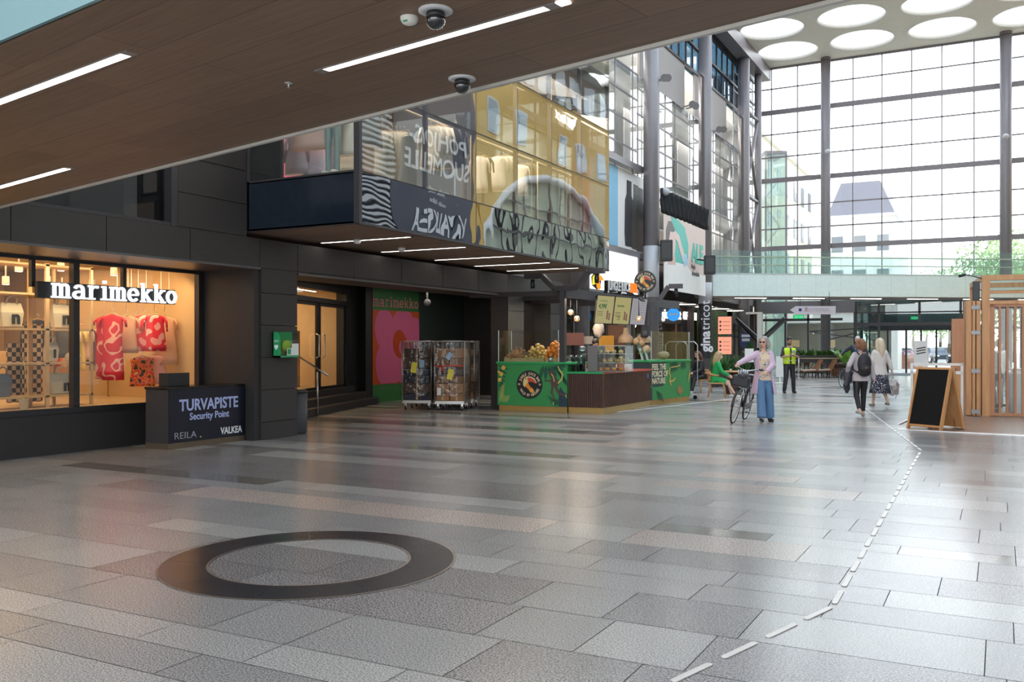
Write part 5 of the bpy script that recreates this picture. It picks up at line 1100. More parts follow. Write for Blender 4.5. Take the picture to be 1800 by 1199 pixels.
def leafs(par, L_, m, d, FR=KF, nm='leaf_print'):
    b = MB()
    for x, z, L, a, wd in L_:
        ca, sa = math.cos(a), math.sin(a); poly(b, [(x+L*(u*ca-v*sa), z+L*(u*sa+v*ca)) for u, v in ((0, 0), (.3, wd), (.7, wd*.8), (1, 0), (.7, -wd*.8), (.3, -wd))], 0, .002, FR(0, 0, d))
    return b.build(nm, m, par)
leafs(r, [(.02, 1.12-.09*k, .30-.02*k, -.35-.1*k, .12) for k in range(7)]+[(1.25+.06*k, 1.14, .42-.03*k, -1.9+.28*k, .13) for k in range(8)]+[(1.5+.05*k, 1.10-.05*k, .26, -.6-.1*k, .16) for k in range(6)], DG, .004)
leafs(r, [(1.30+.02*k, .42-.035*k, .42-.03*k, -.45+.02*k, .02) for k in range(8)]+[(1.45, .30-.03*k, .45, .12, .02) for k in range(5)], DG, .004)
leafs(r, [(.03, .20+.04*k, .26, .9-.02*k, .025) for k in range(9)]+[(.10+.03*k, .2, .22, 1.1, .025) for k in range(6)], YL, .004)
leafs(r, [(.10, 1.06, .13, 0, .45), (.05, .88, .12, .4, .5), (.02, .72, .13, .8, .4), (.0, .94, .08, .4, .4)], flat((.75, .45, .08)), .006)
art(r, 'dark_patch', [(1.64, .14), (1.86, .14), (1.86, .45), (1.76, .5), (1.68, .62), (1.64, .5)], flat((.015, .04, .07)), .005)
# round logo
def logo(par, c, R, FRM, dep=.0, disc=True, nm='logo'):
    T0 = FRM
    def A(name, pts, m, d): b = MB(); poly(b, [(c[0]+x*R, c[1]+z*R) for x, z in pts], 0, .0025, T0(0, 0, d)); return b.build(name, m, lg)
    b = MB(); poly(b, arc(c[0], c[1], R, 0, 360, 48)[:-1], 0, .003, T0(0, 0, dep+.007)); lg = b.build(nm, flat((.012, .012, .016)), par)
    d = dep+.011
    A('bird_body', [(-.42, .32), (-.2, .52), (-.02, .40), (-.08, .05), (.10, -.18), (.30, -.30), (.28, -.52), (.05, -.50), (-.12, -.30), (-.32, -.15), (-.45, .10)], OG, d)
    A('bird_throat', [(-.48, .20), (-.42, .42), (-.2, .58), (-.05, .45), (-.12, .15), (-.25, .0), (-.36, -.2), (-.5, -.02)], flat((.78, .62, .25)), d+.002)
    A('bird_beak', [(-.15, .55), (.15, .52), (.40, .38), (.56, .12), (.50, .06), (.25, .18), (-.12, .2)], RD, d+.004)
    A('beak_edge', [(-.15, .57), (.15, .56), (.42, .42), (.58, .12), (.54, .10), (.38, .34), (.12, .48), (-.14, .5)], CRM, d+.006)
    A('bird_tail', [(.0, -.35), (.25, -.32), (.38, -.45), (.25, -.6), (.05, -.52)], flat((.75, .40, .06)), d+.002)
    A('bird_eye', arc(-.27, .40, .05, 0, 360, 10)[:-1], BR, d+.008)
    mw = T0(c[0], c[1], d)
    circ_text('logo_lettering', 'JUNGLE JUICE BAR', .27*R, .76*R, math.radians(68), -math.radians(9.2), CRM, lg, mw, .006*R)
    circ_text('logo_lettering', 'WILD BY NATURE', .27*R, .76*R, math.radians(123), math.radians(9.2), CRM, lg, mw, .006*R, False)
    for sx, t in ((-1, '18'), (1, '91')): text_mesh('logo_lettering', t, .2*R, CRM, lg, mw @ Matrix.Translation((sx*.82*R, 0, 0)) @ Matrix.Rotation(-sx*PI/2*0, 4, 'Z'), .002, .002)
    return lg
logo(r, (.87, .66), .345, lambda x, z, d: frame((x, -d, z), (1, 0, 0), (0, 0, 1)))
# monkey print
mk = art(r, 'monkey_print', [(1.40, .98), (1.46, 1.02), (1.52, .94), (1.60, .80), (1.66, .72), (1.60, .62), (1.66, .50), (1.76, .45), (1.84, .44), (1.84, .40), (1.74, .40), (1.62, .45), (1.54, .58), (1.50, .62), (1.49, .48), (1.54, .34), (1.50, .22), (1.47, .24), (1.50, .36), (1.43, .48), (1.45, .64), (1.42, .74), (1.27, .74), (1.27, .77), (1.42, .78), (1.46, .86), (1.40, .90), (1.36, .93)], BR, .010)
b = MB(); stroke(b, [(1.62, .70), (1.72, .80), (1.74, .92), (1.66, 1.02), (1.62, 1.12)], [.03, .035, .035, .03, .015], 0, .002, KF(0, 0, .012)); stroke(b, [(1.45, .93), (1.50, .86), (1.53, .74)], .022, 0, .002, KF(0, 0, .014)); stroke(b, [(1.82, .44), (1.84, .36)], .02, 0, .002, KF(0, 0, .012)); stroke(b, [(1.50, .25), (1.50, .18)], .02, 0, .002, KF(0, 0, .012)); b.build('monkey_tail', YL, mk)
# lower dark slatted counter, two faces meeting at a corner
SL = ramp_mat('slatted_walnut', [(0, (.035, .018, .014)), (.12, (.10, .05, .035)), (.5, (.13, .062, .045)), (.9, (.085, .042, .03))], 5.2, .55, 'X', const=False)
r2 = empty('slatted_counter', KP(CL+.02), AK, 'dark brown slatted wood counter with a green and red rim', 'counter'); L2 = .88
P0, P1 = Vector((L2, 0, 0)), None
q1 = at(1137, 713); q1 = Vector((-8.27, 23.3, 0)); T2 = Matrix.Translation(KP(CL+.02)) @ Matrix.Rotation(AK, 4, 'Z'); e1 = T2.inverted() @ q1
def face_prism(b, inset, z0, z1): b.prism([(0, inset), (L2-inset*.8, inset), (e1.x-inset, e1.y), (e1.x-.75, e1.y), (L2-.7, .75), (0, .75)], z0, z1)
b = MB(); face_prism(b, .03, 0, .14); b.build('kick_plate', 'gold', r2)
b = MB(); face_prism(b, 0.012, .14, .94); 
bo = b.build('body', flat((.04, .02, .016)), r2)
def slats(a, c_, m, par, z0=.15, z1=.93, w_=.036, g=.012):
    a, c_ = Vector(a), Vector(c_); L = (c_-a).length; u = (c_-a).normalized(); k = 0; s = 0; b = MB()
    while s+w_ < L: b.bar(a+u*(s+w_/2)+Vector((0, 0, z0)), a+u*(s+w_/2)+Vector((0, 0, z1)), w_, .016, up=u); s += w_+g
    return b.build('slat_cladding', m, par)
slats((0, 0.005, 0), (L2, .005, 0), mat('walnut', (.115, .052, .036), .5, var=.4, scale=3), r2); slats((L2, 0, 0), (e1.x, e1.y, 0), D.materials['walnut'], r2)
b = MB(); b.prism([(-.02, -.03), (L2+.02, -.03), (L2+.015, .0), (L2-.1, .78), (-.02, .78)], .94, .985); b.build('green_top', D.materials['green_top'], r2)
b = MB(); b.prism([(L2+.02, -.03), (e1.x+.03, e1.y), (e1.x-.78, e1.y), (L2-.1, .78)], .94, .985); b.build('red_top', flat((.50, .05, .03), .35), r2)
MB().box(L2+.0, L2+.0, 0, 0, 0, 0) if False else None
pp_ = Vector((e1.x+.012, e1.y-.28, .80)); b = MB(); b.ball(pp_, .06, 12, 8, (.12, 1, 1)); b.build('blue_sticker', flat((.05, .16, .5)), r2)
# right hand green counter
qa = Vector((-8.3, 23.35, 0)); qb = Vector((-7.95, 25.8, 0)); dv = (qb-qa).normalized(); A3 = math.atan2(dv.y, dv.x); L3 = (qb-qa).length
r3 = empty('juice_counter', qa, A3, 'green juice bar counter reading FEEL THE FORCE OF NATURE', 'counter')
MB().box(.02, L3, .03, .9, 0, .14).build('kick_plate', 'gold', r3); MB().box(0, L3, 0, .95, .14, 1.16).build('body', 'green', r3); MB().box(-.03, L3+.02, -.03, 1.0, 1.16, 1.21).build('top', D.materials['green_top'], r3, bevel=.004)
MB().box(-.01, .01, -.004, .93, .14, 1.16).build('end_panel', flat((.02, .05, .06)), r3)
K3 = lambda x, z, d=.002: frame((x, -d, z), (1, 0, 0), (0, 0, 1))
art(r3, 'dark_patch', [(0, .45), (.10, .5), (.12, .14), (0, .14)], flat((.015, .04, .07)), .004, K3); art(r3, 'dark_patch', [(0, 1.15), (.95, 1.15), (.85, 1.0), (.9, .8), (.75, .5), (.2, .48), (0, .55)], flat((.02, .06, .06)), .004, K3)
for k, t in enumerate(('FEEL THE', 'FORCE OF', 'NATURE')): text_mesh('lettering', t, .215, CRM, r3, K3(.08, 1.02-.19*k, .010), .003, .008, .95, 'LEFT')
b = MB(); stroke(b, [(1.15, 1.0), (1.10, .85), (1.18, .75), (1.12, .62), (1.22, .50)], .06, 0, .002, K3(0, 0, .012)); stroke(b, [(1.15, .62), (1.35, .62), (1.48, .70)], .05, 0, .002, K3(0, 0, .012)); stroke(b, [(1.2, 1.0), (1.6, 1.02), (1.8, 1.06)], .03, 0, .002, K3(0, 0, .012)); stroke(b, [(2.3, .55), (2.38, .75), (2.42, .9)], [.02, .07, .02], 0, .002, K3(0, 0, .012)); b.build('yellow_print', flat((.62, .42, .10)), r3)
leafs(r3, [(1.25+.05*k, 1.14, .3, -1.9+.25*k, .15) for k in range(6)]+[(1.9+.04*k, 1.14, .22, -1.8+.2*k, .16) for k in range(5)]+[(.3+.02*k, .40-.035*k, .45, -.35, .02) for k in range(7)], DG, .006, K3)
leafs(r3, [(1.75, .22, .3, .5+.35*k, .08) for k in range(6)], flat((.45, .22, .08)), .006, K3)
# posts with bent canopy arms and beams
def bent_post(base, along, reach, zt, label, w_=.12, down=False, lamp=True):
    r = empty('canopy_post', base, math.atan2(along[1], along[0]), label, 'post')
    MB().box(-.065, .065, -.065, .065, 0, zt-.28).build('post', 'dark_metal', r)
    a, c_ = reach; b = MB(); P = [(-a, zt+.10), (-a*.55, zt+.10), (-a*.22, zt-.22), (c_*.35, zt-.22), (c_*.62, zt+.17), (c_, zt+.17)]
    for (x0, z0), (x1, z1) in zip(P, P[1:]): b.bar((x0, 0, z0), (x1, 0, z1), .16, .12)
    b.build('arm', 'dark_metal', r)
    if lamp:
        for x in (-a*.8, c_*.82): b = MB(); zz = zt+.02 if x < 0 else zt+.10; b.lathe([(.05, -.22), (.06, -.1), (.045, -.0), (.01, 0)], (x, 0, zz), 14); b.build('spotlight', 'black', r)
    return r
bent_post(KP(1.70, -.12), (kd.x, kd.y), (1.0, 1.05), 3.2, 'dark bent canopy post rising beside the orange pile')
mpx = Vector((-8.62, 23.9, 0)); bent_post(mpx, (kd.x*.9, .25), (1.0, 1.0), 3.06, 'dark bent canopy post at the red-rimmed end of the counter')
r = empty('kiosk_beam', (0, 0, 0), 0, 'dark beams of the juice bar canopy', 'beam')
a_, c_ = KP(1.74, -.12, 2.88), Vector((mpx.x, mpx.y, 2.79)); b = MB(); b.bar(a_, c_, .10, .22); b.build('beam', flat((.11, .11, .12)), r); b = MB(); b.bar(c_, c_+Vector((.3, 1.9, 0)), .1, .22); b.build('beam', flat((.11, .11, .12)), r)
for i, fr in enumerate((.02, .34, .67, 1.0)):
    m_ = a_.lerp(c_, fr); b = MB(); b.bar(m_, m_+Vector((-2.7, 0.0, .0)), .05, .12); b.build('cross_beam', 'dark_metal', r)
# menu screens hung from the beam
u_ = (c_-a_).normalized(); AU = math.atan2(u_.y, u_.x)
def on_beam(px, z, off=.12):   # beam point at a pixel column
    a0 = (px-900)/F; dx, dy = -SN+CS*a0, CS+SN*a0; den = dx*u_.y-dy*u_.x; d = (a_.x*u_.y-a_.y*u_.x)/den; return Vector((d*dx, d*dy, z))
for i, (pa, pb, col) in enumerate(((1035, 1066, (.30, .27, .13)), (1067, 1096, (.30, .27, .12)), (1097, 1124, (.26, .25, .27)))):
    A_, B_ = on_beam(pa, 2.16), on_beam(pb, 2.16); L = (B_-A_).length; r = empty('menu_screen', A_+Vector((.12, 0, 0)), AU, ('left menu screen reading 4,99€', 'middle menu screen with a drink picture', 'right grey menu screen with fine print')[i]+' under the juice bar beam', 'screen')
    tl = math.radians(8)
    b = MB(); b.box(.0, L-.01, -.03, .0, .0, .72); sc_ = b.build('case', 'black', r); sc_.rotation_euler = (tl, 0, 0)
    b = MB(); b.box(.015, L-.025, -.034, -.03, .015, .705); fc = b.build('face', emis('menu_face_%d' % i, col, .95), sc_)
    SF = lambda x, z: frame((x, -.036, z), (1, 0, 0), (0, 0, 1)); TG = flat((.02, .18, .06)); TB = flat((.04, .03, .04))
    if i == 0: text_mesh('lettering', '4,99€', .16, TG, fc, SF(L*.36, .44), .002, .004); text_mesh('small_lettering', 'Smoothie & shot', .055, TG, fc, SF(L*.36, .58), .002)
    if i == 1: text_mesh('lettering', 'Garden Bar', .075, TG, fc, SF(L*.36, .48), .002, .002); text_mesh('small_lettering', '+4,95€\n+4,50', .06, TB, fc, SF(L*.3, .16), .002)
    b = MB()
    for k in range(9 if i == 2 else 3): b.box(L*.08, L*(.42 if i == 2 else .4), -.038, -.035, (.64-k*.06 if i == 2 else .30-k*.045), (.645-k*.06 if i == 2 else .31-k*.045)); i == 2 and b.box(L*.55, L*.88, -.038, -.035, .64-k*.06, .645-k*.06)
    b.build('small_lettering', TB, fc)
    if i < 2: b = MB(); b.box(L*.62, L*.70, -.038, -.035, .12, .34); b.box(L*.74, L*.82, -.038, -.035, .10, .28); b.build('drink_picture', flat((.35, .15, .12)), fc)
    for x in (L*.2, L*.8): MB().box(x-.015, x+.015, -.0, .12, .64, .68).build('hanger', 'black', sc_)
# raised signs above the beam
a0_ = on_beam(1063, 3.06); r = empty('juice_sign', a0_, AU, 'white and orange JUNGLE JUICE BAR lettering sign on the canopy beam', 'sign')
o = text_mesh('lettering', 'JUNGLE JUICE ', .34, flat((.85, .85, .85)), r, frame((.10, -.05, .08), (1, 0, 0), (0, 0, 1)), .02, .006, .62, 'LEFT'); ob = text_mesh('letter_sides', 'JUNGLE JUICE ', .34, 'black', r, frame((.10, .02, .08), (1, 0, 0), (0, 0, 1)), .10, .016, .62, 'LEFT'); x1 = max(v.co.x for v in o.data.vertices)
o2_ = text_mesh('lettering', 'BAR', .34, emis('bar_orange', (.95, .20, .03), 1.0), r, frame((x1+.10, -.02, .08), (1, 0, 0), (0, 0, 1)), .05, .012, .62, 'LEFT'); o.scale = ob.scale = o2_.scale = (.86, 1, 1); MB().box(.0, x1+.45, -.02, .0, -.14, -.08).build('rail', 'black', r)
for x in (.3, x1, x1+.6): MB().box(x-.015, x+.015, -.02, .0, -.10, .05).build('stay', 'black', r)
tb = on_beam(1053, 3.08); r = empty('toucan_sign', tb, .3, 'illuminated yellow and orange toucan head sign left of the lettering', 'sign')
tw = lambda pts, m, y0, y1, nm: (lambda b: (b.prism(pts, y0, y1, 'y'), b.build(nm, m, r)))(MB())
tw([(-.32, .1), (-.36, .5), (-.2, .72), (.0, .66), (.1, .4), (.06, .1), (-.1, -.1)], flat((.02, .02, .025)), .0, .10, 'back_shape')
r.scale = (.55,)*3
tw([(-.30, .12), (-.30, .5), (-.14, .66), (-.02, .58), (-.10, .2)], emis('toucan_yellow', (.95, .75, .05), 1), -.02, 0, 'yellow_throat')
tw([(-.12, .2), (-.06, .6), (.10, .55), (.26, .3), (.14, .34), (.02, .3), (.1, .0), (.0, -.12), (-.1, .0)], emis('toucan_orange', (.95, .30, .03), 1), -.035, -.015, 'orange_beak')
rp = Vector((mpx.x+.02, mpx.y-.1, 3.36)); r = empty('round_sign', rp, math.atan2(kd.y, kd.x)+.25, 'round black toucan logo sign standing on the canopy', 'sign')
b = MB(); b.lathe([(.285, -.05), (.30, -.04), (.30, .04), (.285, .05)], n=40, axis='y'); b.build('disc', flat((.09, .09, .095)), r); b = MB(); b.tube([(0, 0, -.5), (0, 0, -.28)], .025, 8); b.build('stem', 'black', r)
logo(r, (0, 0), .288, lambda x, z, d: frame((x, -.05-d, z), (1, 0, 0), (0, 0, 1)), nm='logo_face')
# black loudspeaker on the post
r = empty('loudspeaker', (mpx.x-.02, mpx.y-.1, 2.0), .5, 'small black loudspeaker on the canopy post', 'loudspeaker'); MB().box(-.1, .1, -.2, 0, -.16, .16).build('body', 'black', r, bevel=.02); b = MB(); b.lathe([(.06, -.205), (.05, -.2)], (0, 0, -.04), 16, 'y'); b.build('cone', flat((.08, .08, .08)), r)
# clear screens round the counters
def screen(name, a, c_, z0, z1, label):
    a, c_ = Vector(a), Vector(c_); r = empty(name, (a+c_)/2, math.atan2(c_.y-a.y, c_.x-a.x), label, 'glass screen'); L = (c_-a).length/2
    MB().box(-L, L, -.004, .004, z0, z1).build('pane', D.materials.get('counter_glass') or glass('counter_glass', (.93, .96, .95), .04, graze=.6), r)
    b = MB(); b.box(-L-.006, -L+.006, -.008, .008, z0, z1); b.box(L-.006, L+.006, -.008, .008, z0, z1); b.build('edge_strip', flat((.55, .6, .58), .3), r); return r
screen('glass_screen', KP(.02, -.02), KP(1.62, -.02), 1.21, 1.98, 'tall clear screen in front of the fruit pile'); screen('glass_screen', KP(.01, -.03), KP(.05, -.68), 1.21, 1.98, 'side screen at the left end of the green counter')
screen('glass_screen', qa+dv*.12+Vector((-.03, 0, 0)), qb+Vector((-.03, 0, 0)), 1.21, 2.0, 'clear screen over the FEEL THE FORCE OF NATURE counter'); screen('glass_screen', qb+Vector((-.05, 0, 0)), qb+Vector((-.9, .2, 0)), 1.21, 2.0, 'clear end screen at the far end of the right green counter')
area('kiosk_fill', (-9.6, 21.2, 2.74), (0, 0, 0), 1.6, 2.4, 55, (1, .86, .68))  # unseen fill light added over the counter to brighten the fruit
# fruit piled behind the left screen
def T_(s, o, z): p = KP(s, -o, z); return p
ORM = mat('orange_peel', (.80, .27, .025), .45, var=.12, scale=20, bump=.2, bscale=90); APM = mat('apple_skin', (.62, .42, .13), .35, var=.3, scale=10); GIN = mat('ginger_skin', (.38, .21, .10), .8, var=.3, scale=16)
b = MB(); b.ball((0, 0, 0), .048, 14, 9, (1, 1, .93)); orange0 = b.build('orange', ORM); o_s = MB(); o_s.ball((0, 0, .044), .006, 6, 4); o_s.build('stem_spot', flat((.1, .16, .03)), orange0)
b = MB(); b.ball((0, 0, 0), .043, 14, 9, (1, 1, .9)); apple0 = b.build('apple', APM); o_s = MB(); o_s.tube([(0, 0, .03), (.004, 0, .052)], .003, 5); o_s.build('stem', BR, apple0)
b = MB()
for k in range(4): b.ball((.03*k-.045, .012*math.sin(k*2), .01*math.cos(k*3)), .022, 8, 6, (1.2, .8, .9), .3, k)
ging0 = b.build('ginger_root', GIN)
rnd = random.Random(5)
def pile(first, n, s0, s1, o0, o1, h, rad, label, group, cat, zb=1.24):
    pts = []; tries = 0
    while len(pts) < n and tries < 6000:
        tries += 1; s = rnd.uniform(s0, s1); o = rnd.uniform(o0, o1); k = math.sin(PI*(s-s0)/(s1-s0))**.6*(.55+.45*math.sin(PI*(o-o0)/(o1-o0))); z = zb+rad+rnd.random()*h*k
        if all((s-a[0])**2+(o-a[1])**2+(z-a[2])**2 > (rad*1.93)**2 for a in pts): pts.append((s, o, z))
    for i, (s, o, z) in enumerate(pts):
        c = first if i == 0 else copy_tree(first); c.location = T_(s, o, z); c.rotation_euler = (rnd.random()*2, rnd.random()*2, rnd.random()*6); tag(c, label, cat, group)
pile(ging0, 95, .15, .72, .12, .5, .28, .026, 'knobbly ginger root in the heap at the left end of the counter', 'ginger roots on the juice counter', 'ginger')
pile(apple0, 70,   .70, 1.22, .12, .5, .36, .043, 'yellow-red apple in the heap between ginger and oranges', 'apples on the juice counter', 'apple')
pile(orange0, 85, 1.20, 1.64, .12, .52, .42, .048, 'orange in the pile beside the dark canopy post', 'oranges on the juice counter', 'orange')
for i, (s0, s1, m_) in enumerate(((.14, .70, 'clear'), (.72, 1.2, 'clear'), (1.24, 1.62, 'clear'))):
    r = empty('fruit_crate', KP((s0+s1)/2, -.31, 1.21), AK, ('shallow crate under the ginger roots', 'shallow crate under the apples', 'shallow crate under the oranges')[i], 'crate'); L = (s1-s0)/2
    b = MB(); b.box(-L, L, -.21, .21, 0, .012); b.box(-L, L, -.215, -.205, 0, .09); b.box(-L, L, .205, .215, 0, .09); b.box(-L-.005, -L+.005, -.21, .21, 0, .09); b.box(L-.005, L+.005, -.21, .21, 0, .09); b.build('tray', 'beige_frame', r)
r = empty('price_board', KP(.66, -.10, 1.212), AK, 'small brown board leaning on the apples', 'sign'); q = MB(); q.box(-.11, .11, 0, .01, 0, .26); o = q.build('board', flat((.20, .13, .07)), r); o.rotation_euler = (-.2, .25, 0)
r = empty('steel_pot', KP(1.42, -.0, 1.21), 0, 'small steel pot with a dark lid in front of the oranges', 'pot'); b = MB(); b.lathe([(.05, 0), (.045, .07), (.05, .10)], n=16); b.build('pot', 'steel', r); b = MB(); b.ball((0, 0, .12), .05, 12, 8, (1, 1, .8)); b.build('lid', flat((.07, .07, .04)), r)
# display fridge on the dark counter
T3 = T2
def loc2(x, y, z): return T2 @ Vector((x, y, z))
r = empty('display_case', loc2(.45, .12, .985), AK, 'glass display case full of fruit on the dark counter', 'display case')
W_, Dp, H_ = .95, .55, .62
MB().box(0, .24, 0, Dp, 0, H_).build('grey_end', flat((.17, .16, .16)), r)
b = MB(); b.box(0, W_, 0, Dp, 0, .02); b.box(.2, W_, .02, Dp, .21, .22); b.box(.2, W_, .06, Dp, .42, .43); b.build('shelf', 'steel', r)
b = MB(); b.box(.24, W_, 0, .006, 0, H_); b.box(W_-.006, W_, 0, Dp, 0, H_); b.box(.24, W_, 0, Dp, H_-.006, H_); b.build('pane', 'clear', r)
b = MB(); b.box(.24, W_, -.004, .008, H_-.012, H_+.004); b.box(W_-.01, W_+.004, -.004, .008, 0, H_); b.build('edge', 'steel', r)
for k in range(22):
    fr = apple0 if k % 3 else orange0; x = .30+.6*rnd.random(); zz = (.065, .265, .475)[k % 3]; c = copy_tree(fr); c.location = loc2(.45+.30+.085*(k//3 % 8), .17+.15*(k % 2)+.05, .985+zz); tag(c, 'fruit lying on a shelf inside the glass display case', 'fruit', 'fruit in the display case')
for k in range(6):
    r = empty('juice_cup', loc2(.80+.1*k, .55, 1.21), 0, 'clear cup inside the glass display case', 'cup', 'cups in the display case'); b = MB(); b.lathe([(.03, 0), (.04, .11)], n=12); b.build('cup', flat(((.7, .35, .3), (.75, .68, .5), (.4, .5, .15))[k % 3]), r)
# blender machines left of the case
for k in range(3):
    r = empty('tap_handle', loc2(.05+.13*k, .2, .985), AK, ('left', 'middle', 'right')[k]+' black curved juicer handle left of the display case', 'dispenser'); b = MB(); b.tube([(0, 0, 0), (0, .02, .16), (.02, -.02, .30), (-.02, -.06, .38)], [.045, .04, .032, .03], 10); b.build('body', 'black', r); b = MB(); b.ball((-.02, -.09, .36), .022, 10, 6); b.build('cap', 'steel', r)
for k in range(2):
    r = empty('blender_jug', loc2(.12+.22*k, .62, .985), AK, ('left', 'right')[k]+' clear blender jug behind the juicer handles', 'blender'); b = MB(); b.lathe([(.07, 0), (.06, .15)], n=14); b.build('base', 'black', r); b = MB(); b.lathe([(.05, .15), (.085, .38), (.09, .42)], n=14); b.build('jug', glass('jug_glass', (.7, .85, .9), .15) if k == 0 else D.materials['jug_glass'], r); b = MB(); b.ball((0, 0, .55), .09, 12, 8, (1, 1, .7)); b.build('hood', D.materials['jug_glass'], r)
# things at the red end
def onC(t, off, z=.985): p = T2 @ Vector((L2, 0, 0)); q = q1; d_ = (q-p); n_ = Vector((-d_.y, d_.x, 0)).normalized(); v = p+d_*t+n_*off; return Vector((v.x, v.y, z))
A4 = AU
def cbox(name, t, off, w_, dp, h, col, label, cat, parts=()):
    r = empty(name, onC(t, off), A4, label, cat); MB().box(-w_/2, w_/2, -dp/2, dp/2, 0, h).build('body', flat(col), r, bevel=.008)
    for nm, bx, c in parts: MB().box(*bx).build(nm, flat(c), r)
    return r
cbox('napkin_box', .50, .2, .16, .12, .20, (.32, .10, .04), 'brown box on the red counter rim', 'box', (('lid', (-.08, .08, -.06, .06, .20, .21), (.2, .05, .02)),))
cbox('card_terminal', .38, .12, .09, .16, .07, (.05, .05, .06), 'small card terminal on the red counter rim', 'card terminal', (('screen', (-.035, .035, -.06, .0, .07, .075), (.5, .5, .55)),))
cbox('yellow_leaflet', .58, .3, .16, .02, .34, (.72, .58, .15), 'yellow leaflet stand on the red counter rim', 'leaflet', (('print', (-.05, .05, -.014, -.01, .12, .2), (.25, .18, .05)),))
cbox('cash_register', .72, .4, .34, .3, .14, (.6, .6, .6), 'low white till on the red counter', 'till', (('display', (-.12, .12, -.02, .02, .14, .30), (.10, .10, .11)),))
for k in range(2):
    p = qa+dv*(-.05+.28*k)+Vector((-.18, 0, 1.21)); r = empty('menu_card', p, A3+.25, ('left', 'right')[k]+' pale green menu card leaning behind the right counter screen', 'menu card'); o = MB().box(-.11, .11, 0, .01, 0, .34).build('card', flat((.45, .55, .42)), r); o.rotation_euler = (-.25, 0, 0); MB().box(-.07, .07, -.004, 0, .18, .26).build('print', flat((.15, .28, .12)), o)
r = empty('paper_bag', qa+dv*1.5+Vector((-.35, 0, 1.21)), A3, 'brown heap of paper cups behind the right screen', 'cups'); b = MB(); b.ball((0, 0, .12), .2, 14, 8, (1, .8, .6), .2); b.build('heap', flat((.42, .32, .2)), r)
# pendant shades and bulbs in the kiosk
hang = [far(q_, d_, 600) for q_, d_ in ((1003, 22.8), (1014, 22.8), (1052, 24.6), (1100, 25.2), (1131, 25.2), (1123, 22.8))]
r = empty('lamp_rail', (0, 0, 0), 0, 'thin dark rail carrying the bulbs and wooden shades in the juice bar', 'rail'); b = MB(); [b.bar((u.x, u.y, 2.80), (v.x, v.y, 2.80), .04) for u, v in zip(hang, hang[1:])]; b.bar((hang[-1].x, hang[-1].y, 2.8), (c_.x, c_.y, 2.8), .04); b.bar((hang[0].x, hang[0].y, 2.8), (a_.x, a_.y, 2.82), .04); b.build('rail', 'dark_metal', r)
for i, (px, py, d_) in enumerate(((1100, 603, 25.2), (1131, 603, 25.2))):
    p = far(px, d_, py); r = empty('pendant_lamp', (p.x, p.y, p.z), 0, ('left' if i == 0 else 'right')+' bottle-shaped wooden pendant shade by the canopy post', 'pendant lamp'); b = MB(); b.lathe([(.21, 0), (.22, .02), (.19, .16), (.08, .26), (.065, .40), (.055, .42)], n=20); b.build('shade', mat('turned_wood%d' % i, (.52, .34, .20), .5, var=.2), r); b = MB(); b.tube([(0, 0, .42), (0, 0, 2.79-p.z)], .006, 5); b.build('cord', 'black', r)
for i, (px, py, rr) in enumerate(((1119, 600, .10), (1128, 602, .10), (1136, 614, .12))):
    p = far(px, 25.0, py); r = empty('wooden_ball', p, 0, ('left', 'right', 'lowest')[i]+' turned wooden ball hanging by the bottle-shaped shades', 'ornament'); b = MB(); b.ball((0, 0, 0), rr, 14, 9); b.build('ball', D.materials['turned_wood0'], r); b = MB(); b.tube([(0, 0, rr), (0, 0, 2.79-p.z)], .004, 5); b.build('cord', 'black', r)
for i, (px, py) in enumerate(((1003, 549), (1014, 560), (1123, 560))):
    p = far(px, 22.8, py); r = empty('bulb_lamp', p, 0, ('upper left', 'lower left', 'right')[i]+' round amber glass bulb hanging under the canopy', 'lamp'); b = MB(); b.ball((0, 0, 0), .075, 14, 9); b.build('bulb', glass('amber_glass', (.95, .8, .6), .15, haze=.3, hazecol=(.8, .6, .4)) if i == 0 else D.materials['amber_glass'], r); b = MB(); b.ball((0, 0, 0), .025, 8, 6); b.build('filament', WARM, r); b = MB(); b.tube([(0, 0, .07), (0, 0, .12), (0, 0, 2.80-p.z)], [.02, .015, .006], 6); b.build('cord', 'black', r)
# back counter, orange board, hanging bag, shelves inside the kiosk
r = empty('back_counter', (-10.45, 23.4, 0), .1, 'dark back counter inside the juice bar', 'counter'); MB().box(-.3, .3, -1.6, 1.6, 0, .9).build('body', flat((.06, .045, .04)), r); MB().box(-.32, .32, -1.62, 1.62, .9, .94).build('top', 'steel', r)
for i, (px, py, w_, h, c, lab) in enumerate(((1066, 604, .42, .45, (.80, .36, .02), 'orange square board above the dark-haired worker'), (1009, 596, .55, .35, (.20, .06, .04), 'dark red board left of the display case, inside the juice bar'), (1084, 590, .5, .6, (.22, .09, .05), 'brown panel right of the orange board'), (1032, 598, .35, .22, (.5, .42, .36), 'pale box beside the dark red board'), (1098, 585, .35, .7, (.30, .28, .30), 'grey shelf unit beyond the brown panel'))):
    p = far(px, 25.6+.1*i, py); r = empty('wall_board', (p.x, p.y, p.z), .4, lab, 'board'); MB().box(-w_/2, w_/2, -.02, .02, -h/2, h/2).build('board', flat(c), r); MB().box(-.015, .015, .0, .03, -h/2, 2.79-p.z).build('hanger', 'black', r)
p = far(1052, 24.6, 580); r = empty('paper_bag', p, 0, 'cream crumpled bag hanging over the worker', 'bag'); b = MB(); b.ball((0, 0, 0), .20, 14, 9, (.8, .6, 1), .5, 4); b.build('bag', flat((.62, .52, .44)), r); b = MB(); b.tube([(0, 0, .15), (0, 0, 2.79-p.z)], .006, 5); b.build('string', 'black', r)
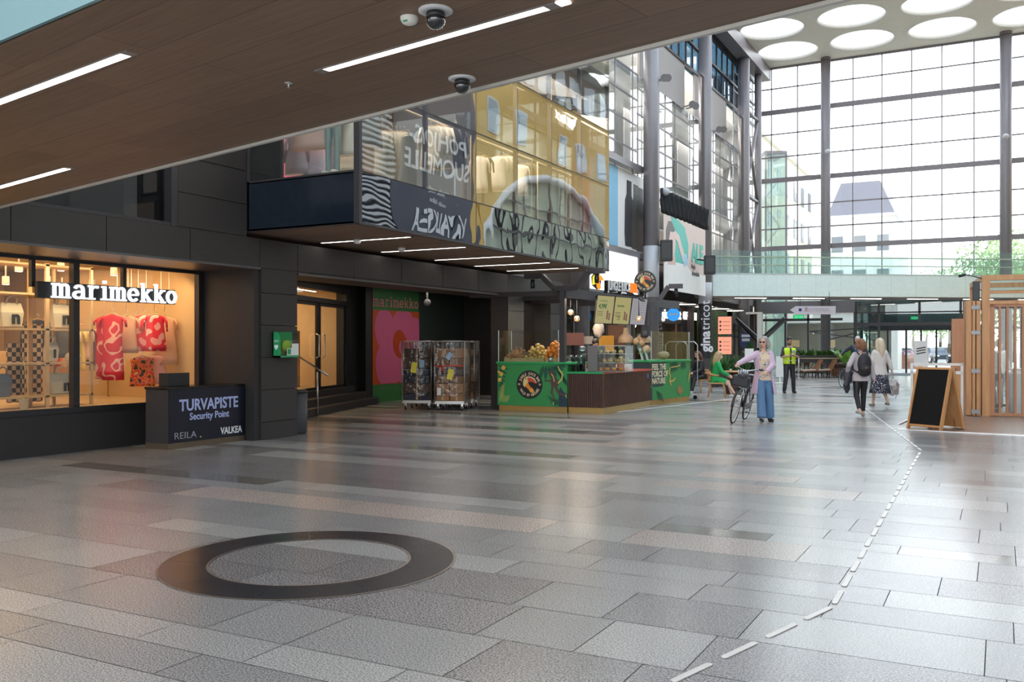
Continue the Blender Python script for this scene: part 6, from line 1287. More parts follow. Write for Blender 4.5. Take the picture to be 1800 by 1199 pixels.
# roll cage + red strap right of the kiosk
r = empty('roll_cage', (-8.15, 26.35, 0), A3, 'empty roll cage trolley at the far end of the right green counter', 'trolley')
for x in (-.35, .35):
    b = MB(); b.tube([(x, -.1, .15), (x, -.1, 1.62), (x, .0, 1.72), (x, .5, 1.72), (x, .6, 1.62), (x, .6, .15)], .016, 6); b.build('side_frame', 'zinc', r)
MB().box(-.36, .36, -.12, .62, .13, .17).build('base', D.materials['cage_base'], r)
for x in (-.3, .3):
    for y in (-.05, .55): b = MB(); b.lathe([(.06, -.015), (.06, .015)], (x, y, .06), 12, 'x'); b.build('wheel', 'rubber', r)
b = MB(); b.bar((-.36, -.13, 1.0), (-.36, -.13, .3), .05, .03); b.build('red_band', flat((.6, .06, .03)), r)
# loudspeakers and spotlights on the tall facade
for i, (px, py, d_) in enumerate(((1171, 441, 36.5), (1247, 466, 40.6))):
    p = far(px, d_, py); r = empty('loudspeaker', p, .4, ('box-shaped black loudspeaker in front of the sale banner', 'box-shaped black loudspeaker on the column beside the far footbridge')[i], 'loudspeaker'); MB().box(-.24, .24, -.25, .15, -.42, .42).build('body', 'black', r, bevel=.03); MB().box(-.18, .18, -.26, -.25, -.3, .3).build('grille', flat((.05, .05, .05)), r); b = MB(); b.bar((0, .15, .2), (-.5, .5, .3), .06); b.build('bracket', 'black', r)
for i, (px, py, d_) in enumerate(((1166, 138, 37), (1172, 138, 37), (1215, 184, 40.5), (1221, 187, 40.5), (1262, 228, 44), (1270, 228, 44))):
    p = far(px, d_, py); r = empty('floodlight', p, .5, ('left', 'right')[i % 2]+' floodlight of the pair on the '+('first', 'second', 'third')[i//2]+' grey facade panel', 'floodlight'); b = MB(); b.tube([(0, -.25, -.05), (0, .05, 0)], [.16, .09], 12); b.build('head', flat((.16, .15, .15)), r); b = MB(); b.bar((0, .05, 0), (-.3, .4, 0), .05); b.build('arm', 'column', r)
for i, (px, py, d_) in enumerate(((1455, 267, 51.5), (1768, 240, 47.1), (1170, 337, 37))):
    p = far(px, d_, py); r = empty('dome_camera', p, .3, ('small white dome camera on the left window column', 'small white dome camera on the right window column', 'small grey camera above the black drape')[i], 'security camera'); b = MB(); b.ball((0, 0, 0), .16, 14, 9); b.build('dome', flat((.5, .5, .52)), r); b = MB(); b.bar((0, 0, .1), (0, .4, .1), .06); b.build('arm', flat((.4, .4, .42)), r)
# ---------------------------------------------------------------- oak kiosk on the right
def box_part(r, name, m, *bx, bevel=0):
    b = MB()
    for q in bx: b.box(*q)
    return b.build(name, m if not isinstance(m, tuple) else flat(m), r, bevel=bevel)
ko, ke = at(1704, 731), at(1800, 730); ka = at(1726, 732); kdir = Vector((1, .11, 0)).normalized(); KA = math.atan2(kdir.y, kdir.x)
OAK = wood('light_oak', (.50, .23, .08), (.62, .33, .14), (9, 9, .8), .4)
OK2 = wood('red_oak', (.42, .17, .07), (.50, .23, .10), (9, 9, .8), .4)
r = empty('oak_kiosk', ka, KA, 'tall oak kiosk with a slatted sliding front standing on the timber deck', 'kiosk')
H1 = 3.20
box_part(r, 'corner_post', OAK, (0, .16, -.02, .16, 0, H1)); box_part(r, 'top_rail', OAK, (.16, 3.2, -.02, .16, H1-.12, H1), (.16, 3.2, .0, .12, H1-.42, H1-.35), (.16, 3.2, -.03, .16, H1-.66, H1-.58)); box_part(r, 'bottom_rail', OK2, (.16, 3.2, 0, .1, .02, .08))
box_part(r, 'front_frame', OK2, (.16, .26, .0, .08, .08, H1-.66), (.16, 3.2, .0, .08, H1-.72, H1-.66))
for k in range(14):
    x = .36+k*.155; box_part(r, 'slat', OK2, (x-.024, x+.024, .0, .06, .08, H1-.72))
box_part(r, 'glass_pane', 'clear', (.26, 3.2, .085, .095, .08, H1-.66))
b = MB(); b.box(.16, 3.2, .0, .01, H1-.36, H1-.12); b.build('upper_pane', 'clear', r)
box_part(r, 'side_wall', OK2, (.02, .08, 1.0, 3.0, 0, 1.2)); box_part(r, 'rear_post', OAK, (3.1, 3.2, 2.9, 3.0, 0, H1), (.0, .12, 2.9, 3.0, 0, H1)); box_part(r, 'roof_rail', OAK, (.0, .12, .16, 2.9, H1-.12, H1), (0, 3.2, 2.9, 3.0, H1-.12, H1))
box_part(r, 'white_sign', (.75, .75, .73), (1.0, 1.9, -.06, -.02, H1-.5, H1-.04))
r = empty('serving_counter', ka+kdir*.75+Vector((-.1, 1.2, 0)), KA, 'white counter inside the oak kiosk behind the slats', 'counter'); box_part(r, 'body', (.62, .62, .64), (0, 2.2, 0, .6, 0, 1.02)); box_part(r, 'top', (.25, .22, .2), (-.03, 2.2, -.03, .63, 1.02, 1.06)); box_part(r, 'tap', 'steel', (.5, .54, .1, .3, 1.06, 1.5), (.5, .8, .1, .14, 1.46, 1.5))
r = empty('serving_counter', ka+kdir*.15+Vector((.1, 2.0, 0)), KA, 'low dark stall counter deeper inside the oak kiosk', 'counter'); box_part(r, 'body', (.35, .36, .38), (0.3, .5, 0, .6, 0, .95)); box_part(r, 'top', 'steel', (.28, .52, -.02, .62, .95, .97))
# folded oak shutters with steel hinges at the kiosk's left edge
r = empty('folding_shutter', ka-kdir*.31, KA, 'stack of folded oak shutters with steel hinges at the kiosk edge', 'shutter')
box_part(r, 'leaf', OAK, (-.02, .10, -.05, .55, .02, 2.62), bevel=.004); box_part(r, 'leaf', OAK, (.11, .17, -.08, .5, 0.02, 2.62)); box_part(r, 'leaf', OAK, (.19, .28, -.06, .5, 0.02, 2.62), bevel=.004)
r2_ = empty('folding_shutter', ka-kdir*.52, KA, 'reddish oak shutter leaf standing outermost left of the kiosk', 'shutter'); box_part(r2_, 'leaf', OK2, (-.10, .16, .02, .08, .02, 2.22), bevel=.004)
for z in (.06, .98, 1.85, 2.42):
    h = MB(); h.box(.09, .26, -.095, -.085, z, z+.10); hh = h.build('hinge', flat((.22, .22, .22), .45, .6), r)
    for x in (.11, .15, .21, .25): q = MB(); q.box(x-.008, x+.008, -.10, -.095, z+.03, z+.07); q.build('screw_plate', flat((.3, .3, .3), .3, .8), hh)
p = ka-kdir*.12; r = empty('loudspeaker', (p.x, p.y+.1, 2.85), KA, 'slim black loudspeaker at the top left of the oak kiosk', 'loudspeaker'); box_part(r, 'body', 'black', (-.07, .07, -.06, .1, -.22, .22), bevel=.01); b = MB(); b.lathe([(.06, 0), (.085, .03), (.09, .08)], (.10, -.02, .1), 16, 'y'); b.build('white_lamp', 'white', r)
p = ka; r = empty('arm_spotlight', (p.x+.02, p.y, 3.12), KA, 'thin black arm spotlight reaching left from the oak kiosk top', 'spotlight'); b = MB(); b.tube([(0, 0, 0), (-.2, -.05, .06), (-.42, -.05, .12)], .012, 6); b.build('arm', 'black', r); b = MB(); b.tube([(-.50, -.05, .07), (-.36, -.05, .10)], [.035, .03], 10); b.build('head', 'black', r)
# ---------------------------------------------------------------- chalk board easel
pa = at(1612, 752); r = empty('chalkboard_sign', (-1.12, 19.42, 0), math.radians(-32), 'blank black chalkboard A-board with an oak frame on the floor', 'chalkboard')
W_, H_, SP = .70, 1.24, .42
def leaf_frame(tilt, y0, board):
    T = Matrix.Translation((0, y0, 0)) @ Matrix.Rotation(tilt, 4, 'X')
    for s in (-1, 1):
        b = MB(); b.T = T; x = s*W_/2
        b.prism([(-.035, 0), (.035, 0), (.035, H_-.06), (.02, H_-.01), (-.01, H_), (-.035, H_-.05)], x-s*.0-.02, x+.02, 'x'); b.build('leg', OAK, r, bevel=.003)
    b = MB(); b.T = T; b.box(-W_/2, W_/2, -.02, .02, .05, .09); b.box(-W_/2, W_/2, -.02, .02, H_-.06, H_-.02); b.build('cross_rail', OAK, r)
    b = MB(); b.T = T; b.box(-W_/2+.02, W_/2-.02, -.012, .012, .09, H_-.06); b.build('board', mat('chalkboard', (.008, .008, .009), .6, spec=.15) if board else OAK, r)
leaf_frame(-math.radians(15), -.34, True); leaf_frame(math.radians(15), .34, False)
b = MB(); b.tube([(.3, .05, .02), (.42, .12, .015), (.5, .02, .012), (.4, -.05, .012), (.34, .06, .05), (.32, .1, .2)], .006, 5); tag(b.build('loose_cable', 'black', loc=(-1.12, 19.35, 0)), 'thin black cable curled on the floor beside the chalkboard', 'cable')
# white display stand behind it
p = at(1601, 738); r = empty('display_stand', (-1.72, 21.35, 0), .08, 'white display stand with small pictures behind the chalkboard', 'display stand')
box_part(r, 'frame', 'white', (0, .05, 0, .05, 0, 1.12), (.97, 1.02, 0, .05, 0, 1.22), (0, 1.02, 0, .05, 1.18, 1.23), (0, 1.02, .0, .05, 1.0, 1.03), (0, .05, .3, .35, 0, 1.2)); box_part(r, 'wood_panel', OAK, (.05, .97, .02, .04, .45, 1.0)); box_part(r, 'shelf', 'white', (0, 1.02, 0, .35, 1.03, 1.05))
for i, (x, c) in enumerate(((.12, (.55, .05, .06)), (.36, (.05, .05, .06)), (.56, (.05, .05, .06)), (.76, (.06, .06, .07)))): box_part(r, 'picture', c, (x, x+.13, -.004, 0, 1.07, 1.12+.03*(i == 0)))
b = MB(); b.bar((-.02, 0, .02), (-.22, -1.4, .02), .025, .02); b.build('foot_bar', 'steel', r)
# poster stand by the doors
p = far(1619, 45, 628); r = empty('poster_stand', (p.x, p.y, 0), .4, 'white poster stand with black slanted stripes in front of the doors', 'poster stand'); box_part(r, 'panel', (.82, .8, .8), (-.32, .32, 0, .05, .55, 1.85)); box_part(r, 'post', 'steel', (-.02, .02, .0, .04, 0, .6)); box_part(r, 'base', 'steel', (-.25, .25, -.15, .2, 0, .02))
b = MB()
for k, z in enumerate((1.45, 1.33, 1.2)): stroke(b, [(-.22, z), (.22, z+.09)], .05, 0, .004, frame((0, -.002, 0), (1, 0, 0), (0, 0, 1)))
b.build('black_stripes', 'black', r)
# ---------------------------------------------------------------- hanging sign, exit signs
p = far(1389, 44.8, 545); q = far(1469, 44.8, 545); L = (q-p).length; r = empty('direction_sign', (p.x, p.y, p.z), math.atan2((q-p).y, (q-p).x), 'pale arrow-shaped hanging sign reading KIVISYDÄMEEN', 'sign')
h = .20; b = MB(); b.prism([(-.0, 0), (.28, -.21), (L, -.21), (L, .19), (.28, .19)], 0, .06, 'y'); b.build('arrow_board', flat((.60, .55, .60)), r)
HF = lambda x, z: frame((x, -.003, z), (1, 0, 0), (0, 0, 1)); text_mesh('lettering', 'KIVISYDÄMEEN', .2, flat((.25, .23, .27)), r, HF(1.35, .01), .004, -.002, .85)
b = MB(); b.box(.42, .56, -.006, 0, -.06, .08); b.build('blue_square', flat((.03, .03, .20)), r); text_mesh('lettering', 'P', .26, flat((.25, .12, .12)), r, HF(.78, .03), .004); b = MB(); b.box(.7, .95, -.004, 0, -.07, -.05); b.box(1.0, 2.0, -.004, 0, -.10, -.09); b.build('fine_line', flat((.5, .15, .15)), r)
b = MB(); [b.tube([(x, .03, .19), (x, .03, .9)], .012, 5) for x in (.5, L-.3)]; b.build('hanger', 'dark_metal', r)
for i, (px, py, d_, lab) in enumerate(((1404, 557, 44.9, 'green running-man exit sign under the hanging arrow sign'), (1609, 559, 52.5, 'green exit sign above the sliding doors'))):
    p = far(px, d_, py); r = empty('exit_sign', p, .45, lab, 'sign'); box_part(r, 'case', (.02, .35, .12), (-.26, .26, 0, .06, -.10, .10)); box_part(r, 'face', emis('exit_green_%d' % i, (.03, .55, .20), 1.0), (-.24, .24, -.006, 0, -.08, .08)); T = frame((0, -.008, 0), (1, 0, 0), (0, 0, 1)); b = MB(); poly(b, [(.04, -.02), (.12, -.02), (.12, -.05), (.2, 0), (.12, .05), (.12, .02), (.04, .02)], 0, .003, T); poly(b, arc(-.1, .045, .018, 0, 360, 8)[:-1], 0, .003, T); stroke(b, [(-.06, .02), (-.12, .0), (-.09, -.03), (-.14, -.06)], .02, 0, .003, T); stroke(b, [(-.12, .0), (-.17, -.02)], .015, 0, .003, T); b.build('running_figure', 'white', r)
    b = MB(); b.tube([(0, .03, .1), (0, .03, 1.05)], .01, 5); b.build('hanger', 'dark_metal', r)
# fabric tree posts near the far columns
p = far(1336, 46, 608); r = empty('pole_tree', (p.x, p.y, 0), 0, 'pale light pole with black angled arms behind the walking woman', 'pole lamp'); b = MB(); b.box(-.12, .12, -.12, .12, 0, 3.3); b.box(-.7, .1, -.06, .06, 3.2, 3.3); b.build('pole', flat((.75, .75, .72)), r)
for s in (-1, 1):
    for k in range(2): b = MB(); b.bar((0, 0, 1.9-.2*k), (s*1.2, .3*k, 3.0-.1*k), .12); b.build('arm', 'black', r)
# ---------------------------------------------------------------- seating area: planters, tables, chairs
def blade_plant(r, n, L, col, seed, spread=.35, w_=.035, z0=0, x0=0, x1=0, name='leaves'):
    rnd = random.Random(seed); b = MB()
    for k in range(n):
        a = rnd.random()*2*PI; bx = rnd.uniform(x0, x1); l = L*rnd.uniform(.6, 1.1); s = spread*rnd.uniform(.4, 1.3); P = []
        for t in (0, .3, .6, .85, 1): P.append(Vector((bx+math.cos(a)*s*t, math.sin(a)*s*t, z0+l*(t-.45*t*t*(s/spread)))))
        ww = [w_*.6, w_, w_, w_*.6, .003]; sd = Vector((-math.sin(a), math.cos(a), 0)); rows = [[p-sd*q, p+sd*q] for p, q in zip(P, ww)]; b.sheet(rows, smooth=True)
    return b.build(name, col, r)
LFG = mat('leaf_green', (.06, .17, .03), .45, var=.35, scale=5); LFD = mat('leaf_dark', (.025, .08, .02), .5, var=.4, scale=5); LFB = mat('leaf_bright', (.16, .36, .04), .4, var=.25, scale=4)
for i in range(6):
    px = 1403+i*20; p = far(px, 46.5, 608); r = empty('planter', (p.x, p.y, 0), .3, ('first', 'second', 'third', 'fourth', 'fifth', 'sixth')[i]+' dark planter of fern-like leaves along the cafe edge, counted from the column at left', 'planter', 'planters along the cafe edge')
    box_part(r, 'box', 'black', (-.3, .3, -.16, .16, .75, 1.12)); b = MB(); b.bar((-.28, -.12, 0), (-.28, -.12, .8), .03); b.bar((.28, -.12, 0), (.28, -.12, .8), .03); b.bar((-.28, .12, 0), (.28, .12, .8), .03); b.bar((-.28, -.12, 0), (.28, -.12, .02), .03); b.build('stand', 'black', r)
    blade_plant(r, 34, .48, LFG, 100+i, .26, .045, 1.1, -.25, .25)
for i in range(9):
    px = 1256+i*9; p = far(px, 35.5+.2*i, 608); r = empty('potted_plant', (p.x, p.y, 0), .2*i, ('first', 'second', 'third', 'fourth', 'fifth', 'sixth', 'seventh', 'eighth', 'ninth')[i]+' dark leafy plant in the hedge behind the seated women, counted from the dark column', 'plant', 'plants behind the seated women')
    box_part(r, 'trough', (.05, .035, .03), (-.13, .13, -.2, .2, 0, .55)); blade_plant(r, 46, .95, LFD if i % 2 else LFG, 200+i, .22, .035, .5, -.12, .12)
for i, (px, d_, h) in enumerate(((1486, 44.0, 1.4), (1503, 48.5, 1.6), (1321, 42, 1.5))):
    p = far(px, d_, 608); r = empty('banana_plant', (p.x, p.y, 0), 0, ('big bright-leaved plant left of the man with the bicycle', 'big bright-leaved plant behind the man with the bicycle', 'tall leafy plant behind the walking woman')[i], 'plant'); b = MB(); b.lathe([(.22, 0), (.28, .5)], n=16); b.build('pot', 'black', r); b = MB(); b.tube([(0, 0, .45), (.03, 0, 1.0)], .04, 6); b.build('stem', LFD, r); blade_plant(r, 13, 1.4*h/1.5, LFB if i < 2 else LFD, 300+i, .8, .14, .7)
# lounge chairs, tables and stools
BRN = flat((.30, .13, .06), .6); WSE = flat((.62, .58, .52))
def lounge(x, y, rz, lab):
    r = empty('lounge_chair', (x, y, 0), rz, lab, 'chair', 'brown lounge chairs at the cafe'); b = MB(); b.prism([(-.3, .34), (.32, .40), (.32, .44), (-.3, .40)], -.28, .28, 'y'); b.build('seat', WSE, r); b = MB(); b.prism([(.28, .38), (.62, .92), (.68, .90), (.36, .34)], -.28, .28, 'y'); b.build('backrest', BRN, r); b = MB()
    b.prism([(-.32, .30), (.34, .36), (.34, .40), (-.32, .36)], -.29, .29, 'y'); b.build('shell', BRN, r)
    for sx in (-.25, .3):
        for sy in (-.25, .25): q = MB(); q.bar((sx, sy, 0), (sx, sy, .34), .025); q.build('leg', 'black', r)
p = at(1445, 664); lounge(p.x, p.y, .45, 'brown lounge chair nearest the man with the bicycle'); p = at(1420, 664.5); lounge(p.x, p.y, .45, 'brown lounge chair in the middle of the cafe edge')
def cafe_table(px, py, lab, top=WSE, w_=.38):
    p = at(px, py); r = empty('cafe_table', (p.x, p.y, 0), .4, lab, 'table', 'tables at the cafe edge'); box_part(r, 'tabletop', top, (-w_, w_, -.33, .33, .70, .73)); 
    for sx in (-w_+.05, w_-.05):
        for sy in (-.28, .28): q = MB(); q.bar((sx, sy, 0), (sx, sy, .7), .025); q.build('leg', 'black', r)
cafe_table(1404, 661, 'pale cafe table just right of the guard'); cafe_table(1430, 660, 'pale cafe table behind the middle lounge chair'); cafe_table(1478, 662, 'pale cafe table beside the wooden stall')
def stool(px, py, lab):
    p = at(px, py); r = empty('cafe_chair', (p.x, p.y, 0), -.8, lab, 'chair', 'wooden cafe chairs'); box_part(r, 'seat', OAK, (-.2, .2, -.2, .2, .44, .47)); box_part(r, 'backrest', BRN, (-.2, .2, .17, .2, .6, .85))
    for sx in (-.17, .17):
        for sy in (-.17, .17): q = MB(); q.bar((sx, sy, 0), (sx, sy, .85 if sy > 0 else .45), .025); q.build('leg', 'black', r)
stool(1398, 663, 'wooden cafe chair partly behind the guard'); stool(1413, 663, 'wooden cafe chair left of the middle lounge chair'); stool(1436, 662, 'wooden cafe chair between the two lounge chairs'); stool(1456, 663, 'wooden cafe chair beside the dark window column')
p = at(1477, 661); r = empty('wooden_stall', (p.x, p.y, 0), .42, 'brown wooden service stall behind the man with the bicycle', 'stall'); box_part(r, 'body', BRN, (-.35, .55, 0, .6, 0, 1.05)); box_part(r, 'top', OAK, (-.4, .6, -.05, .65, 1.05, 1.1)); box_part(r, 'shelf', (.05, .03, .02), (-.3, .5, -.01, .0, .4, .6))
p = at(1404, 664); r = empty('rope_post', at(1404, 665), 0, 'slim steel barrier post with a rail right of the guard', 'barrier'); b = MB(); b.tube([(0, 0, 0), (0, 0, 1.0)], .03, 8); b.lathe([(.18, 0), (.18, .02)], n=16); b.build('post', 'steel', r); b = MB(); b.tube([(0, 0, .98), (2.4, 1.0, .98)], .02, 6); b.build('rail', 'beige_frame', r)
p = at(1371, 673); r = empty('notice_stand', (p.x, p.y, 0), .2, 'white notice stand between the walking woman and the guard', 'notice stand'); box_part(r, 'panel', (.8, .8, .78), (-.16, .16, -.02, .02, .25, 1.15)); box_part(r, 'base', 'steel', (-.2, .2, -.15, .15, 0, .02)); box_part(r, 'post', 'steel', (-.02, .02, -.01, .01, 0, .3))
p = far(1317, 33.5, 608); r = empty('notice_board', (p.x, p.y, 0), .2, 'small white notice beside the plants left of the walking woman', 'notice'); box_part(r, 'sheet', (.8, .8, .8), (-.16, .16, -.01, .01, 1.0, 1.5)); box_part(r, 'post', 'black', (-.015, .015, .01, .03, 0, 1.4))
p = far(1310, 49.25, 600); r = empty('blue_notice', (p.x, p.y, p.z-.3), .3, 'dark blue notice with white print on the far column', 'notice'); box_part(r, 'sheet', (.02, .05, .18), (-.3, .3, -.45, -.42, .0, .75)); box_part(r, 'print', (.8, .8, .85), (-.22, .22, -.46, -.45, .52, .66), (-.2, .2, -.46, -.45, .3, .45))
# table and chairs of the two seated women
def arm_chair(x, y, rz, lab, col=OAK):
    r = empty('wooden_chair', (x, y, 0), rz, lab, 'chair', 'curved wooden chairs'); b = MB(); b.box(-.25, .25, -.24, .24, .42, .46); b.build('seat', col, r, bevel=.015)
    b = MB(); P = [(.27*math.cos(t), -.02+.30*math.sin(t), .68+.05*math.sin(t)) for t in [PI*k/12-.15 for k in range(14)]]; b.tube([(x_, y_, z_) for x_, y_, z_ in P], .026, 8); b.build('armrest', col, r)
    b = MB(); b.sheet([[Vector((.24*math.cos(t), .02+.26*math.sin(t), z)) for t in [PI*(.22+.56*k/8) for k in range(9)]] for z in (.50, .62, .72, .80)]); b.build('backrest', col, r, solid=.02)
    for sx in (-1, 1):
        for sy in (-1, 1): q = MB(); q.tube([(sx*.27, sy*.27, 0), (sx*.21, sy*.19, .44)], [.016, .024], 8); q.build('leg', col, r)
    return r
# ---------------------------------------------------------------- people
def ik(a, b, l1, l2, pole):
    a, b, pole = Vector(a), Vector(b), Vector(pole); d = b-a; L = min(d.length, (l1+l2)*.998); u = d.normalized(); b2 = a+u*L
    x = (l1*l1-l2*l2+L*L)/(2*L); h = math.sqrt(max(0, l1*l1-x*x)); q = (pole-u*pole.dot(u)).normalized(); return a+u*x+q*h, b2
def hand(b, wr, d, nrm, side, curl=.5, s=1.0):
    """palm + four fingers + thumb. d = pointing direction, nrm = palm normal (fingers curl towards it)"""
    d = Vector(d).normalized(); nrm = Vector(nrm); nrm = (nrm-d*nrm.dot(d)).normalized(); lat = d.cross(nrm)*side; wr = Vector(wr)
    b.cone(wr, .024*s, wr+d*.03*s, .026*s, 8)
    for k in range(4): o = (k-1.5)*.019*s; b.cone(wr+d*.02*s+lat*o*.6, .016*s, wr+d*.085*s+lat*o, .0125*s, 8)
    for k, L in enumerate((.068, .078, .073, .058)):
        p = wr+d*.085*s+lat*(k-1.5)*.019*s; a = 0
        for j, (f, r0, r1) in enumerate(((.45, .0105, .0095), (.32, .0095, .0088), (.23, .0088, .0075))):
            a += curl*(.55 if j == 0 else .85); q = p+(d*math.cos(a)+nrm*math.sin(a))*L*f*s; b.cone(p, r0*s, q, r1*s, 6); p = q
    p = wr+d*.025*s-lat*.022*s; q = p+(d*.6-lat*.65+nrm*.35).normalized()*.042*s; b.cone(p, .014*s, q, .0115*s, 6); b.cone(q, .0115*s, q+(d*.8-lat*.15+nrm*(.3+.4*curl)).normalized()*.034*s, .009*s, 6)
def person(loc, rz, h, lab, skin='skin', hips=(0, 0), lfoot=(.1, -.15, .0), rfoot=(-.1, .2, 0), lhand=(.28, -.05, .82), rhand=(-.28, -.05, .82), lean=(0, 0), head=(0, 0), fem=True, sit=0, hair=None, hairL='short', top=None, topm=None, sleeve=1.0, bottom=None, botm=None, shoem=None, hcurl=.6, lk=(0, -1, .1), rk=(0, -1, .1), le=(.5, 1, -.2), re=(-.5, 1, -.2), vox=.009, boots=False, palm=(None, None), toes=(0, 0)):
    S = h/1.75; r = empty('person', loc, rz, lab, 'person'); V = Vector
    hz = (.93 if not sit else sit/S)*S; pel = V((hips[0], hips[1], hz)); lx, ly = lean
    sp = lambda t: pel+V((lx*t, ly*t, (.55 if True else 0)*S*t))     # up the spine, t=1 at the shoulders
    sw = (.165 if fem else .195)*S; hw = .085*S; neck = sp(1.0); sh = {1: sp(.93)+V((sw, 0, 0)), -1: sp(.93)+V((-sw, 0, 0))}; hp = {1: pel+V((hw, 0, -.0)), -1: pel+V((-hw, 0, 0))}
    ft = {1: V(lfoot)*1, -1: V(rfoot)*1}; hd = {1: V(lhand), -1: V(rhand)}; kn = {}; an = {}; el = {}; wr = {}
    for s in (1, -1):
        kn[s], an[s] = ik(hp[s], ft[s]+V((0, 0, .085*S)), .44*S, .42*S, lk if s > 0 else rk)
        el[s], wr[s] = ik(sh[s], hd[s], .30*S, .26*S, le if s > 0 else re)
    hc = neck+V((0, 0, .195*S))+V((lx*.25, ly*.25-.01, 0)); yaw, pit = head; HM = Matrix.Translation(hc) @ Matrix.Rotation(yaw, 4, 'Z') @ Matrix.Rotation(pit, 4, 'X')
    H = lambda x, y, z: HM @ V((x*S, y*S, z*S))
    b = MB(); k = .9 if fem else 1.0
    def tors(bb, prof, ex=0):
        n = 14; rows = []
        for t, rx, ry, oy in prof:
            c = sp(t); rows.append([c+V(((rx*S+ex)*math.cos(2*PI*j/n), oy*S+(ry*S+ex)*math.sin(2*PI*j/n), 0)) for j in range(n)])
        vs = [p for q in rows for p in q]; m_ = len(rows); bb.add(vs, [(i*n+j, i*n+(j+1) % n, (i+1)*n+(j+1) % n, (i+1)*n+j) for i in range(m_-1) for j in range(n)]+[tuple(range(n))[::-1], tuple((m_-1)*n+j for j in range(n))])
    TP = [(-.16, .12, .09, 0), (-.05, .165*(1.03 if fem else .95), .115, .01), (.08, .155, .11, 0), (.28, .125 if fem else .15, .095, 0), (.5, .145 if fem else .165, .11, -.01 if fem else 0), (.72, .16 if fem else .185, .12, -.012 if fem else 0), (.9, .165 if fem else .20, .095, .005), (.985, .11, .07, .01), (1.03, .055, .055, .01)]
    tors(b, TP); b.cone(neck+V((0, .005, -.02)), .052*S*k, hc+V((0, .01, -.06*S)), .050*S*k, 10)
    b.ball((0, 0, 0), 0.001) if False else None
    bb = MB(); bb.T = HM @ Matrix.Scale(S, 4)
    bb.ball((0, .012, .035), .092, 16, 12, (.84, 1.04, 1)); bb.ball((0, -.022, -.035), .070, 14, 10, (.86, .95, 1.12)); bb.ball((0, -.045, -.082), .03, 10, 8, (1, .9, .8))
    bb.tube([(0, -.088, .01), (0, -.104, -.02), (0, -.110, -.035)], [.009, .012, .015], 8); bb.ball((0, -.100, -.038), .016, 8, 6, (1.15, .8, .7))
    for s in (-1, 1): bb.ball((s*.032, -.075, .022), .020, 8, 6, (1.3, .6, .5)); bb.ball((s*.040, -.062, -.028), .026, 8, 6); bb.ball((s*.080, .018, -.008), .022, 8, 6, (.35, .75, 1.3))
    bb.ball((0, -.088, -.062), .018, 8, 6, (1.4, .6, .35)); bb.ball((0, -.087, -.071), .017, 8, 6, (1.2, .6, .4)); b.v += bb.v[:0]
    o_ = len(b.v); b.v += bb.v; b.f += [[i+o_ for i in f] for f in bb.f]; b.m += bb.m; b.sm += bb.sm
    for s in (1, -1):
        b.cone(hp[s]+V((0, 0, .0)), .088*S*k, kn[s], .056*S*k); b.cone(kn[s], .054*S*k, kn[s].lerp(an[s], .35), .055*S*k); b.cone(kn[s].lerp(an[s], .35), .055*S*k, an[s], .036*S*k)
        ta = toes[0] if s > 0 else toes[1]; fd = V((.12*s, -1, 0)).normalized(); tp = an[s]+fd*.15*S+V((0, 0, -.055*S+ta)); b.cone(an[s]+V((0, .03*S, -.045*S)), .034*S, tp, .024*S)
        b.cone(sh[s]-V((s*.03, 0, .01)), .056*S*k, el[s], .040*S*k); b.cone(el[s], .040*S*k, wr[s], .026*S*k)
        fdir = (wr[s]-el[s]).normalized(); pn = palm[0 if s > 0 else 1] or (-s*.8, -.2, -.5); hand(b, wr[s], fdir, pn, s, hcurl, S*(.92 if fem else 1.05))
    remesh(b, 'body', skin, r, vox, 1)
    # eyes, brows, lips
    e = MB(); e.T = HM @ Matrix.Scale(S, 4)
    for s in (-1, 1): e.ball((s*.031, -.088, .008), .010, 8, 6, (1.4, .6, .7))
    e.build('eyes', flat((.03, .025, .02)), r); e = MB(); e.T = HM @ Matrix.Scale(S, 4)
    for s in (-1, 1): e.bar((s*.016, -.095, .028), (s*.047, -.086, .030), .006, .008)
    e.build('eyebrows', flat((.08, .05, .04)), r); e = MB(); e.T = HM @ Matrix.Scale(S, 4); e.ball((0, -.096, -.066), .017, 8, 6, (1.3, .35, .28)); e.build('lips', flat((.42, .12, .10)), r)
    hm = hair or flat((.05, .03, .02)); b = MB(); b.T = HM @ Matrix.Scale(S, 4)
    if hairL != 'none':
        b.ball((0, .028, .05), .102, 16, 12, (.90, 1.0, .96))
        if hairL == 'short': b.ball((0, .05, .0), .085, 12, 8, (1, .8, 1))
        if hairL == 'bob':
            for s in (-1, 1): b.tube([(s*.05, -.03, .10), (s*.088, .01, .03), (s*.10, .02, -.05), (s*.085, .03, -.12)], [.04, .042, .048, .03], 10)
            b.tube([(0, .06, .06), (0, .09, -.02), (0, .085, -.12)], [.085, .08, .055], 12)
            for i in range(14): a = i*.45-.9; b.ball((.095*math.cos(a), .03+.075*abs(math.sin(a)), -.06+.05*math.sin(i*2.3)), .03, 8, 6)
        if hairL == 'long':
            for s in (-1, 1): b.tube([(s*.05, -.02, .10), (s*.085, .02, .03), (s*.09, .05, -.1), (s*.07, .09, -.28)], [.035, .04, .045, .03], 10)
            b.tube([(0, .06, .06), (0, .10, -.06), (0, .11, -.2), (0, .11, -.36)], [.085, .085, .08, .04], 12)
        cut = MB()
        remesh(b, 'hair', hm, r, .010, 2)
    else:
        b.ball((0, .022, .05), .097, 14, 10, (.88, 1.0, .95)); remesh(b, 'hair', hm, r, .01, 1)
